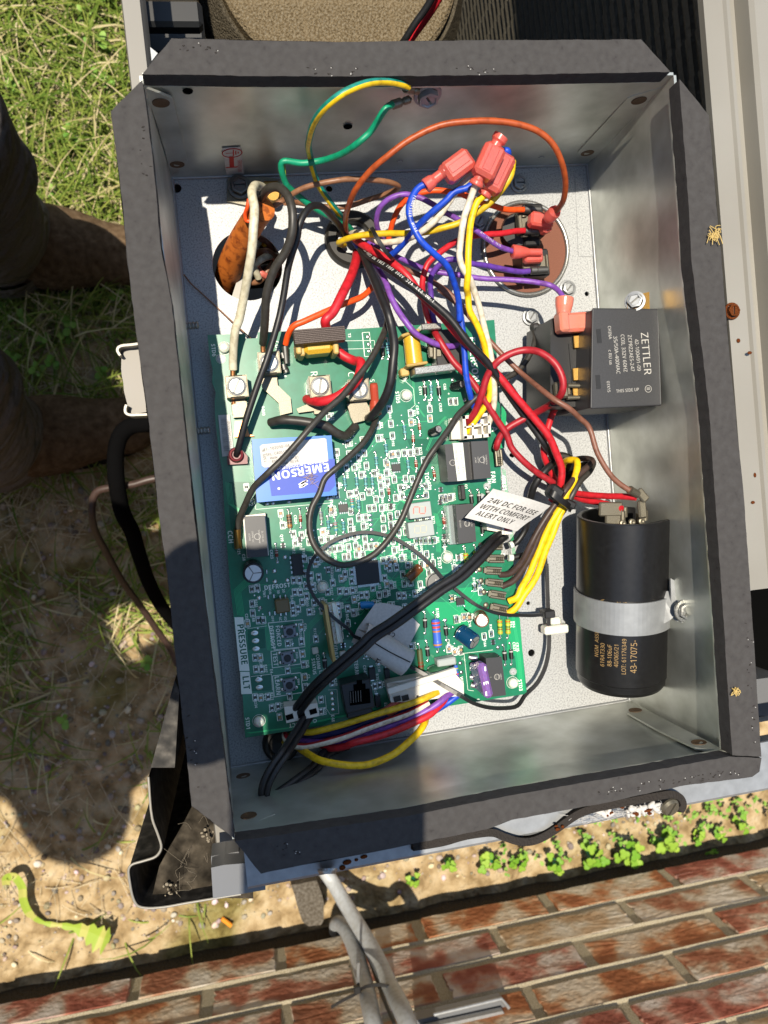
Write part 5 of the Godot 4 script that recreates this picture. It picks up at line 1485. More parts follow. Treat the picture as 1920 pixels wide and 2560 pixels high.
	for w in [["47-102090-04", V(36.8,904.4,140.4), 1.25], ["SRL C4051715934", V(39,904.4,142.8), 1.2], ["Made in Mexico", V(39.7,904.4,144.6), 1.1], ["49831101-01B1", V(40.2,904.4,146.3), 1.2], ["AM 6046 REVA", V(40.5,904.4,147.9), 1.2]]:
		words(lt, w[0], w[1] + up, w[2] * 0.001, rx, ry, "Droid Sans Mono")
	words(lt, "1509 P", V(30.8,904.4,143.8) + up, 0.0012, ry, -rx, "Droid Sans Mono")
	part("lettering", [lt, M.ink], bo2)
	var le := MB.new()
	words(le, "EMERSON", V(46.8,904.2,152.7) + up, 0.0037, -rx, -ry, "Droid Sans", true, 1.15)
	words(le, "Climate Technologies", V(47.1,904.2,149.4) + up, 0.0017, -rx, -ry)
	for i in 3:
		var q: Vector3 = V(46.2,904.2,158.2) + up + rx * (i * 0.0009 - 0.001) + ry * (i * 0.0004)
		le.face([q, q + rx * 0.0026 + ry * 0.0004, q + rx * 0.0030 + ry * -0.0003, q + rx * 0.0003 + ry * -0.0009], Vector3(0, 1, 0))
		le.face([q + ry * -0.0012, q + rx * 0.0024 + ry * -0.0011, q + rx * 0.0027 + ry * -0.0018, q + rx * 0.0003 + ry * -0.0021], Vector3(0, 1, 0))
	dot(le, V(35.9,904.2,159.6), 0.0006, 0.0203, 0.0001)
	part("lettering", [le, M.white], bo2)
	# barcode label at the board's left edge
	var bc: Array = [V(11.5,885,121.2), V(17.1,885,121.4), V(17,885,141.4), V(11.3,885,141.3)]
	var bco: MeshInstance3D = slab("barcode_label", bc, V(0, -0.8, 0), M.paper, board)
	var bm := MB.new()
	var bu: Vector3 = (bc[3] - bc[0])
	var bw: Vector3 = (bc[1] - bc[0])
	for i in 34:
		var f: float = 0.07 + 0.024 * i
		var th: float = [0.004, 0.007, 0.011][(i * 7 + i / 3) % 3]
		var p0: Vector3 = bc[0] + bu * f + bw * 0.16 + V(0, 0.05, 0)
		bm.face([p0, p0 + bw * 0.45, p0 + bw * 0.45 + bu * th, p0 + bu * th], Vector3(0, 1, 0))
	words(bm, "115062104000650", bc[0] + bu * 0.5 + bw * 0.8 + V(0, 0.05, 0), 0.0011, -bu.normalized(), -bw.normalized(), "Droid Sans Mono")
	part("lettering", [bm, M.ink], bco)
	part("solder_joints", [pads, M.solder], board)

func hexbox(b: MB, p: Vector3, along: Vector3, s: Vector3, bev: float) -> void:
	b.box(at(p, along), s, bev)

func loose_gear():
	# ---- black power relay on the right wall
	var k: Node3D = thing("power_relay", "black square power relay with brass blades mounted on the right wall", "relay", V(228.5,882,108.4))
	var kb := MB.new()
	kb.prism([V(187.3,932,91.5), V(219.7,932,93.7), V(217.2,932,138), V(182.1,932,136.7)], V(0, -42, 0))
	for e in [[V(187.3,932,91.5), V(219.7,932,93.7)], [V(219.7,932,93.7), V(217.2,932,138)], [V(217.2,932,138), V(182.1,932,136.7)], [V(182.1,932,136.7), V(187.3,932,91.5)]]: kb.tube([e[0] - V(0, 0.5, 0), e[1] - V(0, 0.5, 0)], 0.0006, 8, 1)
	part("case", [kb, M.relaybody], k)
	var ks := MB.new()
	ks.prism([V(173.7,914,91.3), V(176.8,914,90.9), V(177.7,914,89.5), V(195.4,914,88.5), V(190.4,914,135.2), V(169.6,914,133)], V(0, -32, 0))
	part("terminal_base", [ks, M.blackplastic], k)
	var kr := MB.new()
	kr.box(at(V(181.8,914.4,113.7)), V(0.5, 0.6, 20))
	kr.box(at(V(189.4,915.5,109)), V(4.5, 2.4, 1.6), 0.0004)
	kr.box(at(V(187.1,915.5,133)), V(4.5, 2.4, 1.6), 0.0004)
	kr.box(at(V(188.8,932,104)), V(2.2, 0.5, 6.4))
	kr.box(at(V(186.4,932,125.1)), V(2.2, 0.5, 6.4))
	part("rib", [kr, M.chipblack], k)
	var cr := MB.new()
	cr.box(at(V(174.3,917,126)), V(6.5, 4.5, 8.2), 0.001)
	cr.box(at(V(177.7,916,126.1)), V(3, 3, 5.5), 0.0006)
	for q in [[V(177.6,918,124.2), V(185.8,918,125)], [V(176.7,918,130), V(184.9,918,130.5)]]: cr.cyl(q[0], q[1], 0.0011, 0.001, 12)
	part("crimp_terminal", [cr, M.tin], k)
	for q in [V(187.3,916,103.4), V(185.4,916,118.9), V(184.6,916,127.2)]:
		var t := MB.new()
		t.box(at(q), V(7.4, 0.9, 6.0), 0.0002)
		var to: MeshInstance3D = part("blade", [t, M.brass], k)
		var h := MB.new()
		h.cyl(q + V(0.3, 0.3, 0), q + V(0.3, 0.52, 0), 0.0008, 0.0008, 12)
		part("blade_hole", [h, M.black], to)
	var kt := MB.new()
	var ux := Vector3(0, 0, 1)
	var uy := Vector3(1, 0, 0)
	for w in [["ZETTLER", V(211.8,932.1,113.8), 3.5, 1.1], ["42-100491-09", V(207.5,932.1,114.1), 1.75, 1.0], ["ZCPRZ2AE5-247", V(204.2,932.1,113), 1.75, 1.0], ["COIL 332V 60HZ", V(200.6,932.1,112.8), 1.75, 1.0], ["35/50A-400VAC", V(196.9,932.1,113.4), 1.75, 1.05], ["CHINA", V(194.4,932.1,102.8), 1.5, 1.0], ["c RU us", V(193.6,932.1,114.2), 1.5, 1.0], ["01X15", V(191.4,932.1,127.7), 1.4, 1.0]]:
		words(kt, w[0], w[1], w[2] * 0.001, ux, uy, "Droid Sans", false, w[3])
	words(kt, "THIS SIDE UP", V(200.8,932.1,130.1), 0.0014, uy, -ux)
	words(kt, "R", V(211.3,932.1,130.3), 0.0017, ux, uy)
	var ring := []
	for i in 21: ring.append(V(211.3,932.1,130.3) + V(1.6 * cos(TAU * i / 20.0), 0.02, 1.6 * sin(TAU * i / 20.0)))
	kt.tube(ring, 0.00016, 4, 1)
	part("lettering", [kt, M.print_grey], k)

	# ---- start capacitor in its strap
	var p1: Vector3 = V(205,910,190.1)
	var p2: Vector3 = V(202.4,896,277.4)
	var d: Vector3 = (p2 - p1).normalized()
	var len: float = p1.distance_to(p2)
	var c: Node3D = thing("start_capacitor", "large black cylindrical capacitor lying in a steel strap beside the board", "capacitor", p2 - Vector3(0, 0.023, 0))
	var cb := MB.new()
	cb.lathe(p1, d, [Vector2(0, 0.009), Vector2(0.0205, 0.009), Vector2(0.0207, 0.0004), Vector2(0.0212, 0), Vector2(0.0226, 0), Vector2(0.023, 0.0006), Vector2(0.023, len - 0.006), Vector2(0.0225, len - 0.0054), Vector2(0.0222, len - 0.002), Vector2(0.021, len), Vector2(0, len)], 64)
	var cm := mt(C("1b1b1c"), 0.33, 0.0, noise_tex(0.03, 5, [[0.0, C("a8a49c")], [0.35, C("d0ccc8")], [1.0, C("ffffff")]], 36), 0.05)
	part("can", [cb, cm], c)
	var u: Vector3 = d.cross(Vector3(0, 1, 0)).normalized()      # sideways
	if u.x < 0.0: u = -u
	var v: Vector3 = u.cross(d).normalized()
	if v.y < 0.0: v = -v
	var ct := MB.new()
	for w in [["NGM  ASSE", -59.0, 0.0555, 2.0], ["61RAT330", -51.0, 0.0605, 2.0], ["88-106uF", -42.0, 0.0602, 2.0], ["40/065/21", -34.0, 0.0600, 1.9], ["LOT: 61176349", -25.0, 0.0600, 2.0], ["43-17075-", -13.5, 0.0600, 2.9], ["MA", -52.0, 0.0335, 1.8], ["C", -42.0, 0.0335, 2.0], ["Hz", -33.0, 0.0335, 2.0], ["1206", -25.0, 0.0345, 1.6]]:
		var fl := MB.new()
		words(fl, w[0], Vector3(), w[3] * 0.001, Vector3(1, 0, 0), Vector3(0, 0, -1), "Droid Sans", false, 1.0 if w[1] < -14.0 else 0.95)
		var s: int = ct.v.size()
		for q in fl.v:
			var a: float = deg_to_rad(w[1]) + q.z / 0.023
			var nn: Vector3 = u * sin(a) + v * cos(a)
			ct.vert(p1 + d * (w[2] + 0.006 - q.x) + nn * 0.02305, nn)
		for i in range(0, fl.ix.size(), 3): ct.tri(s + fl.ix[i], s + fl.ix[i + 1], s + fl.ix[i + 2])
	part("lettering", [ct, M.print_gold], c)
	var tm := MB.new()
	for q in [[-6.0, 4.0], [5.0, 6.0], [0.0, -5.0]]:
		hexbox(tm, p1 + d * 0.004 + u * (q[0] * 0.001) + v * (q[1] * 0.001), d, V(11, 5, 1.4), 0.0003)
		tm.cyl(p1 + d * 0.002 + u * (q[0] * 0.001 + 0.003) + v * (q[1] * 0.001), p1 - d * 0.003 + u * (q[0] * 0.001 + 0.003) + v * (q[1] * 0.001), 0.0016, 0.0014, 10)
	hexbox(tm, V(195,916,185.9), Vector3(1, 0, 0.1), V(12, 2.2, 7), 0.0006)
	hexbox(tm, V(195.7,916,191.2), Vector3(1, 0, 0.1), V(8, 2.0, 5), 0.0006)
	hexbox(tm, V(208.4,922,187.2), Vector3(0, 0, 1), V(9, 2.4, 4.2), 0.0008)
	tm.cyl(V(199.7,928,176.9), V(204.5,926,179.6), 0.0021, 0.0019, 14)
	hexbox(tm, V(208,924,180.3), Vector3(0.6, 0, 0.8), V(7, 2, 4), 0.0006)
	for i in 3: tm.lathe(V(202,917,193.4) + V(i * 5.0 - 2.0, 0, 0), Vector3(0, 1, 0), [Vector2(0.0018, 0), Vector2(0.0016, 0.0012), Vector2(0.0009, 0.0014), Vector2(0, 0.0009)], 14)
	part("terminal", [tm, M.tin], c)
	var sp := MB.new()
	var t0: float = 0.0345
	var sw := 0.0165
	var prev := []
	for i in 37:
		var a: float = lerpf(-2.2, 0.95, i / 36.0)
		var nn: Vector3 = u * sin(a) + v * cos(a)
		var row := [p1 + d * (t0 + 0.004) + nn * 0.0233, p1 + d * (t0 + 0.004) + nn * 0.0243, p1 + d * (t0 + 0.004 + sw) + nn * 0.0243, p1 + d * (t0 + 0.004 + sw) + nn * 0.0233]
		if i > 0:
			var mid: Vector3 = (row[0] + prev[2]) * 0.5
			for j in 4: sp.face([prev[j], prev[(j + 1) % 4], row[(j + 1) % 4], row[j]], (prev[j] + row[(j + 1) % 4]) * 0.5 - mid)
		prev = row
	sp.prism([V(214.6,921,228.9), V(219.9,926,228), V(222.3,932,226.7), V(228.7,932,234.7), V(222.3,932,246.6), V(216,930,239.5), V(215.6,927,241.9), V(212.6,921,245.7)], V(0, -1, 0))
	var so: Node3D = thing("capacitor_strap", "bent grey steel strap wrapped over the black capacitor, screwed at its right end", "strap", V(222.3,930,237.7))
	part("band", [sp, M.galv_clean], so)
	slab("back_plate", [V(217.5,927,221.7), V(232,927,232), V(230.4,927,249.2), V(226.1,927,248.4), V(216.5,927,241.2)], V(0, -1.2, 0), M.galv_clean, so)
	put("screw", screw_mesh(0.0052, M.steel), facing(V(220,932.5,237.1), Vector3(0.05, 1, 0), 0.9), so)

	# ---- round fibre plate with terminal blocks, upper right
	var fc: Vector3 = V(182,870,44.7)
	var f: Node3D = thing("terminal_plate", "round brown fibre plate in a metal ring carrying two terminal blocks", "terminal plate", fc)
	var fd := MB.new()
	fd.lathe(fc, Vector3(0, 1, 0), [Vector2(0.0235, 0.0003), Vector2(0.0232, 0.0012), Vector2(0, 0.0012)], 56)
	part("plate", [fd, M.fibre], f)
	var fr := MB.new()
	var rp := []
	for i in 57: rp.append(fc + V(23.6 * cos(TAU * i / 56.0), 1.6, 24.6 * sin(TAU * i / 56.0)))
	fr.tube(rp, 0.0012, 10, 1)
	part("ring", [fr, M.steel], f)
	var tb := MB.new()
	tb.cyl(V(177.7,871,34.3), V(174.1,882,37.8), 0.0085, 0.008, 24)
	tb.box(at(V(181.7,879,34.6)), V(11, 15, 17), 0.0008)
	tb.box(at(V(181.1,878,55.9)), V(15, 14, 14), 0.0008)
	tb.box(at(V(181.2,878,43.8)), V(9, 10, 6), 0.0008)
	part("terminal_block", [tb, M.blackplastic], f)
	var cl := MB.new()
	cl.box(at(V(177.4,888,35)), V(9, 1.6, 11), 0.0004)
	cl.box(at(V(172.9,887,36)), V(2, 5, 12), 0.0004)
	cl.box(at(V(179.1,887,56.5)), V(12.5, 1.6, 6.5), 0.0004)
	cl.box(at(V(185.9,886,57)), V(1.2, 5, 8), 0.0003)
	for q in [V(175.1,889,33.1), V(181.1,889,33.1), V(175.3,888,42.8), V(181.1,888,42.6)]:
		cl.tube([q + V(-1.6, -1, 0), q + V(-0.8, 0.6, 0.5), q + V(0.6, 0.6, 0.5), q + V(1.5, -1, 0)], 0.0006, 8, 4)
	part("clip", [cl, M.tin], f)
	for q in [[V(174.2,892,30.9), V(182.9,892,31.3), 0.002], [V(174,891,41.3), V(182.9,891,41.6), 0.002], [V(175.2,891,61.6), V(184.2,891,61.7), 0.0021]]:
		var sp2 := MB.new()
		sp2.lathe(q[0], q[1] - q[0], [Vector2(0, 0), Vector2(q[2], 0.0002), Vector2(q[2], 0.003), Vector2(q[2] * 0.85, 0.0034), Vector2(q[2], 0.0038), Vector2(q[2] * 0.9, q[0].distance_to(q[1])), Vector2(0, q[0].distance_to(q[1]))], 14)
		part("spade_terminal", [sp2, M.dullsteel], f)

	# ---- rubber grommets
	for g in [["thick black rubber grommet around the wire hole above the board", V(88.4,870,36.1), 14.6, 8.4, 6.0], ["black rubber grommet under the yellow and brown wire bundle right of the board", V(190.3,870,165.3), 10.4, 6.4, 4.0], ["black rubber grommet half hidden under the board's lower left edge", V(24.8,870,290.1), 9.6, 6.0, 5.0]]:
		var gm := MB.new()
		gm.lathe(g[1], Vector3(0, 1, 0), [Vector2(g[3] * 0.001, -0.003), Vector2(g[3] * 0.001, g[4] * 0.00085), Vector2((g[3] + 0.8) * 0.001, g[4] * 0.001), Vector2((g[2] - 1.6) * 0.001, g[4] * 0.001), Vector2((g[2] - 0.4) * 0.001, g[4] * 0.00075), Vector2(g[2] * 0.001, g[4] * 0.0003), Vector2(g[2] * 0.001, 0.0003)], 48)
		if g[4] == 5.0 and g[2] < 10.0: gm.lathe(g[1], Vector3(0, 1, 0), [Vector2(0.0062, 0.0016), Vector2(0.0, 0.0006)], 24)
		solo("grommet", g[0], "grommet", [gm, M.rubber], g[1], "rubber grommets of the box")

	# ---- orange rubber sleeve coming up through the large hole
	var os := MB.new()
	os.tube([V(42.7,904,30.1), V(40.1,898,30.6), V(36.4,888,32.4), V(31.9,878,35.9), V(27.5,866,40.1), V(24.5,854,43.9), V(22.1,830,47.6)], 0.0056, 20, 6, 0.0, TAU, 1.0, 0.0070)
	var oo: MeshInstance3D = solo("rubber_sleeve", "dusty orange rubber sleeve slanting out of the large panel hole", "sleeve", [os, M.rubberorange], V(27.5,866,40.1))
	var ol := MB.new()
	var lp: Array = MB.smooth([V(36.2,907,26.6), V(35.2,906,29.7), V(33.9,903,32.1), V(34.3,901,34.3), V(35.6,901,34.6)], 4)
	ol.tube(lp, 0.0009, 8, 1)
	ol.prism([V(40.7,902,32.9), V(46.1,903,31.5), V(41.5,897,34.8), V(40.1,894,35.5), V(39.8,899,33.6)], V(0, -1.5, 0))
	part("split_flap", [ol, M.orange], oo)
	# wires and sheet seen through the hole
	var cols := ["cream", "tan", "pinkwire", "cream", "tan", "brown", "charcoal", "cream", "yellow"]
	var hp := [[V(38.8,840,32.9), V(44.4,834,26.1), V(49.7,836,30.1), V(53.1,830,35.9)], [V(38.7,836,34.8), V(44.7,842,35.8), V(49.9,836,38.5), V(50.7,830,43.8)], [V(38.4,830,37.9), V(40.9,834,44.4), V(46.2,830,45.7), V(53.5,824,39.6)], [V(39.5,834,47), V(37.9,840,42.2), V(42.2,844,39.9), V(49.1,836,36.4), V(54.1,830,37)], [V(35.4,826,47.3), V(39.6,830,47.5), V(45.4,832,42.5), V(55.2,824,28.9)], [V(40.6,836,26.5), V(45.4,840,29.6), V(48.5,834,32.6), V(50.7,828,39.5)], [V(36,824,41.4), V(42.6,826,39.6), V(49.2,824,39.4), V(54.4,820,44.1)], [V(44.5,830,20.6), V(47.3,832,24.5), V(53.5,826,28.3)], [V(43.7,830,18.4), V(44.4,828,22.1), V(45.4,820,25)]]
	for i in hp.size():
		var hw := MB.new()
		for j in hp[i].size(): hp[i][j] = hp[i][j] + Vector3(0, 0.016, 0)
		hw.tube(hp[i], 0.0019, 8)
		solo("harness_wire", ["cream wire curled in the dark below the large panel hole", "brown wire curving below the large panel hole", "pinkish wire looping below the large panel hole", "cream wire looped tightly below the large panel hole", "tan wire crossing below the large panel hole", "brown wire falling away below the large panel hole", "grey wire lowest in the tangle below the large panel hole", "cream wire at the top right inside the large panel hole", "yellow wire deep inside the large panel hole"][i], "wire", [hw, M[cols[i]]], hp[i][0], "wires under the panel")
	var sh := MB.new()
	sh.prism([V(14.8,830,13), V(28.9,830,13.6), V(24.4,830,55.7), V(10.3,830,54.9)], V(0, -1, 0))
	sh.prism([V(31.9,854,39.8), V(34.3,854,45.9), V(31.5,854,61.9), V(22.6,854,61.3)], V(0, -1, 0))
	sh.prism([V(32,815,43.7), V(57,815,42.9), V(55.5,815,57.3), V(30.7,815,55.8)], V(0, -1, 0))
	solo("inner_sheet", "grey inner sheet metal glimpsed through the large panel hole", "sheet metal", [sh, M.paint], V(19.9,810,28.5))

	# ---- paper warning tag
	var tg := MB.new()
	var e4: Array = [V(136.8,914,169.9), V(168.3,906,181.6), V(148.2,910,191.9), V(120.9,916,182.1)]
	var n := 10
	for i in n:
		for j in n:
			var q := []
			for o in [[0, 0], [1, 0], [1, 1], [0, 1]]:
				var s: float = float(i + o[0]) / n
				var t: float = float(j + o[1]) / n
				q.append(warp(e4, s, t))
			tg.face(q, Vector3(0, 1, 0))
	for i in n:
		for q in [[0.0, 1], [1.0, 1], [0.0, 0], [1.0, 0]]:
			var a: Vector3 = warp(e4, float(i) / n, q[0]) if q[1] == 1 else warp(e4, q[0], float(i) / n)
			var b: Vector3 = warp(e4, float(i + 1) / n, q[0]) if q[1] == 1 else warp(e4, q[0], float(i + 1) / n)
			tg.face([a, b, b - V(0, 0.25, 0), a - V(0, 0.25, 0)], (a + b) * 0.5 - (e4[0] + e4[2]) * 0.5)
	var to2: MeshInstance3D = solo("warning_tag", "white paper flag with three lines of black capitals beside the wire bundle", "tag", [tg, M.paper], e4[1])
	var tt := MB.new()
	for w in [["24V DC FOR USE", 0.34, 0.50], ["WITH COMFORT", 0.56, 0.49], ["ALERT ONLY", 0.775, 0.44]]:
		var fl := MB.new()
		words(fl, w[0], Vector3(), 0.148, Vector3(1, 0, 0), Vector3(0, 0, -1), "Droid Sans", true)
		var s: int = tt.v.size()
		for q in fl.v: tt.vert(warp(e4, w[2] + q.x * 0.55, w[1] + q.z) + V(0, 0.08, 0), Vector3(0, 1, 0))
		for i in range(0, fl.ix.size(), 3): tt.tri(s + fl.ix[i], s + fl.ix[i + 1], s + fl.ix[i + 2])
	part("lettering", [tt, M.ink], to2)

	# ---- wire-marker flag on the long tie
	var fg := MB.new()
	fg.prism([V(77.3,896,220.3), V(81.9,896,220.9), V(89.8,896,223.5), V(98.6,895,234.1), V(91.6,894,244.9), V(79.5,894,237), V(67,895,232)], V(0, -0.3, 0))
	fg.prism([V(67,895,232), V(72.2,899,235.1), V(68.5,897,241), V(63.7,894,238.3), V(65.7,894,235.1)], V(0, -0.3, 0))
	var go: MeshInstance3D = solo("marker_flag", "rolled grey white paper flag with a black line on the thin tie", "tag", [fg, M.paper], V(78.2,894,233.7))
	var fr2 := MB.new()
	fr2.tube([V(68.1,899,234.5), V(89.3,899,251.2)], 0.0070, 24, 1, -0.2, TAU - 0.35)
	part("roll", [fr2, M.paper], go)
	var fi := MB.new()
	fi.tube([V(70.8,907,235.6), V(79.5,907,242.4), V(89.5,907,249.1)], 0.0003, 6, 3)
	words(fi, "P", V(75.1,904,246.4), 0.0042, Vector3(0.8, 0, 0.5).normalized(), Vector3(0.5, 0, -0.8).normalized())
	words(fi, "P2", V(82.9,896.3,237), 0.0036, Vector3(0.8, 0, 0.5).normalized(), Vector3(0.5, 0, -0.8).normalized())
	part("print", [fi, M.ink], go)

	# ---- cable ties and clips
	var z1 := MB.new()
	z1.ribbon([V(92,898,40.3), V(90.6,910,43.8), V(90.7,916,48.9), V(93.7,916,54.7), V(97.8,912,58.1), V(100.6,904,56.8)], V(1.6, 0, -0.9), 0.0005, 4)
	solo("cable_tie", "black cable tie across the wires beside the upper grommet", "cable tie", [z1, M.blackplastic], V(95,910,52.9), "black cable ties")
	var z2 := MB.new()
	z2.box(at(V(170.2,908,175.2), Vector3(0.75, 0, 0.6)), V(8, 6, 7), 0.0012)
	z2.ribbon([V(169.5,904,173), V(168.1,912,173.8), V(171.8,912,177.5), V(175.9,910,180.3), V(182.2,900,183.6)], V(-1.6, 0, 2.6), 0.0006, 4)
	z2.box(at(V(179,904,181.9), Vector3(0.8, 0, 0.5)), V(6, 5, 4), 0.0008)
	solo("cable_tie", "black cable tie with a square head around the yellow and brown wires", "cable tie", [z2, M.blackplastic], V(173.4,906,177.7), "black cable ties")
	var z3 := MB.new()
	z3.box(at(V(170.1,884,239.4)), V(6, 8, 4.2), 0.0006)
	z3.ribbon([V(166.4,886,239.1), V(160.6,887,238.7), V(152.6,889,237.2), V(145.2,891,235.8), V(138,893,233.3), V(129.6,895,228.7), V(123.5,895,223.5), V(117.1,895,217.3), V(117.4,895,217.9), V(113.7,895,214), V(105.6,896,203.2), V(98,896,195.6), V(89.4,896,189.3), V(80.1,896,185.7), V(72.5,896,184.8), V(63.8,896,186), V(56.9,896,188.5), V(55.2,896,189.7), V(49.5,896,194.2), V(46.1,896,200.4), V(45.6,896,206.9), V(47.5,897,213.1), V(51.4,898,219.1), V(56.5,898,225), V(62.6,897,231.2), V(64.7,896,234.7), V(67.8,896,236.6)], V(0, 1.5, 0), 0.0008, 4)
	z3.ribbon([V(92.3,892,254.9), V(99.6,894,260), V(107.2,898,265.8), V(114.1,900,270.8), V(120.6,898,275.9), V(129,894,280.6), V(139,890,283.8), V(148.2,886,284.9), V(153.8,883,281), V(161.1,882,276.2), V(166.2,882,269.1), V(169.6,881,260.9), V(171.2,880,253), V(171.9,880,240.6), V(172.7,880,227.1), V(173.8,879,213.8), V(173.5,879,214.6), V(173.4,879,206.8)], V(0, 1.5, 0), 0.0009, 4)
	solo("cable_tie", "long thin black tie looping over the board to the white clip", "cable tie", [z3, M.blackplastic], V(171.7,880,240.3), "black cable ties")
	var z4 := MB.new()
	z4.box(at(V(175,880,249.1), Vector3(1, 0, 0.03)), V(13.5, 7, 4.6), 0.0008)
	z4.box(at(V(176.9,876,246.1)), V(6, 5, 5), 0.001)
	solo("nylon_clip", "white nylon clip on the panel holding the long thin black tie", "clip", [z4, M.nylon], V(177,875,250.2))

	# ---- loose gasket strip drooping over the rail, and the cocoon beside it
	var gs := MB.new()
	gs.ribbon([V(73.4,956,314.6), V(80.5,954,315.9), V(87.9,954,315.9), V(94.8,954,315.2), V(101.7,954,315.2), V(109.2,954,316.1), V(114.4,954,319.1), V(120.4,954,322), V(126.3,953,323.5), V(132.1,953,322.5), V(138.1,953,320.2), V(143,954,317.2), V(148.6,955,314.3), V(155.5,956,312.7), V(166.7,957,312.2), V(177.8,957,312.1), V(185.9,957,312.1), V(193.2,956,313.1), V(198.2,954,316.9), V(199.3,953,320.7), V(198.1,952,323.4)], V(0, -7.5, 2.5), 0.0016, 5)
	solo("loose_gasket", "wavy strip of black foam gasket peeled off along the front rail", "gasket", [gs, M.foam_dark], V(121.7,950,324))
	var cw := MB.new()
	for i in 26:
		var t: float = rng.randf()
		var q: Vector3 = V(158.1,953,316.2).lerp(V(187.6,953,319.5), t) + V(rng.randf_range(-1, 1), rng.randf_range(-0.3, 0.8), rng.randf_range(-1.5, 1.8))
		cw.ball(q, V(rng.randf_range(1.2, 3.5), rng.randf_range(0.6, 1.4), rng.randf_range(0.8, 1.8)), 9, 6, Basis(Vector3(0, 1, 0), rng.randf() * 3.0))
	for i in 50:
		var q: Vector3 = V(146.3,953,317.5).lerp(V(188.6,954,318.7), rng.randf())
		cw.tube([q, q + V(rng.randf_range(-4, 4), rng.randf_range(0, 1.5), rng.randf_range(-2, 2)), q + V(rng.randf_range(-8, 8), rng.randf_range(-1, 1), rng.randf_range(-4, 4))], 0.00009, 4, 3)
	var rb := MB.new()
	for q in [V(163.1,954.5,317.1), V(174.8,954.5,319.2), V(182.3,954.5,318.8), V(139,954.5,318.7), V(180.6,954.7,319.5), V(167.5,955,314.2), V(173.8,956,312.5)]:
		for i in 4: rb.ball(q + V(rng.randf_range(-1.5, 1.5), rng.randf_range(-0.2, 0.4), rng.randf_range(-1, 1)), V(rng.randf_range(0.5, 1.2), 0.5, rng.randf_range(0.4, 0.9)), 7, 5)
	solo("cocoon", "white spider cocoon with rusty crumbs on the front rail", "cocoon", [cw, M.paper, rb, M.rust], V(176.1,952,319.1))
	# cobwebs and debris
	var wb := MB.new()
	for i in 16:
		var q: Vector3 = V(-19.3,904,307.1).lerp(V(-30.4,904,344.6), rng.randf()) + V(rng.randf_range(-4, 12), 0, rng.randf_range(-6, 6))
		wb.tube([q, q + V(rng.randf_range(-4, 4), rng.randf_range(0, 3), rng.randf_range(-4, 4)), q + V(rng.randf_range(-9, 9), rng.randf_range(0, 5), rng.randf_range(-9, 9))], 0.00006, 4, 3)
	for q in [V(-33.4,903,339.4), V(-13.2,906,316.1), V(-6.7,906,321)]:
		for i in 10: wb.ball(q + V(rng.randf_range(-3, 3), rng.randf_range(-0.5, 1), rng.randf_range(-3, 3)), V(rng.randf_range(0.3, 1.1), 0.3, rng.randf_range(0.3, 0.9)), 6, 4)
	solo("cobweb", "dusty cobweb threads and crumbs in the dark lower left corner", "cobweb", [wb, M.web], V(-25.2,902,327.5))
	for dd in [["tan tuft of dry debris on the upper right foam gasket", V(225.5,970,71.5), 6.0], ["crumb of dry tan debris on the lower right foam gasket", V(218.2,970,266.1), 3.0], ["pale lint caught on the blue module", V(50.4,905,156.2), 7.0]]:
		var db := MB.new()
		for i in (14 if dd[2] > 6.5 else 26):
			var q: Vector3 = dd[1] + V(rng.randf_range(-0.3, 0.3) * dd[2], rng.randf_range(0, 0.6), rng.randf_range(-0.3, 0.3) * dd[2])
			db.tube([q, q + V(rng.randf_range(-0.3, 0.3) * dd[2], 0.5, rng.randf_range(-0.3, 0.3) * dd[2]), q + V(rng.randf_range(-0.6, 0.6) * dd[2], rng.randf_range(0, 1), rng.randf_range(-0.6, 0.6) * dd[2])], 0.00022 if dd[2] < 6.5 else 0.0001, 4, 2)
		solo("debris", dd[0], "debris", [db, mt(C("a8949c"), 0.9) if dd[2] > 6.5 else M.boardtan], dd[1])
	var tw := MB.new()
	tw.tube([V(2.1,871.5,49.3), V(5.3,872.2,54.4), V(9.3,872,58.7), V(15.4,871.6,65.3), V(22.8,874,74.1), V(31,880,84.4)], 0.00035, 6, 5)
	solo("dry_stem", "thin dry brown stem lying across the panel's left edge", "stem", [tw, M.tan], V(9.3,871,58.5))
	var gr := MB.new()
	for q in [V(44.5,870.8,57.7), V(39.6,870.8,74.5)]: gr.ball(q, V(0.4, 0.2, 0.4), 6, 4)
	# worn edges of the foam: dark chips and pale specks
	var wc := MB.new()
	var ws := MB.new()
	for e in [[V(151.8,969.1,299.6), V(219.3,969.1,302.4), 46], [V(227.5,969.1,236.5), V(225.6,969.1,290.7), 16], [V(12.2,969.1,-7.3), V(28.2,969.1,-5.1), 10], [V(60.4,969.1,1.9), V(82.4,969.1,2.8), 12], [V(115.3,969.1,2.1), V(136.4,969.1,1.6), 9], [V(-3.6,969.1,21.1), V(-2.5,969.1,40.7), 9], [V(-9.6,969.1,271), V(-10.8,969.1,234.4), 12], [V(16.9,969.1,297), V(28.8,969.1,302.9), 10]]:
		for i in e[2]:
			var q: Vector3 = e[0].lerp(e[1], rng.randf()) + V(rng.randf_range(-1.6, 1.6), 0, rng.randf_range(-1.6, 1.6))
			wc.ball(q, V(rng.randf_range(0.2, 0.7), 0.1, rng.randf_range(0.12, 0.35)), 7, 4, Basis(Vector3(0, 1, 0), rng.randf_range(-0.5, 0.5)))
			if rng.randf() < 0.3: ws.ball(q + V(rng.randf_range(-1, 1), 0.05, rng.randf_range(-1, 1)), V(0.28, 0.12, 0.2), 5, 3)
	part("worn_chips", [wc, M.foam_dark, ws, M.paper], box_node).set_meta("kind", "stuff")
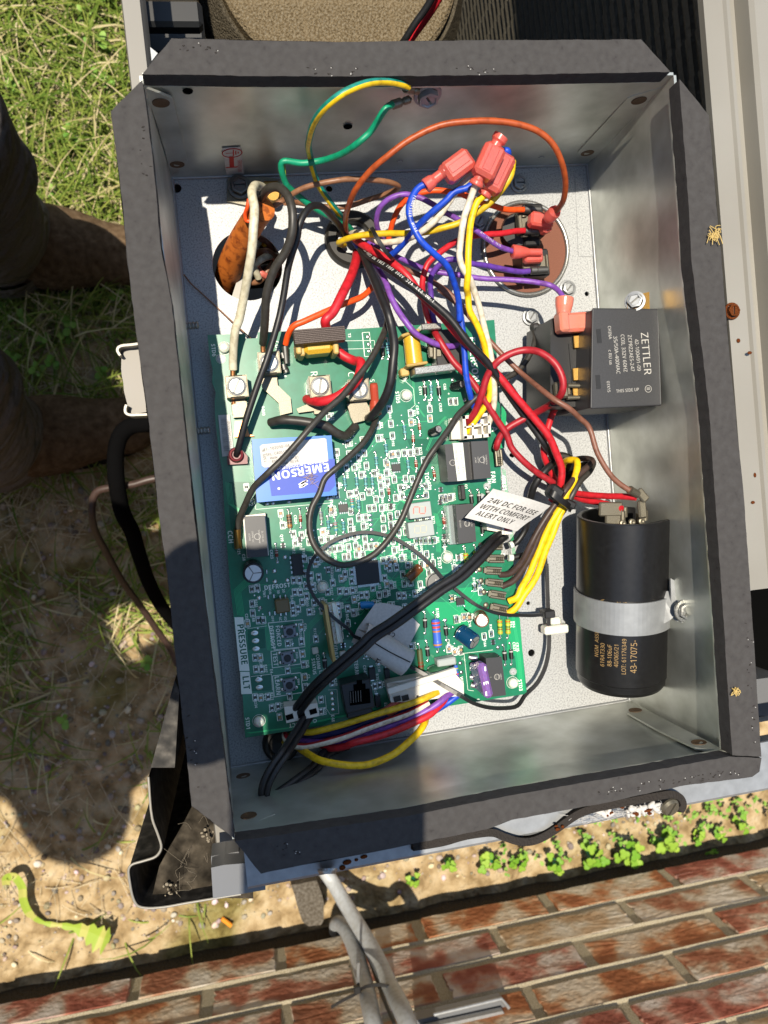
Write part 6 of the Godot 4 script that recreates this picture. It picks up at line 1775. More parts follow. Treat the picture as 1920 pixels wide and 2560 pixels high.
	# ---- metal bracket outside the left wall
	var lb: Node3D = thing("side_bracket", "small open metal bracket with a pale plastic plate outside the left wall", "bracket", V(-23.2,915,105.7))
	var l1 := MB.new()
	l1.ribbon([V(-14.6,928,92.7), V(-20,928,93.1), V(-24.1,928,93.3), V(-25.6,928,94), V(-26,928,95.3), V(-25.1,928,97.3)], V(0, -10, 0), 0.0005, 3)
	l1.ribbon([V(-24.9,928,118), V(-25.6,928,119.8), V(-25.5,928,121.4), V(-24.2,928,122.3), V(-20.7,928,122.6), V(-17,928,122.8)], V(0, -10, 0), 0.0005, 3)
	part("frame", [l1, M.paint], lb)
	slab("plate", rough_edge([V(-25,922,93.6), V(-17.9,922,92.5), V(-17.8,922,121.1), V(-24.7,922,121.2), V(-26,922,111.2), V(-26.1,922,101.9)], 0.003, 0.0003), V(0, -3, 0), mt(C("8d8983"), 0.6), lb)
	# ---- pipes on the ground side
	var h1 := MB.new()
	h1.tube([V(-61.3,440,78.8), V(-74.2,435,78.6), V(-87.3,430,78.9), V(-98.8,425,85.6), V(-106.2,420,99.1), V(-110,415,116.5), V(-111.6,410,137.6), V(-112.3,390,167.6), V(-109.2,360,189.7), V(-110.7,310,221.8), V(-111.3,250,260.3), V(-104.9,190,303.9), V(-92.5,140,339.6)], 0.0088, 16, 6)
	solo("insulated_pipe", "thick black insulated pipe bending down beside the box in shade", "pipe", [h1, M.hose], V(-106,180,305.2))
	var h2 := MB.new()
	h2.tube([V(-63.5,400,134.2), V(-79.9,400,135.6), V(-96.7,398,138.9), V(-120,394,139.9), V(-135.4,390,142.5), V(-142.5,385,152), V(-145.7,380,164.2), V(-149.2,360,181.8), V(-146.8,320,211.2), V(-139.9,270,254.5), V(-128.6,230,290.8), V(-114.8,200,330.5), V(-102.1,180,363.6), V(-96.4,170,388.2)], 0.0042, 12, 6)
	solo("thin_pipe", "thin dark brown pipe curving beside the black insulated pipe", "pipe", [h2, M.darkbrown], V(-103.3,170,365.5))

	# ---- conduits, tie, stake and metal ledge by the wall
	var c1 := MB.new()
	c1.tube([V(79.4,55,769), V(93.3,65,791.9), V(105.4,90,811.1), V(119.3,135,825.6), V(132.1,195,832.8), V(139.7,275,830.6), V(143.6,390,807.8)] + [V(149,500,845), V(153,760,869), V(153,1010,881), V(153,1060,890)], 0.0112, 20, 26, 0.0, TAU, 1.0, -1.0, 0.00022)
	solo("conduit", "longer grey ribbed conduit running up from under the front rail", "conduit", [c1, M.conduit], V(93.9,55,797.1))
	var c2 := MB.new()
	c2.tube([V(102.1,8,921), V(92.5,25,893.2), V(94,55,863.4), V(102.6,100,849.5), V(108.7,160,846.6), V(110.7,245,843.6), V(107.3,350,827.7)] + [V(113,450,865), V(117,720,889), V(117,970,901), V(117,1020,890)], 0.0112, 20, 26, 0.0, TAU, 1.0, -1.0, 0.00022)
	solo("conduit", "shorter grey ribbed conduit, left one, bending up from the wall's foot", "conduit", [c2, M.conduit], V(93.1,15,899.1))
	var tw2 := MB.new()
	tw2.tube([V(113.4,135,836.3), V(122.1,170,836.5), V(128.4,215,835.6), V(137.1,255,830), V(146.7,285,825.6)], 0.0022, 8)
	tw2.tube([V(116.5,145,838.3), V(124,198,840.6), V(126.9,260,837.5), V(127.9,330,824.4), V(130.5,370,818.9)], 0.0022, 8)
	solo("control_cable", "thin black cable pair running between the two grey conduits", "cable", [tw2, M.blackwire], V(113.8,130,839.3))
	var z5 := MB.new()
	z5.ribbon([V(60.7,270,846.9), V(76.6,274,838.3), V(95.3,280,829), V(105.2,292,815), V(120.9,298,811.1), V(138.2,302,814.8), V(151.3,305,821.9)], V(0, 0, 4.5), 0.0006, 4)
	z5.box(at(V(96.2,285,822.8)), V(9, 7, 10), 0.001)
	z5.ribbon([V(101,270,797.7), V(98.6,274,809.4), V(97,280,822.1)], V(3.6, 0, 0), 0.0006, 3)
	solo("cable_tie", "black cable tie with long tail around the two grey conduits", "cable tie", [z5, M.blackplastic], V(96.6,280,826.2), "black cable ties")
	var sk := MB.new()
	sk.prism(rough_edge([V(26.9,70,778.8), V(68.1,70,780.6), V(75.2,70,818.3), V(72.4,70,845.4), V(66.7,70,852.2), V(47.4,70,850.2), V(38.6,70,840.9), V(32.6,70,809.7)], 0.012, 0.0012), V(0, -75, 0))
	solo("stake", "worn grey block sticking out of the soil below the front rail", "block", [sk, M.stake], V(55,2,856.3))
	var lg: Node3D = thing("metal_ledge", "pale metal ledge with a dark front edge fixed to the brick wall", "metal ledge", V(223.4,290,892.7))
	slab("tray", [V(166.5,310,863.4), V(283.3,310,863.3), V(291.8,310,875.4), V(318.8,310,954.1), V(171.3,310,939.4)], V(0, -16, 0), M.paint_dark, lg)
	var l2 := MB.new()
	l2.tube([V(188.8,314,858.5), V(281.4,314,857.7), V(290.6,314,872.4)], 0.0025, 8, 1)
	l2.prism([V(175.7,322,867.4), V(279.6,322,868.6), V(286.8,322,882.8), V(315,322,944.2), V(177.4,322,931.6)], V(0, -8, 0))
	part("lid", [l2, M.galv_clean], lg)
	# small things on the soil
	var ob := MB.new()
	ob.cyl(V(-89,4,846.2), V(-74.9,6,860.5), 0.0036, 0.0036, 14)
	solo("orange_stub", "small orange cylinder lying on the soil by the wall", "litter", [ob, mt(C("d8861c"), 0.8)], V(-82.6,1,855))
	var sc := MB.new()
	sc.ball(V(-233.2,6,-549.9), V(16, 3, 8), 10, 6, Basis(Vector3(0, 1, 0), -0.9))
	solo("dead_leaf", "curled orange brown dead leaf lying in the grass", "leaf", [sc, mt(C("b06a2c"), 0.8)], V(-234,2,-552.1))

func warp(q: Array, s: float, t: float) -> Vector3:
	# a slightly curled sheet spanned by four corners
	var p: Vector3 = q[0].lerp(q[1], s).lerp(q[3].lerp(q[2], s), t)
	return p + Vector3(0, 0.0035 * sin(PI * s) * (1.0 - 0.4 * t) + 0.001 * sin(PI * 2.0 * t), 0)

func spaced(pts: Array) -> Array:
	var keep := [pts[0]]
	for i in range(1, pts.size()):
		if i == pts.size() - 1 or pts[i].distance_to(keep.back()) > 0.0048: keep.append(pts[i])
	for i in range(1, keep.size() - 1):
		var p: Vector3 = keep[i] * 3170.0
		keep[i] = keep[i] + V(sin(p.x * 1.7 + p.z), 0.5 * sin(p.z * 2.3 + p.y), sin(p.y * 1.9 + p.x)) * 0.2
	if keep.size() > 3 and keep[-2].distance_to(keep[-1]) < 0.0025: keep.remove_at(keep.size() - 2)
	return keep

func wire(label: String, m: String, r: float, pts: Array, group := "", cat := "wire", called := "wire") -> MeshInstance3D:
	var b := MB.new()
	b.tube(spaced(pts), r * 0.001, 12, 7)
	return solo(called, label, cat, [b, M[m]], pts[0], group)

func print_along(o: MeshInstance3D, txt: String, m: Material, r: float, pts: Array, start: float, size: float, side: float) -> void:
	# lettering that follows a wire, character by character, on its upper side
	var q: Array = MB.smooth(spaced(pts), 10)
	var b := MB.new()
	var go: float = start
	var run := 0.0
	var ci := 0
	for i in range(1, q.size()):
		var l: float = q[i].distance_to(q[i - 1])
		while ci < txt.length() and run + l >= go:
			var p: Vector3 = q[i - 1].lerp(q[i], (go - run) / l)
			var d: Vector3 = (q[i] - q[i - 1]).normalized()
			var up: Vector3 = (Vector3(0, 1, 0) - d * d.y).normalized()
			var v: Vector3 = up.cross(d) * side
			if txt[ci] != " ": words(b, txt[ci], p + up * (r * 0.001 + 0.00007), size, d * side if side > 0.0 else -d, -v if side < 0.0 else v)
			ci += 1
			go += size * 1.05
		run += l
	part("lettering", [b, m], o)

func stripe(o: MeshInstance3D, m: String, r: float, pts: Array, a0: float, a1: float) -> void:
	var b := MB.new()
	b.tube(spaced(pts), r * 0.001 + 0.00004, 6, 7, a0, a1)
	part("stripe", [b, M[m]], o)

func tip(o: MeshInstance3D, called: String, m: Material, r: float, pts: Array) -> void:
	var b := MB.new()
	b.tube(pts, r * 0.001, 10, 4)
	part(called, [b, m], o)

func boot(o: MeshInstance3D, called: String, m: Material, a: Vector3, b2: Vector3, prof: Array) -> void:
	var b := MB.new()
	b.lathe(a, b2 - a, prof, 18)
	part(called, [b, m], o)

func wires():
	var w: MeshInstance3D
	w = wire("thick cream lead looping down to the left terminal lug", "cream", 2.05, [V(44.1,894,18.9), V(43.5,900,19.4), V(40.9,908,21.1), V(38.7,915,24.2), V(37.3,920,29), V(37.3,922,36.4), V(36.3,922,44.7), V(34.6,920,52.4), V(32.2,914,61.2), V(29.2,906,69.7), V(25.9,900,79.6), V(24.1,898,83.6), V(21.6,890,95.5), V(20.9,888,100.3)])
	tip(w, "bare_copper", M.copper, 1.3, [V(20.9,888,100), V(20.4,887,104.2), V(19.9,886,111.5), V(19.4,887,117.2)])
	w = wire("thick black lead arching out of the orange sleeve to the second lug", "charcoal", 2.0, [V(41.3,896,25.9), V(42.2,906,25.6), V(45.4,916,25.6), V(48.6,920,26.6), V(51.7,924,31.4), V(53.5,926,37.6), V(53.5,926,43.4), V(52.3,924,49.4), V(48.9,920,55.6), V(44.3,916,60.2), V(41.3,912,65.4), V(39.6,908,70.8), V(37.9,900,80.4), V(37.2,896,84), V(36.5,888,88.8)])
	tip(w, "bare_copper", M.copper, 1.3, [V(36.5,888,88.4), V(36.2,887,91.4), V(36,886,94.9)])
	wire("black lead from the upper grommet to the maroon boot at the left", "blackwire", 1.6, [V(83.9,876,35.4), V(81.5,884,34.8), V(75.1,898,33.7), V(67.8,912,32.6), V(66.5,914,33.5), V(63.1,916,34.4), V(59.3,918,38.3), V(56.8,918,43.4), V(55.6,916,47.8), V(52.9,914,54), V(50.3,910,60.1), V(47.2,906,70.8), V(44.1,904,81.6), V(42.5,904,86), V(36.7,904,99), V(31.6,902,109.5), V(26.9,900,120.2), V(23.3,898,128.7), V(19.6,894,138.6), V(18,890,141.5)])
	wire("brown lead looping right from the orange sleeve and back", "tan", 1.3, [V(44.5,894,28), V(47.7,898,27.3), V(51.8,900,25.5), V(56.7,904,23.6), V(62.9,908,22.2), V(75.9,912,21.6), V(82.5,912,21.1), V(94.1,910,21.1), V(103.6,906,21.1), V(108.2,900,20.7), V(107.5,896,20.8), V(104.4,892,20.8), V(95.7,886,21.3), V(84.3,880,22), V(82.3,879,21.9), V(70.1,880,21.1), V(60.2,884,20.8), V(54,890,22.8)])
	var gy: Array = [V(101.5,960.9,4.4), V(97,965.2,5.3), V(90.9,970.2,7.3), V(79.7,980.1,13.1), V(70.9,981.5,17.1), V(64.9,976.3,19.3), V(61.9,964.7,19.5), V(61.2,948.6,18.8), V(64.8,916,11.2), V(66.7,910,15), V(69.8,902,19.7), V(75.3,894,24.8), V(80.5,886,28.1), V(84.1,876,29.3), V(85.4,870,30.8)]
	w = wire("green and yellow striped earth wire arching to the upper ring terminal", "teal", 1.45, gy)
	stripe(w, "yellow", 1.45, gy, 3.3, 4.6)
	boot(w, "ring_terminal", M.tin, V(100.9,959.4,3.9), V(108.2,953.4,2.5), [Vector2(0, 0), Vector2(0.0019, 0), Vector2(0.0019, 0.004), Vector2(0.0012, 0.0048), Vector2(0.0016, 0.0056), Vector2(0.0016, 0.008), Vector2(0, 0.009)])
	var gg: Array = [V(97.5,947.6,4.7), V(94.1,949.6,7.7), V(91.8,946.7,9.7), V(88.5,941.2,12.8), V(83.3,938.2,15.9), V(77.8,928.4,16.1), V(70.2,918,14.6), V(61.3,916,14.9), V(52.3,916,14.1), V(49,916,14.6), V(49.4,915,16.6), V(53.5,908,20.1), V(57.9,902,22.9), V(64.6,896,25.9), V(73.8,890,29.3), V(82,884,31.2), V(87.6,876,32.6), V(88.4,870,33.8)]
	w = wire("plain green earth wire bending sharply back to the lower ring terminal", "green", 1.45, gg)
	stripe(w, "lime", 1.45, gg.slice(8), 0.4, 2.6)
	boot(w, "ring_terminal", M.tin, V(97.7,945.9,4.2), V(106.1,948,2.6), [Vector2(0, 0), Vector2(0.0019, 0), Vector2(0.0019, 0.004), Vector2(0.0012, 0.0048), Vector2(0.0016, 0.0056), Vector2(0.0016, 0.008), Vector2(0, 0.009)])
	var es: Node3D = thing("earth_screw", "large slotted hex screw clamping two ring terminals on the upper wall", "screw", V(114.5,943.8,-0.3))
	put("head", screw_mesh(0.0058, M.galv_clean), facing(V(112.8,949,1.6), Vector3(0.05, 0.25, 1), 0.6), es)
	var er := MB.new()
	er.cyl(V(113.9,945.2,0), V(113,948.4,1.6), 0.0044, 0.0044, 24)
	part("ring", [er, M.tin], es)
	w = wire("long rust brown wire arching from the grommet to the round plate", "rust_orange", 1.35, [V(85.4,870,33.7), V(84,878,34.3), V(81.1,900,34.6), V(80.2,915,34.6), V(82.2,928,31.8), V(87.8,936,27.2), V(94.6,942,23.7), V(104.3,946,18.5), V(117.1,950,14.9), V(130.1,952,14), V(140.9,952,14.6), V(151.7,952,16), V(160.2,951,18.7), V(166.6,949,23.1), V(172.5,944,29.1), V(177.3,936,34.8), V(180.1,926,38.8), V(182,916,39.4), V(181.8,910,39.8)])
	boot(w, "flag_terminal", M.pink, V(182.3,912,38.9), V(180.4,904,41.2), [Vector2(0, -0.001), Vector2(0.0022, -0.001), Vector2(0.0032, 0.001), Vector2(0.0032, 0.005), Vector2(0.0026, 0.007), Vector2(0, 0.009)])
	var fb := MB.new()
	fb.box(at(V(180,898,39.1), Vector3(1, 0, 0.2)), V(12, 7, 7), 0.0012)
	fb.box(at(V(182.5,896,40.9), Vector3(0.4, 0, 1)), V(8, 6, 5), 0.001)
	part("flag_housing", [fb, M.pink], w)
	# blue, white and yellow wires to the three pink connectors
	w = wire("long blue wire curving from a pink connector down to the white plug", "blue", 1.5, [V(114.7,933,31.7), V(112.5,932,33.4), V(109.5,932,33.8), V(106.1,932,36.6), V(104.7,932,40.3), V(104.1,932,45.8), V(105.4,932,50.9), V(108.5,932,56.5), V(114.2,930,61.7), V(120.7,926,66.4), V(125.4,920,72), V(128.7,914,79.6), V(129.5,910,88.2), V(129.8,910,79.9), V(130.9,908,91), V(131.6,906,102.3), V(131.8,904,113.6), V(133.1,902,121), V(136,898,127.4), V(139.1,894,131.5), V(141,887,136.4)])
	print_along(w, "TENNESSEE  WIRE", M.white, 1.5, [V(107.5,932,36.7), V(104.7,932,40.3), V(104.1,932,45.8), V(105.4,932,50.9), V(108.5,932,56.5), V(114.2,930,61.7)], 0.001, 0.0011, 1.0)
	pink(w, V(112.5,933,33.3), V(120.7,935,28.3), V(127,936,26.4), Vector3(0.82, 0.1, -0.5), V(14, 8, 9.5))
	w = wire("blue wire running up right from the grommet behind the white wire", "blue", 1.5, [V(88,872,35), V(89.2,882,43), V(95.4,888,49.9), V(102.2,895,51.6), V(107.6,905,48.8), V(111.8,915,45), V(116.9,922,41.5), V(123.1,926,37.9), V(127.4,928,34.5), V(133.2,930,33.3), V(142.1,930,25.4), V(147.5,932,19.9), V(148.7,934,18.9), V(150.6,936,19.8), V(152.6,934,20.9), V(152.6,930,21.8), V(151.7,926,20.9)])
	w = wire("off white wire passing under the pink connectors from the grommet", "whitewire", 1.5, [V(86.8,870,34.3), V(86.8,880,35.3), V(89.3,888,37.6), V(93.1,892,41.4), V(97.1,895,45), V(101.2,900,47), V(107.5,906,47.9), V(113.2,914,47.1), V(119.5,920,43.5), V(125,924,37.7), V(129.5,926,32.5), V(133.8,928,28.7), V(136.7,930,25.7)])
	w = wire("yellow wire sweeping right from the grommet and up to the connectors", "oldyellow", 1.5, [V(83.3,874,39.3), V(79.4,884,40.9), V(80.3,888,41.2), V(84.5,892,41.3), V(91,896,41.7), V(100.7,900,42.6), V(108.7,906,44.7), V(116.6,912,46.4), V(124.9,916,45.9), V(131.5,918,44.6), V(132.2,920,45), V(137.9,922,42.4), V(143.9,926,39), V(149.5,930,34.2), V(152.9,932,29.5), V(155.1,932,25.7), V(155.5,930,22.3)])
	w = wire("cream wire hanging from the middle pink connector to the white plug", "whitewire", 1.5, [V(134.7,938,33.5), V(133.9,937,35.6), V(132.7,934,39.4), V(129.9,932,46.3), V(127.7,932,52.6), V(126.8,930,58.3), V(126.9,928,63.3), V(128.2,926,68), V(131.6,924,72), V(134.5,920,75.9), V(136.6,916,77.2), V(138.5,914,83.7), V(141.6,910,94.4), V(143.8,908,103.5), V(145,906,112.6), V(145.6,904,119.4), V(146,900,128.4), V(145.1,896,135.1), V(144,890,140.4)])
	pink(w, V(133.9,938,35.5), V(136.1,940,31.4), V(139.7,941,26.9), Vector3(0.5, 0.05, -0.86), V(15, 8, 10))
	boot(w, "connector_nub", M.pink, V(142.1,942,21.6), V(144,943,19.1), [Vector2(0, -0.004), Vector2(0.0026, -0.003), Vector2(0.0026, 0.003), Vector2(0.0034, 0.004), Vector2(0.0034, 0.0062), Vector2(0, 0.0064)])
	w = wire("bright yellow wire hanging beside the cream wire to the white plug", "yellow", 1.55, [V(141,930,36.9), V(137.1,930,39.8), V(134.6,930,43.6), V(134,928,47.2), V(132.4,928,53.6), V(131.1,928,62.2), V(130.5,926,70.3), V(130.6,922,76.2), V(132.1,918,78.8), V(133,916,84.7), V(135.9,914,90.8), V(138.9,912,96), V(141.9,908,103.3), V(143.9,905,110), V(144.3,903,119.1), V(143.5,900,125.8), V(140.1,897,131.9), V(136.5,894,136.6), V(133.8,890,140.7)])
	pink(w, V(140,930,37.3), V(143,932,33), V(146.3,934,29.2), Vector3(0.52, 0.05, -0.85), V(18, 8, 9))
	# purple wires
	w = wire("purple wire looping up over the grommet to a pink sleeve on the plate", "purple", 1.3, [V(107.1,880,46.1), V(103.1,884,43.3), V(98.6,892,40), V(95.8,900,36.1), V(96.9,906,32.1), V(101,910,29.7), V(107.2,912,28.6), V(113.6,912,29.9), V(120.2,912,33.2), V(127.4,910,37.2), V(133.4,908,39.8), V(138.3,907,41.7), V(144,906,45.5), V(151.8,902,49.2), V(157.6,899,51.3), V(166.1,896,53.2)])
	print_along(w, "AWM STYLE 1015", M.white, 1.3, [V(144,906,45.5), V(151.8,902,49.2), V(157.6,899,51.3), V(166.1,896,53.2)], 0.001, 0.001, 1.0)
	var pk := MB.new()
	pk.lathe(V(164.3,896,53.1), V(181.4,896,54.1) - V(164.3,896,53.1), [Vector2(0, 0), Vector2(0.0030, 0), Vector2(0.0036, 0.0005), Vector2(0.0032, 0.004), Vector2(0.0024, 0.007), Vector2(0.0018, 0.009), Vector2(0.0018, 0.0155), Vector2(0, 0.016)], 18)
	pk.box(at(V(176.7,892,55.6)), V(10, 5, 5), 0.001)
	solo("insulated_terminal", "pink insulated terminal sleeve on the lower block of the round plate", "terminal", [pk, M.pink], V(174.4,892,52.6))
	w = wire("long purple wire crossing right to the flag terminal on the relay", "purple", 1.3, [V(95.1,878,40.1), V(101.1,884,43.7), V(104.7,890,50), V(110.3,894,54.8), V(117.6,898,59.6), V(125.1,900,62.6), V(136.5,902,65.2), V(130.4,903,64.3), V(144.4,904,67.4), V(158.4,906,69.3), V(169.8,908,71.6), V(178.2,909,74.2), V(176.9,910,74.3), V(180.2,912,76.9), V(180.4,916,81.4), V(179.6,918,84.7)])
	var ft := MB.new()
	ft.lathe(V(179.1,920,82.8), V(177.7,920,90.9) - V(179.1,920,82.8), [Vector2(0.0024, 0.0), Vector2(0.0042, 0), Vector2(0.0044, 0.0005), Vector2(0.0041, 0.004), Vector2(0.0034, 0.007), Vector2(0.0034, 0.009), Vector2(0, 0.009)], 20)
	ft.box(at(V(182.3,920,95)), V(14.6, 7, 9.0), 0.0014)
	ft.box(at(V(176.6,920,94.5)), V(5.0, 8, 9.6), 0.001)
	part("flag_terminal", [ft, M.flag], w)
	wire("violet wire bending from the lower block back to the transformer", "violet", 1.4, [V(174.2,892,62.1), V(168.9,893,62.2), V(160.2,896,61.9), V(148.9,900,60.6), V(140.3,904,59.9), V(132.6,906,58.3), V(126.3,906,58.5), V(128.8,906,58.3), V(123.4,904,60), V(120.6,900,64), V(120.5,896,72.4), V(121,894,84.2), V(123.2,892,84.8), V(124.4,890,88.3), V(125.1,886,91.9)])
	wire("lilac wire hanging from the grommet across the yellow transformer", "purple", 1.5, [V(95.8,876,46.4), V(97.1,886,55.1), V(98.7,894,63.6), V(99.5,898,71.7), V(101.7,900,79.3), V(104.5,902,84.9), V(105.3,902,86.8), V(108.7,902,91.2), V(114.6,900,94.5), V(122.2,898,97.3), V(129.1,896,97.9), V(132.7,894,96.9), V(137.3,888,94.1)])
	# reds and oranges
	wire("thick red lead from the grommet under the transformer to terminal R", "red", 2.3, [V(89.3,874,43.5), V(86.6,886,50.8), V(82,896,60), V(75.6,904,70.9), V(69.4,906,80.1), V(65.9,906,83.4), V(67.5,904,83.1), V(66.3,901,86.4), V(67.4,894,90.2), V(69.3,894,94.5), V(73.5,894,97.8), V(78.9,896,101.8), V(79.6,898,99.6), V(81.3,901,103.5), V(81,902,107.3), V(77.9,904,112), V(72.8,904,116.1), V(66.7,902,119.1), V(60.1,898,120), V(60.3,896,120.1), V(56.4,892,118.7), V(54.9,886,117.1)])
	w = wire("orange lead from the grommet to the tab left of the transformer", "orange", 1.5, [V(95.5,880,61.6), V(92.1,886,65.6), V(86.7,890,69.9), V(77.1,894,73.6), V(69.5,896,76.4), V(56.6,897,81.2), V(51.4,896,83.2), V(48.6,892,86.2), V(47.3,888,89.8)])
	w = wire("orange lead crossing right under the connectors to the round plate", "orange", 1.4, [V(104.2,878,43.9), V(105.2,884,37.7), V(106.5,890,33.1), V(109.1,896,28.7), V(112.8,900,26.2), V(118.3,904,25.1), V(124.9,906,25.2), V(132,906,26.1), V(138.1,906,27.4), V(139,906,27.8), V(146.1,904,30.3), V(154.3,900,31.2), V(163.1,896,31.8), V(174.1,892,31.1)])
	wire("thick red lead slanting from the grommet to the lower wire bundle", "red", 1.9, [V(88.7,874,35.6), V(88.7,884,40.5), V(94,896,49.5), V(100.3,904,57.2), V(106.2,908,65), V(112.3,908,74.5), V(120.8,908,84.5), V(120.9,908,85.8), V(128.6,908,95), V(137.8,908,105.4), V(146.6,908,114.9), V(156.1,906,126.6), V(165.7,904,138.6), V(172,903,146.8), V(171.1,902,149.8), V(176.4,900,156.5), V(179.2,898,163.5), V(179.2,896,169.9), V(178.8,892,175.8), V(175.2,890,180.5)])
	w = wire("printed black lead slanting right of the red one toward the plug", "blackwire", 1.7, [V(90.8,874,38.7), V(90.2,884,44.9), V(91.8,896,52.6), V(97.7,906,60.9), V(104.5,914,69.7), V(112.4,916,77.8), V(123,916,88.3), V(124.7,916,92.5), V(131.3,915,100), V(140,912,108.5), V(146.5,908,116.2), V(152.4,903,123.8), V(160.4,899,134.3), V(168,897,144), V(171.9,896,150.5), V(179.8,888,158.2), V(186.9,876,165.2)])
	print_along(w, "TEW 105C OR 1032 1009 600V CSA 335 VW-1", M.white, 1.7, [V(90.2,884,44.9), V(91.8,896,52.6), V(97.7,906,60.9), V(104.5,914,69.7), V(112.4,916,77.8), V(123,916,88.3), V(124.7,916,92.5), V(131.3,915,100), V(140,912,108.5)], 0.006, 0.0013, -1.0)
	wire("dark red lead from the transformer slanting to the lower bundle", "darkred", 1.7, [V(120.9,892,88.3), V(121.7,898,94.1), V(123.7,899,99.1), V(128,900,106.7), V(128.4,898,105.6), V(134.4,900,114.6), V(140.8,900,125.6), V(147.9,898,136.5), V(152.5,897,144.6), V(150.4,897,145.7), V(154.3,896,150.8), V(159.4,896,157.2), V(167.2,894,164.2), V(175.4,892,170), V(181.6,886,173.1)])
	w = wire("red lead curving from the round plate to the transformer", "red", 1.5, [V(174,891,41.3), V(168.3,893,42.1), V(159.4,896,43.6), V(148.6,898,44.9), V(136.8,900,47.2), V(126,902,52.9), V(119.1,902,58.4), V(116.6,901,63.2), V(115.8,899,68.2), V(116.4,896,74.5), V(117.9,894,80.7), V(120.1,892,86.6), V(121.1,891,88.3)])
	wire("red lead looping wide from the white plug to the fan tab", "darkred", 1.75, [V(134.8,888,136.5), V(134.7,894,135), V(136.8,898,131.3), V(138.7,904,123.6), V(141.7,908,115), V(145.7,912,109.6), V(152.7,914,106), V(159.3,916,105.5), V(164.8,920,107.9), V(170.2,923,114.3), V(172.9,924,122), V(172.5,922,127.6), V(171.4,914,131.1), V(167.7,900,134.5), V(160.5,898,137.6), V(153.3,896,140.7), V(149.5,894,144.6), V(148.1,892,149.7), V(149.2,888,149.9)])
	wire("red lead dropping from the relay into the lower wire bundle", "red", 1.7, [V(178.5,904,130.5), V(179.6,898,132.4), V(178.3,894,136.8), V(175.8,892,143.8), V(174.8,890,148.4), V(174.9,888,155.8), V(178.3,884,163), V(183.1,880,170.1), V(187,874,173)])
	wire("brown wire slanting from the grommet under the others to the capacitor", "brown", 1.35, [V(97.7,878,44.1), V(99.6,886,50), V(106.1,890,55.8), V(114.5,894,61.1), V(123.3,896,66.8), V(130.1,896,72.4), V(136.8,896,79.9), V(124.2,896,69.1), V(130.2,896,73.7), V(136.5,896,80.5), V(147.6,896,95.3), V(155.9,898,106.8), V(162,900,114.3), V(165.6,914,124.6), V(169.4,921,130.9), V(175,922,135.1), V(182.2,918,140.4), V(187.5,916,145.1), V(190.1,918,158.2), V(193.5,922,169.1), V(196.3,925,173.9), V(199.9,928,177.4)])
	wire("upper red lead from the bundle to the capacitor terminals", "red", 1.6, [V(182.8,884,172.6), V(182.9,892,174.2), V(185.3,898,176.7), V(185.3,902,176.9), V(194.4,912,179.2), V(200,920,180.3), V(204.1,925,181)])
	wire("lower red lead from the bundle into the capacitor mouth", "red", 1.6, [V(182.9,882,175.2), V(185.1,890,177.7), V(186.4,895,179.1), V(189.2,900,180.7), V(195.2,908,183.1), V(200.6,917,186.3)])
	# black leads
	wire("thick black lead bending from the grommet down to terminal C", "blackwire", 2.1, [V(90.6,872,39), V(90.1,884,45.6), V(90.4,894,55.2), V(91.9,902,65.4), V(93.4,908,76.1), V(94.7,912,83.9), V(95.6,912,88.8), V(95.4,914,98.2), V(94.2,914,107), V(92.4,912,115.6), V(90.2,908,121.7), V(87,902,126.2), V(84.2,896,129.1), V(83.6,892,129.6)])
	wire("dark grey wire crossing over the blue module to the left edge tab", "charcoal", 1.55, [V(97.5,892,69.1), V(98.4,894,76.2), V(97.5,895,83), V(96,896,86.8), V(91.2,902,94.7), V(83.9,906,105), V(77.3,908,111.6), V(69.6,910,119.4), V(60.5,912,126.5), V(53,914,133.1), V(45.6,914,140), V(38.4,912,146.7), V(31.3,910,152.1), V(28.4,908,154.9), V(24.6,904,158), V(19.9,898,165.3), V(16.4,892,172), V(14.8,889,177.6)])
	wire("long grey wire looping round the board centre and up to the relay", "charcoal", 1.5, [V(88.1,890,129.3), V(86.5,892,132.3), V(84.3,896,135.2), V(78.7,900,141.6), V(72.2,902,146.7), V(64.5,904,152), V(57.9,904,157.3), V(58.5,904,158.7), V(54.3,904,163.8), V(50.5,904,169.8), V(48.4,904,176), V(48.2,904,182.4), V(49.5,904,188), V(53.1,904,193.3), V(58.6,904,197.4), V(64,904,199.2), V(68.4,904,198.9), V(75.7,904,196.6), V(82.3,904,191.8), V(88,905,185.8), V(92.7,906,179.3), V(96.7,906,172.3), V(101.4,906,164), V(105,906,156.9), V(108.8,906,151.7), V(113.7,906,146.1), V(120.3,904,139), V(126.4,902,132.3), V(132.8,900,128.1), V(139,900,123.5), V(145.4,898,120.5), V(154.3,897,116.2), V(161.1,896,112.7), V(167.2,895,106.9), V(171.5,894,100.9), V(173.7,892,95.8), V(174.5,890,92)])
	boot(board_wire_end("spade terminal of the grey wire beside the relay's dark hex screw", V(174.3,889,90.5)), "spade", M.dullsteel, V(173.9,890,90.2), V(180.8,904,93.3), [Vector2(0, 0), Vector2(0.0021, 0), Vector2(0.0023, 0.003), Vector2(0.0014, 0.005), Vector2(0.0018, 0.007), Vector2(0.0016, 0.012), Vector2(0, 0.013)])
	wire("short black lead curling left out of the lower grommet", "blackwire", 1.9, [V(190.1,872,167.5), V(184.1,882,162), V(179.5,888,161), V(172.4,890,165.1), V(167.9,888,171.2), V(167,884,176.6), V(167.8,880,179.8)])
	wire("short thick black jumper from the blue module's top edge to terminal C", "charcoal", 2.2, [V(35.9,890,127.4), V(37.2,894,127.3), V(41.3,896,127.3), V(48,898,128.1), V(54.6,899,129.7), V(61.3,899,132.1), V(66.8,897,135.8), V(70.8,894,137.4), V(74.7,890,134.9), V(77.7,888,132.3)])
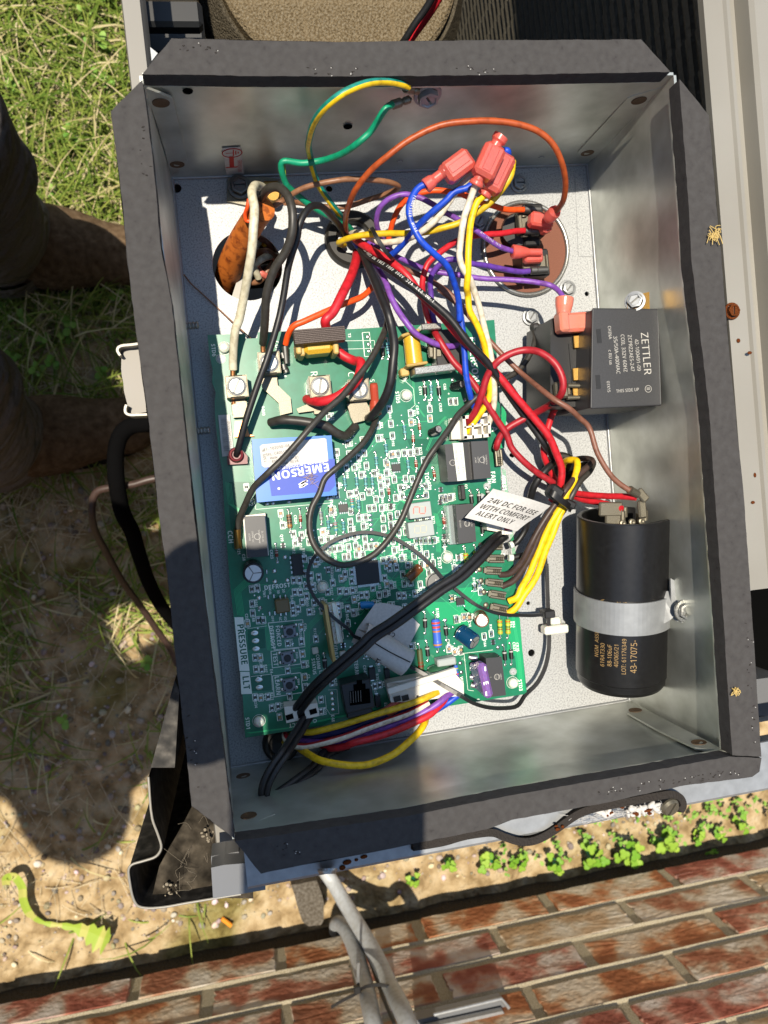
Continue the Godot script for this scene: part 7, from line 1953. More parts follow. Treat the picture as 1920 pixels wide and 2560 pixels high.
	# yellow and brown pairs of the lower bundle
	wire("left yellow wire of the pair going down to the edge tabs", "yellow", 1.75, [V(190.8,872,166), V(187.1,884,161.3), V(186.4,892,159.8), V(187.8,898,161), V(188.2,900,164.5), V(183.9,902,169.5), V(179.4,902,175.9), V(176.2,900,182.9), V(171.2,898,190.3), V(167.4,896,197.4), V(163.1,894,207), V(158.7,892,216.7), V(155.2,890,223), V(152.1,890,227.8), V(149.9,889,229.7), V(148.2,888,229.6)])
	wire("right yellow wire of the pair, ending one tab lower", "yellow", 1.75, [V(180.6,900,173.1), V(179.2,899,180.8), V(175.2,898,189.3), V(171.7,897,196.8), V(168.1,895,205), V(163.7,893,215.6), V(160.2,891,222), V(155.8,890,227.3), V(151.4,889,233.4), V(148.9,888,236), V(146.8,887,236.3)])
	wire("upper dark brown wire of the bundle ending at the third tab", "darkbrown", 1.6, [V(192.6,872,164.5), V(193.2,884,160.4), V(195.9,890,159.9), V(198.1,894,159.7), V(196.7,897,161.5), V(184.2,902,169.5), V(177,904,175.6), V(169.8,902,184.2), V(163,900,193.7), V(159,898,200.8), V(154.5,894,209.5), V(149.2,890,214.9), V(145.2,887,215.5)])
	wire("lower dark brown wire of the bundle ending at the fourth tab", "darkbrown", 1.6, [V(170.5,900,185.3), V(165.4,898,193.6), V(161.5,895,203.2), V(156.5,892,212.4), V(151.2,889,219.1), V(148,887,221.9), V(146,886,221.8)])
	wire("dark grey wire folded at the outer edge of the bundle", "charcoal", 1.6, [V(194.3,872,164.7), V(197.3,884,163.3), V(200.6,890,161.8), V(200.7,892,163.2), V(195.7,896,166.6), V(187.9,899,171.8), V(182.7,900,177.7), V(179.4,898,183.8), V(174.9,896,189.8)])
	w = wire("black lead with white sleeve ending at the first edge tab", "blackwire", 1.6, [V(169.2,878,179), V(163.6,884,190.5), V(160.9,888,193.6), V(158.1,889,197.3), V(155.6,888,199.5), V(153.5,887,200.6)])
	tip(w, "sleeve_end", M.nylon, 1.9, [V(153.5,887.5,200.4), V(151.7,887.5,200.9)])
	w = wire("black lead with white sleeve ending at the second edge tab", "blackwire", 1.6, [V(168.6,882,205), V(164,885,206.3), V(157.9,887,207), V(152.8,887,207.5)])
	tip(w, "sleeve_end", M.nylon, 1.9, [V(152.8,887.5,207.4), V(150.4,887.5,207.1)])
	# flat black cable across the board
	var tc := MB.new()
	for s in [-1.0, 1.0]:
		var q := []
		for p in [V(147.3,892,194.6), V(138.6,902,196.8), V(128.1,908,203.2), V(116.5,912,210.3), V(106.2,914,214.6), V(93.3,916,221.1), V(81.1,916,227.7), V(71.7,914,232.7), V(67,914,236.2), V(57.4,912,243.1), V(48,908,250.5), V(40.9,902,257.9), V(36,896,264.9), V(31.5,889,272.1)]: q.append(p + V(s * 0.95, 0, s * 1.25))
		tc.tube(q, 0.0017, 10, 7)
	solo("flat_cable", "flat twin black cable slanting across the board to the white socket", "cable", [tc, M.blackwire], V(31.5,889,272.1))
	var t2 := MB.new()
	for s in [-1.0, 1.0]:
		var q := []
		for p in [V(40,888,271.3), V(38.4,892,272.3), V(34.2,898,275.8), V(28.7,906,279.4), V(25,912,281.8), V(19.4,916,286.6), V(15.3,918,292.4), V(14.1,918,297.2), V(15.8,916,300.5), V(22,912,299.6), V(30.9,906,297.4), V(39.2,898,295.7), V(45.7,888,293.4), V(51.9,882,293.7), V(57.3,876,295)]: q.append(p + V(s * 1.1, 0, s * 0.9))
		t2.tube(q, 0.0016, 10, 7)
	solo("flat_cable", "flat twin black cable looping out of the socket over the lower wall", "cable", [t2, M.blackwire], V(40,888,271.3))
	# harness under the lower connector
	var gr := "wires of the lower white connector"
	wire("upper yellow wire of the lower connector's harness", "oldyellow", 1.6, [V(104.9,893,269.6), V(100.6,895,270.1), V(95.1,896,271.5), V(83.6,896,273.4), V(69.5,895,275.7), V(67.5,894,276.3), V(53.9,892,278.9), V(39.7,888,281.3), V(34.6,884,281.9), V(30.4,876,285), V(26.3,870,290.3)], gr)
	wire("drooping yellow wire, lowest in the lower connector's harness", "yellow", 1.75, [V(99.2,886,283.2), V(96.8,892,284.5), V(93,896,286.9), V(86.6,901,289), V(76.9,906,292.4), V(65.4,908,294.6), V(57.9,908,294.5), V(50.3,908,292.6), V(42.1,904,290.7), V(36.4,894,289.5), V(33.4,882,290.3), V(31.7,872,290.9)], gr)
	var rw: Array = [V(99.6,893,274.4), V(89.3,894,277.6), V(77.7,894,279.7), V(66.3,894,281.9), V(55.6,893,284.6), V(43.6,892,286.4), V(35,890,287.5), V(29.1,888,286.1), V(26.9,884,283.9), V(27,880,283.2)]
	w = wire("red wire with a white stripe in the lower connector's harness", "darkred", 1.6, rw, gr)
	stripe(w, "whitewire", 1.6, rw, 3.6, 5.4)
	wire("purple wire in the lower connector's harness", "purple", 1.6, [V(113.2,892,271), V(108.7,894,272.4), V(103.6,895,274.6), V(91.9,894,279.8), V(77.7,892,283.3), V(63.7,890,285.8), V(53.6,887,288.4), V(41.7,884,288), V(33.9,878,288.2), V(29.2,870,290.8)], gr)
	wire("thick red wire in the lower connector's harness", "red", 1.75, [V(109.6,890,274.4), V(103.7,894,277), V(98.9,896,279.7), V(91,897,281.8), V(79.4,897,284.8), V(68.1,897,286.3), V(60.4,896,287.2), V(55.2,892,290), V(47.5,886,291.2), V(44.4,878,291.6)], gr)
	wire("blue wire at the right end of the lower connector's harness", "blue", 1.6, [V(116.8,891,272.7), V(113.5,893,273.7), V(109.7,891,276.5), V(104.9,888,279.7), V(99.7,884,283.3), V(91,882,286)], gr)
	wire("pale red wire at the left end of the lower connector's harness", "pinkwire", 1.5, [V(84.6,891,271), V(82.8,892,272.4), V(79,890,274.9), V(71.9,886,278.4), V(64,884,280.6), V(57,882,285.4), V(44.8,878,287.7)], gr)
	wire("pink and yellow tinted wire second in the lower connector's harness", "pinkwire", 1.5, [V(88.6,891,271), V(87,892,273), V(83.4,890,275.9), V(75.2,886,279.4), V(65,884,282.4), V(54.2,882,287.9), V(42.2,878,288.8)], gr)
	wire("navy wire under the upper yellow one in the lower harness", "navy", 1.5, [V(96.1,890,272.4), V(92.1,890,275.8), V(81.9,888,278.2), V(67.4,888,280.5), V(59,887,283.2), V(46.9,884,285.1), V(37.3,880,286.8), V(31.2,872,289.9)], gr)

func board_wire_end(label: String, p: Vector3) -> MeshInstance3D:
	var b := MB.new()
	b.tube([p, p + V(0.4, 0.6, 0.3)], 0.0017, 8, 1)
	return solo("spade_terminal", label, "terminal", [b, M.blackwire], p)

func pink(o: MeshInstance3D, a: Vector3, b2: Vector3, c: Vector3, dir: Vector3, s: Vector3) -> void:
	var b := MB.new()
	var l: float = a.distance_to(b2)
	b.lathe(a, b2 - a, [Vector2(0.0017, 0.0), Vector2(0.0031, 0), Vector2(0.0033, 0.0006), Vector2(0.0030, l * 0.35), Vector2(0.0023, l * 0.5), Vector2(0.0022, l * 0.85), Vector2(0.0032, l), Vector2(0.0034, l + 0.003), Vector2(0, l + 0.003)], 18)
	b.box(at(c, dir), s, 0.0016)
	b.box(at(c + V(0, 0.4, 0), dir), Vector3(s.x * 0.8, s.y * 0.96, s.z * 0.5), 0.0008)
	part("connector_housing", [b, M.pink], o)

func lawn():
	# blades
	var nz := FastNoiseLite.new()
	nz.seed = 9
	nz.frequency = 5.0
	nz.fractal_octaves = 3
	var bl := MB.new()
	var prev := []
	for i in 5:
		var t: float = i / 4.0
		var p := Vector3(0, sin(t * 1.5) * 0.75, t * t * 0.75)
		var wd: float = 0.026 * (1.0 - t * t * 0.92)
		var row := [p + Vector3(-wd, 0, 0), p + Vector3(0, -0.006, 0.006), p + Vector3(wd, 0, 0)]
		if i > 0:
			for j in 2: bl.face([prev[j], prev[j + 1], row[j + 1], row[j]], Vector3(0, 0.6, -0.8))
		prev = row
	var grass := MultiMesh.new()
	grass.transform_format = MultiMesh.TRANSFORM_3D
	grass.use_colors = true
	grass.mesh = mesh_of([bl, M.leaf], Vector3())
	var xf := []
	var cs := []
	var tries := 0
	while xf.size() < 22000 and tries < 200000:
		tries += 1
		var x: float = rng.randf_range(-1.1, 0.02)
		var z: float = rng.randf_range(-1.1, 0.86)
		var n: float = nz.get_noise_2d(x, z)
		var dens: float = clampf(0.9 - (z + 0.25) * 1.5, 0.03, 1.0) if z < 0.4 else 0.045
		if z > -0.1: dens = maxf(dens * smoothstep(-0.05, 0.3, n + 0.12), 0.55 * smoothstep(0.05, 0.35, n) * smoothstep(0.8, 0.25, z))
		if rng.randf() > dens: continue
		var h: float = rng.randf_range(0.045, 0.12) * (1.0 if z < 0.1 else 0.75)
		var lean: float = rng.randf_range(0.1, 1.05)
		var bs := Basis.from_euler(Vector3(lean, 0, 0))
		bs = Basis(Vector3(0, 1, 0), rng.randf() * TAU) * bs
		xf.append(Transform3D(bs * Basis.from_scale(Vector3(0.052, h, h) * 1.1), Vector3(x, -0.002, z)))
		var g: float = rng.randf()
		var c := Color(0.10, 0.18, 0.025).lerp(Color(0.30, 0.34, 0.08), g)
		if rng.randf() < 0.24: c = Color(0.45, 0.40, 0.2).lerp(Color(0.6, 0.52, 0.34), rng.randf())
		cs.append(c)
	grass.instance_count = xf.size()
	for i in xf.size():
		grass.set_instance_transform(i, xf[i])
		grass.set_instance_color(i, cs[i])
	var gi := MultiMeshInstance3D.new()
	gi.name = "grass"
	gi.multimesh = grass
	add_child(gi, true)
	tag(gi, "short green lawn grass growing on the bare soil left of the box", "grass")
	gi.set_meta("kind", "stuff")
	# straw
	var sb := MB.new()
	sb.tube([Vector3(0, 0, -0.5), Vector3(0.012, 0.02, -0.1), Vector3(0.0, 0.03, 0.2), Vector3(-0.03, 0, 0.5)], 0.011, 5, 2, 0.0, TAU, 0.6)
	var straw := MultiMesh.new()
	straw.transform_format = MultiMesh.TRANSFORM_3D
	straw.use_colors = true
	straw.mesh = mesh_of([sb, M.pebble], Vector3())
	straw.instance_count = 11000
	for i in 11000:
		var x: float = rng.randf_range(-1.0, 0.0)
		var z: float = rng.randf_range(-1.0, 0.8)
		if z > 0.2 and rng.randf() < 0.72:
			z = rng.randf_range(-1.0, 0.2)
		if i < 500:
			x = rng.randfn(-0.115, 0.03); z = rng.randfn(-0.33, 0.05)
		var h: float = rng.randf_range(0.015, 0.07)
		straw.set_instance_transform(i, Transform3D(Basis.from_euler(Vector3(rng.randf_range(-0.25, 0.25), rng.randf() * TAU, 0)).scaled(Vector3(0.04, 0.04, h)), Vector3(x, rng.randf_range(0.002, 0.016), z)))
		var v: float = rng.randf_range(0.55, 1.0)
		straw.set_instance_color(i, Color(0.62, 0.53, 0.36) * v)
	var si := MultiMeshInstance3D.new()
	si.name = "grass"
	si.multimesh = straw
	add_child(si, true)
	tag(si, "dry straw coloured grass stalks strewn through the lawn", "dry grass")
	si.set_meta("kind", "stuff")
	# small broad weeds in the lawn
	var lf := MB.new()
	lf.ball(Vector3(0, 0, 0.5), Vector3(0.4, 0.05, 0.5), 8, 5)
	var weed := MultiMesh.new()
	weed.transform_format = MultiMesh.TRANSFORM_3D
	weed.use_colors = true
	weed.mesh = mesh_of([lf, M.leaf], Vector3())
	weed.instance_count = 2100
	for i in 420:
		var x: float = rng.randf_range(-0.9, 0.0)
		var z: float = rng.randf_range(-0.9, 0.0) if i < 280 else rng.randf_range(0.0, 0.8)
		if i >= 300:
			x = 0.28 + 0.75 * pow(rng.randf(), 0.6); z = rng.randf_range(0.77, 0.858)
		for j in 5:
			var s: float = rng.randf_range(0.008, 0.016) if i < 300 else rng.randf_range(0.003, 0.010)
			weed.set_instance_transform(i * 5 + j, Transform3D(Basis.from_euler(Vector3(-0.3, TAU * j / 5.0 + rng.randf() * 0.8, 0)).scaled(Vector3.ONE * s), Vector3(x, rng.randf_range(0.01, 0.035), z)))
			weed.set_instance_color(i * 5 + j, Color(0.13, 0.3, 0.04).lerp(Color(0.25, 0.4, 0.08), rng.randf()))
	var wi := MultiMeshInstance3D.new()
	wi.name = "weeds"
	wi.multimesh = weed
	add_child(wi, true)
	tag(wi, "low broad leaved weeds mixed into the lawn grass", "weeds")
	wi.set_meta("kind", "stuff")
	# seedlings along the wall
	var names := ["pair of round leaves nearest the grey conduit", "small two leaved sprout left of the taller ones", "three leaved sprout just below the loose gasket", "narrow stacked sprout under the rail", "round leaved sprout with dark soil behind it", "large bright clump of round leaves", "second bright clump, right of the largest", "tall leafy clump highest by the bricks", "sparse yellow green sprout at the right", "little sprout close to the wall at the right edge", "yellowish sprout under the rail's right end", "wispy sprig hanging over the first brick course"]
	var spots: Array = [V(232.5,20,838.4), V(290.7,20,821.6), V(361.6,20,824.4), V(420.5,20,846.5), V(479.6,20,849.7), V(545.7,20,851.2), V(615.4,20,858.8), V(684.2,20,857.6), V(766,20,861.5), V(799.7,20,864.9), V(847.5,20,853.5), V(782.9,40,900.8)]
	var big := [0.8, 0.9, 1.2, 1.0, 1.15, 1.4, 1.45, 1.5, 0.9, 0.9, 1.0, 0.7]
	for i in spots.size():
		var c: Vector3 = spots[i]
		c.y = 0.0
		var p: Node3D = thing("seedling", names[i] + ", growing along the brick wall", "seedling", c, "seedlings along the wall")
		var leaf := MB.new()
		var stem := MB.new()
		var k: int = int(4 + big[i] * 4.0)
		for j in k:
			var a: float = rng.randf() * TAU
			var r: float = rng.randf_range(0.004, 0.015) * big[i]
			var h: float = rng.randf_range(0.012, 0.034) * big[i]
			var q: Vector3 = c + Vector3(cos(a) * r * 1.1, h, sin(a) * r * 1.1)
			stem.tube([c, c + Vector3(cos(a) * r * 0.3, h * 0.6, sin(a) * r * 0.3), q], 0.0006, 5, 3)
			leaf.col = Color(0.13, 0.30, 0.025).lerp(Color(0.30, 0.44, 0.06), rng.randf())
			var bs := Basis.from_euler(Vector3(rng.randf_range(-0.35, 0.35), rng.randf() * TAU, rng.randf_range(-0.35, 0.35)))
			for lobe in 3:
				var o: Vector3 = bs * Vector3(cos(TAU * lobe / 3.0), 0, sin(TAU * lobe / 3.0)) * 0.0032 * big[i]
				leaf.ball(q + o, Vector3(0.0042, 0.0005, 0.0042) * big[i], 10, 4, bs)
		part("leaves", [leaf, M.leaf], p)
		part("stem", [stem, M.green], p)
	# long toothed leaf on the soil
	var dl := MB.new()
	var mid: Array = MB.smooth([V(-399.2,20,720.6), V(-396.3,25,707.7), V(-383.6,30,705.2), V(-375.2,28,723.6), V(-377.3,22,748.2), V(-372.1,15,775), V(-356.4,10,794.6), V(-329.5,12,803.3), V(-301.6,18,811.3), V(-283,24,819.2), V(-268.2,28,827.3), V(-258.5,24,831.7)], 5)
	for i in mid.size() - 1:
		var f0: float = float(i) / mid.size()
		var f1: float = float(i + 1) / mid.size()
		var w0: float = leaf_width(f0)
		var w1: float = leaf_width(f1)
		var s0: Vector3 = (mid[i + 1] - mid[maxi(i - 1, 0)]).cross(Vector3(0, 1, 0)).normalized()
		var s1: Vector3 = (mid[mini(i + 2, mid.size() - 1)] - mid[i]).cross(Vector3(0, 1, 0)).normalized()
		dl.col = Color(0.3, 0.4, 0.06) if fposmod(f0 * 7.0, 1.0) > 0.3 else Color(0.42, 0.42, 0.12)
		for sg in [-1.0, 1.0]:
			dl.face([mid[i], mid[i] + s0 * w0 * sg + Vector3(0, w0 * 0.35, 0), mid[i + 1] + s1 * w1 * sg + Vector3(0, w1 * 0.35, 0), mid[i + 1]], Vector3(0, 1, 0))
	solo("toothed_leaf", "long twisted toothed green leaf lying on the bare soil", "leaf", [dl, M.leaf], V(-358.7,2,798.7))

func leaf_width(f: float) -> float:
	var w: float = 0.006 if f < 0.45 else 0.004 + 0.016 * smoothstep(0.6, 0.88, f) * (1.0 - smoothstep(0.93, 1.0, f))
	if f > 0.5: w *= 0.65 + 0.5 * absf(fposmod(f * 14.0, 1.0) - 0.5) * 2.0
	return w

func field(p: Vector3, bones: Array, k: float) -> float:
	var d := 1e9
	for b in bones:
		var ab: Vector3 = b[1] - b[0]
		var t: float = clampf((p - b[0]).dot(ab) / maxf(ab.length_squared(), 1e-9), 0.0, 1.0)
		var q: float = p.distance_to(b[0] + ab * t) - lerpf(b[2], b[3], t)
		if d > 1e8: d = q
		else:
			var h: float = maxf(k - absf(d - q), 0.0) / k
			d = minf(d, q) - h * h * k * 0.25
	return d

func nets(b: MB, bones: Array, cell: float, k: float) -> void:
	var vals := {}
	var verts := {}
	for bn in bones:
		var r: float = maxf(bn[2], bn[3]) + k * 0.5 + cell
		var lo: Vector3 = (bn[0].min(bn[1]) - Vector3(r, r, r)) / cell
		var hi: Vector3 = (bn[0].max(bn[1]) + Vector3(r, r, r)) / cell
		for x in range(floori(lo.x), ceili(hi.x)):
			for y in range(floori(lo.y), ceili(hi.y)):
				for z in range(floori(lo.z), ceili(hi.z)):
					var key := Vector3i(x, y, z)
					if verts.has(key): continue
					var mid: Vector3 = (Vector3(key) + Vector3(0.5, 0.5, 0.5)) * cell
					if not vals.has([key]):
						vals[[key]] = field(mid, bones, k)
					if absf(vals[[key]]) > cell * 1.2: continue
					var acc := Vector3()
					var cnt := 0
					var g := []
					for i in 8:
						var o := Vector3i(i & 1, (i >> 1) & 1, i >> 2)
						var ck: Vector3i = key + o
						if not vals.has(ck): vals[ck] = field(Vector3(ck) * cell, bones, k)
						g.append(vals[ck])
					for e in [[0, 1], [2, 3], [4, 5], [6, 7], [0, 2], [1, 3], [4, 6], [5, 7], [0, 4], [1, 5], [2, 6], [3, 7]]:
						var a: float = g[e[0]]
						var c: float = g[e[1]]
						if (a < 0.0) != (c < 0.0):
							var t: float = a / (a - c)
							var pa := Vector3(e[0] & 1, (e[0] >> 1) & 1, e[0] >> 2)
							var pc := Vector3(e[1] & 1, (e[1] >> 1) & 1, e[1] >> 2)
							acc += pa.lerp(pc, t)
							cnt += 1
					if cnt == 0: continue
					var p: Vector3 = (Vector3(key) + acc / cnt) * cell
					var h: float = cell * 0.5
					var nn := Vector3(field(p + Vector3(h, 0, 0), bones, k) - field(p - Vector3(h, 0, 0), bones, k), field(p + Vector3(0, h, 0), bones, k) - field(p - Vector3(0, h, 0), bones, k), field(p + Vector3(0, 0, h), bones, k) - field(p - Vector3(0, 0, h), bones, k)).normalized()
					verts[key] = b.vert(p, nn)
	for key in verts:
		for a in 3:
			var ax := Vector3i(); ax[a] = 1
			var u := Vector3i(); u[(a + 1) % 3] = 1
			var w := Vector3i(); w[(a + 2) % 3] = 1
			if not vals.has(key + ax) or not vals.has(key): continue
			if (vals[key] < 0.0) == (vals[key + ax] < 0.0): continue
			if verts.has(key - u) and verts.has(key - w) and verts.has(key - u - w):
				b.tri(verts[key], verts[key - u], verts[key - u - w])
				b.tri(verts[key], verts[key - u - w], verts[key - w])

func figure(label: String, o: Vector3, lean: float, feet: Array, holds: bool) -> MeshInstance3D:
	# o: point on the ground between the feet; lean: how far the chest bends forward (+x)
	var cam: Transform3D = Transform3D(Vector3(0.97858, 0.17992, 0.10006), Vector3(0.10619, -0.02473, -0.99404), Vector3(-0.17637, 0.98337, -0.04331), Vector3(0.01951, 1.26695, 0.15983))
	var la: Vector3 = feet[0]; var lk: Vector3 = feet[1]
	var ra: Vector3 = feet[2]; var rk: Vector3 = feet[3]
	var lh: Vector3 = o + Vector3(-0.12, 0.93, -0.095); var rh: Vector3 = o + Vector3(-0.12, 0.93, 0.095)
	var pel: Vector3 = o + Vector3(-0.13, 0.98, 0)
	var chest: Vector3 = o + Vector3(-0.10 + lean, 1.28 - lean * 0.2, 0)
	var neck: Vector3 = o + Vector3(-0.06 + lean * 1.5, 1.47 - lean * 0.5, 0)
	var head: Vector3 = o + Vector3(0.01 + lean * 1.9, 1.60 - lean * 0.6, 0)
	var ls: Vector3 = neck + Vector3(-0.04, -0.07, -0.19); var rs: Vector3 = neck + Vector3(-0.04, -0.07, 0.19)
	var re: Vector3 = rs + Vector3(0.04, -0.28, 0.02); var rw: Vector3 = re + Vector3(0.20, -0.03, -0.11)
	var le: Vector3 = ls + Vector3(0.03, -0.28, 0.0); var lw: Vector3 = le + Vector3(0.20, -0.06, 0.10)
	var grip: Vector3 = cam * Vector3(-0.088, -0.030, 0.012)
	if holds:
		le = ls.lerp(grip, 0.52) + Vector3(0.01, -0.11, -0.02)
		lw = grip + (le - grip).normalized() * 0.05
	var body := [[la, lk, 0.045, 0.055], [lk, lh, 0.06, 0.085], [ra, rk, 0.045, 0.055], [rk, rh, 0.06, 0.085], [lh, rh, 0.1, 0.1], [pel, chest, 0.12, 0.13], [ls, rs, 0.06, 0.06], [chest, neck, 0.10, 0.055], [neck, head, 0.052, 0.055], [ls, le, 0.048, 0.04], [le, lw, 0.038, 0.027], [rs, re, 0.048, 0.04], [re, rw, 0.038, 0.027]]
	var sk := MB.new()
	nets(sk, body, 0.018, 0.04)
	var look: Vector3 = (Vector3(0.05, 1.0, 0.12) - head).normalized()
	var hb := Basis.looking_at(look, Vector3(0, 1, 0))
	var hd := []
	for q in [[0, 0.03, 0.02, 0, 0.02, -0.01, 0.088, 0.084], [0, -0.05, -0.04, 0, -0.085, -0.055, 0.055, 0.04], [0, 0.0, -0.088, 0, -0.03, -0.108, 0.010, 0.015], [-0.012, -0.068, -0.088, 0.012, -0.068, -0.088, 0.012, 0.012], [-0.084, 0.0, 0.01, -0.088, -0.03, 0.008, 0.014, 0.010], [0.084, 0.0, 0.01, 0.088, -0.03, 0.008, 0.014, 0.010], [-0.035, 0.015, -0.078, 0.035, 0.015, -0.078, 0.014, 0.014]]:
		hd.append([head + hb * Vector3(q[0], q[1], q[2]), head + hb * Vector3(q[3], q[4], q[5]), q[6], q[7]])
	nets(sk, hd, 0.006, 0.02)
	var hands := [rw] if holds else [rw, lw]
	if holds:
		var px: Vector3 = cam.basis.x; var py: Vector3 = cam.basis.y; var pz: Vector3 = cam.basis.z
		var hand := [[lw, grip, 0.026, 0.022]]
		for i in 4:
			var kq: Vector3 = grip + px * 0.016 + py * (0.030 - i * 0.021) - pz * 0.006
			hand.append([grip + py * (0.012 - i * 0.010), kq, 0.017, 0.0105])
			var k1: Vector3 = kq + px * 0.016 - pz * 0.012
			var k2: Vector3 = k1 + px * (0.016 - absf(i - 1.0) * 0.002) + pz * 0.001
			hand.append([kq, k1, 0.0098, 0.009]); hand.append([k1, k2, 0.009, 0.0082]); hand.append([k2, k2 + px * 0.007 + pz * 0.004, 0.0082, 0.007])
		var tb: Vector3 = grip + py * 0.012 + pz * 0.012
		hand.append([grip, tb, 0.018, 0.014]); hand.append([tb, tb + px * 0.030 + py * 0.012 + pz * 0.004, 0.0125, 0.0105]); hand.append([tb + px * 0.030 + py * 0.012 + pz * 0.004, tb + px * 0.052 + py * 0.010 - pz * 0.004, 0.0105, 0.009])
		nets(sk, hand, 0.004, 0.008)
	for w in hands:
		var sg: float = 1.0 if w.z < o.z else -1.0
		var hand2 := [[w, w + Vector3(0.01, -0.075, 0.0), 0.026, 0.028]]
		for i in 4:
			var kq: Vector3 = w + Vector3(0.034 - i * 0.019, -0.085, 0.004 * sg)
			hand2.append([w + Vector3(0.02 - i * 0.010, -0.05, 0), kq, 0.013, 0.0105])
			hand2.append([kq, kq + Vector3(0.0, -0.036 + absf(i - 1.0) * 0.003, 0.012 * sg), 0.0098, 0.0088]); hand2.append([kq + Vector3(0, -0.036 + absf(i - 1.0) * 0.003, 0.012 * sg), kq + Vector3(0, -0.058 + absf(i - 1.0) * 0.004, 0.026 * sg), 0.0088, 0.0072])
		hand2.append([w + Vector3(0.02, -0.02, 0), w + Vector3(0.052, -0.055, 0.012 * sg), 0.015, 0.011]); hand2.append([w + Vector3(0.052, -0.055, 0.012 * sg), w + Vector3(0.058, -0.088, 0.02 * sg), 0.010, 0.0085])
		nets(sk, hand2, 0.004, 0.008)
	var p: MeshInstance3D = solo("person", label, "person", [sk, M.skin], o)
	var eye := MB.new()
	for s in [-1.0, 1.0]: eye.ball(head + hb * Vector3(0.032 * s, -0.002, -0.082), Vector3.ONE * 0.011, 10, 8)
	part("eyes", [eye, M.white], p)
	var tr := MB.new()
	nets(tr, [[la + Vector3(0, -0.03, 0), lk, 0.070, 0.080], [lk, lh, 0.082, 0.105], [ra + Vector3(0, -0.03, 0), rk, 0.070, 0.080], [rk, rh, 0.082, 0.105], [lh, rh, 0.12, 0.12], [pel, pel + Vector3(0, 0.05, 0), 0.145, 0.14]] + folds(la, lk) + folds(ra, rk) + folds(lk, lh) + folds(rk, rh), 0.012, 0.035)
	part("trousers", [tr, M.denim], p)
	for q in [[la, lk], [ra, rk]]:
		var cf := MB.new()
		cf.lathe(q[0] + Vector3(-0.004, -0.075, 0), q[1] - q[0], [Vector2(0.064, 0.004), Vector2(0.0755, 0), Vector2(0.0765, 0.012), Vector2(0.0745, 0.030), Vector2(0.071, 0.05)], 28)
		part("cuff", [cf, M.denim], p)
	var st := MB.new()
	nets(st, [[pel + Vector3(0, 0.02, 0), chest, 0.15, 0.155], [chest, neck + Vector3(0, -0.06, 0), 0.13, 0.075], [ls, rs, 0.078, 0.078], [ls, le, 0.064, 0.054], [le, lw + (le - lw).normalized() * 0.03, 0.05, 0.036], [rs, re, 0.064, 0.054], [re, rw + (re - rw).normalized() * 0.03, 0.05, 0.036]], 0.016, 0.05)
	part("shirt", [st, M.shirt], p)
	var hr := MB.new()
	nets(hr, [[head + hb * Vector3(0, 0.045, 0.025), head + hb * Vector3(0, 0.03, 0.045), 0.084, 0.082]], 0.009, 0.02)
	part("hair", [hr, M.hair], p)
	for q in [[la, Vector3(0.97, 0, 0.12)], [ra, Vector3(0.98, 0, -0.05)]]:
		var a: Vector3 = q[0]
		var f: Vector3 = q[1].normalized()
		var b := MB.new()
		var g: Vector3 = Vector3(a.x, 0, a.z)
		nets(b, [[a + Vector3(0, 0.03, 0), g + Vector3(0, 0.075, 0) + f * 0.01, 0.056, 0.055], [g + Vector3(0, 0.055, 0) - f * 0.045, g + Vector3(0, 0.055, 0) + f * 0.07, 0.05, 0.052], [g + Vector3(0, 0.05, 0) + f * 0.07, g + Vector3(0, 0.043, 0) + f * 0.185, 0.052, 0.043], [a + Vector3(0, -0.01, 0) + f * 0.02, g + Vector3(0, 0.07, 0) + f * 0.10, 0.045, 0.04]], 0.01, 0.03)
		var bo: MeshInstance3D = part("boot", [b, M.leather], p)
		var s := MB.new()
		var ol := []
		var sd := Vector3(-f.z, 0, f.x)
		for i in 24:
			var an: float = TAU * i / 24.0
			ol.append(g + Vector3(0, 0.022, 0) + f * (0.066 + cos(an) * 0.162) + sd * sin(an) * (0.054 + 0.006 * cos(an)))
		s.prism(ol, Vector3(0, -0.022, 0))
		part("sole", [s, M.sole], bo)
		var lc := MB.new()
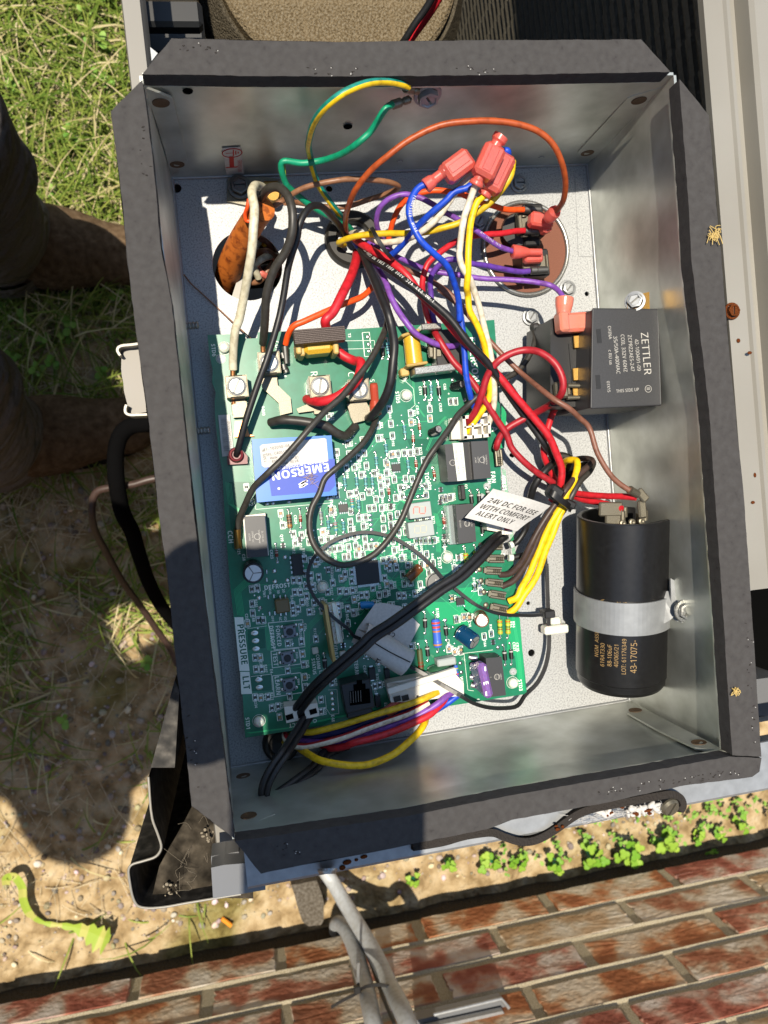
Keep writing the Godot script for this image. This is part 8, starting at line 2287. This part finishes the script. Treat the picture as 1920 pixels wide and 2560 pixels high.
		for i in 4:
			var c: Vector3 = g + f * (0.055 + i * 0.022) + Vector3(0, 0.118 - i * 0.009, 0)
			lc.tube([c - sd * 0.03 + Vector3(0, -0.012, 0), c, c + sd * 0.03 + Vector3(0, -0.012, 0)], 0.0022, 6, 4)
		part("laces", [lc, M.sole], bo)
	return p

func folds(a: Vector3, b: Vector3) -> Array:
	# creases of the cloth across a trouser leg
	var out := []
	for i in 6:
		var f: float = 0.06 + i * 0.16
		var c: Vector3 = a.lerp(b, f)
		var an: float = -0.4 + 0.9 * sin(i * 2.3)
		var r: float = lerpf(0.052, 0.066, f)
		var q := []
		for j in 2: q.append(c + Vector3(cos(an + j * 1.2) * r, (j - 0.5) * 0.05 * (1 if i % 2 == 0 else -1), sin(an + j * 1.2) * r))
		out.append([q[0], q[1], 0.024, 0.020])
	return out

func photographer():
	var cam: Transform3D = Transform3D(Vector3(0.97858, 0.17992, 0.10006), Vector3(0.10619, -0.02473, -0.99404), Vector3(-0.17637, 0.98337, -0.04331), Vector3(0.01951, 1.26695, 0.15983))
	figure("person in dark grey trousers and brown boots standing left of the box", Vector3(-0.38, 0, -0.10), -0.03, [Vector3(-0.285, 0.12, -0.235), Vector3(-0.245, 0.50, -0.20), Vector3(-0.325, 0.12, 0.050), Vector3(-0.285, 0.50, 0.005)], false)
	figure("second person, leaning over the box and holding a phone flat above it", Vector3(-0.61, 0, 0.285), 0.12, [Vector3(-0.64, 0.12, 0.18), Vector3(-0.68, 0.50, 0.19), Vector3(-0.66, 0.12, 0.40), Vector3(-0.69, 0.50, 0.39)], true)
	var ph := MB.new()
	ph.box(Transform3D(cam.basis, cam * Vector3(-0.023, -0.0705, 0.0075)), Vector3(0.0757, 0.1509, 0.0083), 0.003)
	var po: MeshInstance3D = solo("phone", "dark slab phone held flat above the box by the second person", "phone", [ph, M.blackpaint], cam * Vector3(-0.023, -0.0705, 0.0075))
	var pl := MB.new()
	pl.cyl(cam * Vector3(0, 0, 0.0033), cam * Vector3(0, 0, 0.0026), 0.006, 0.006, 20)
	part("lens_ring", [pl, M.dullsteel], po)
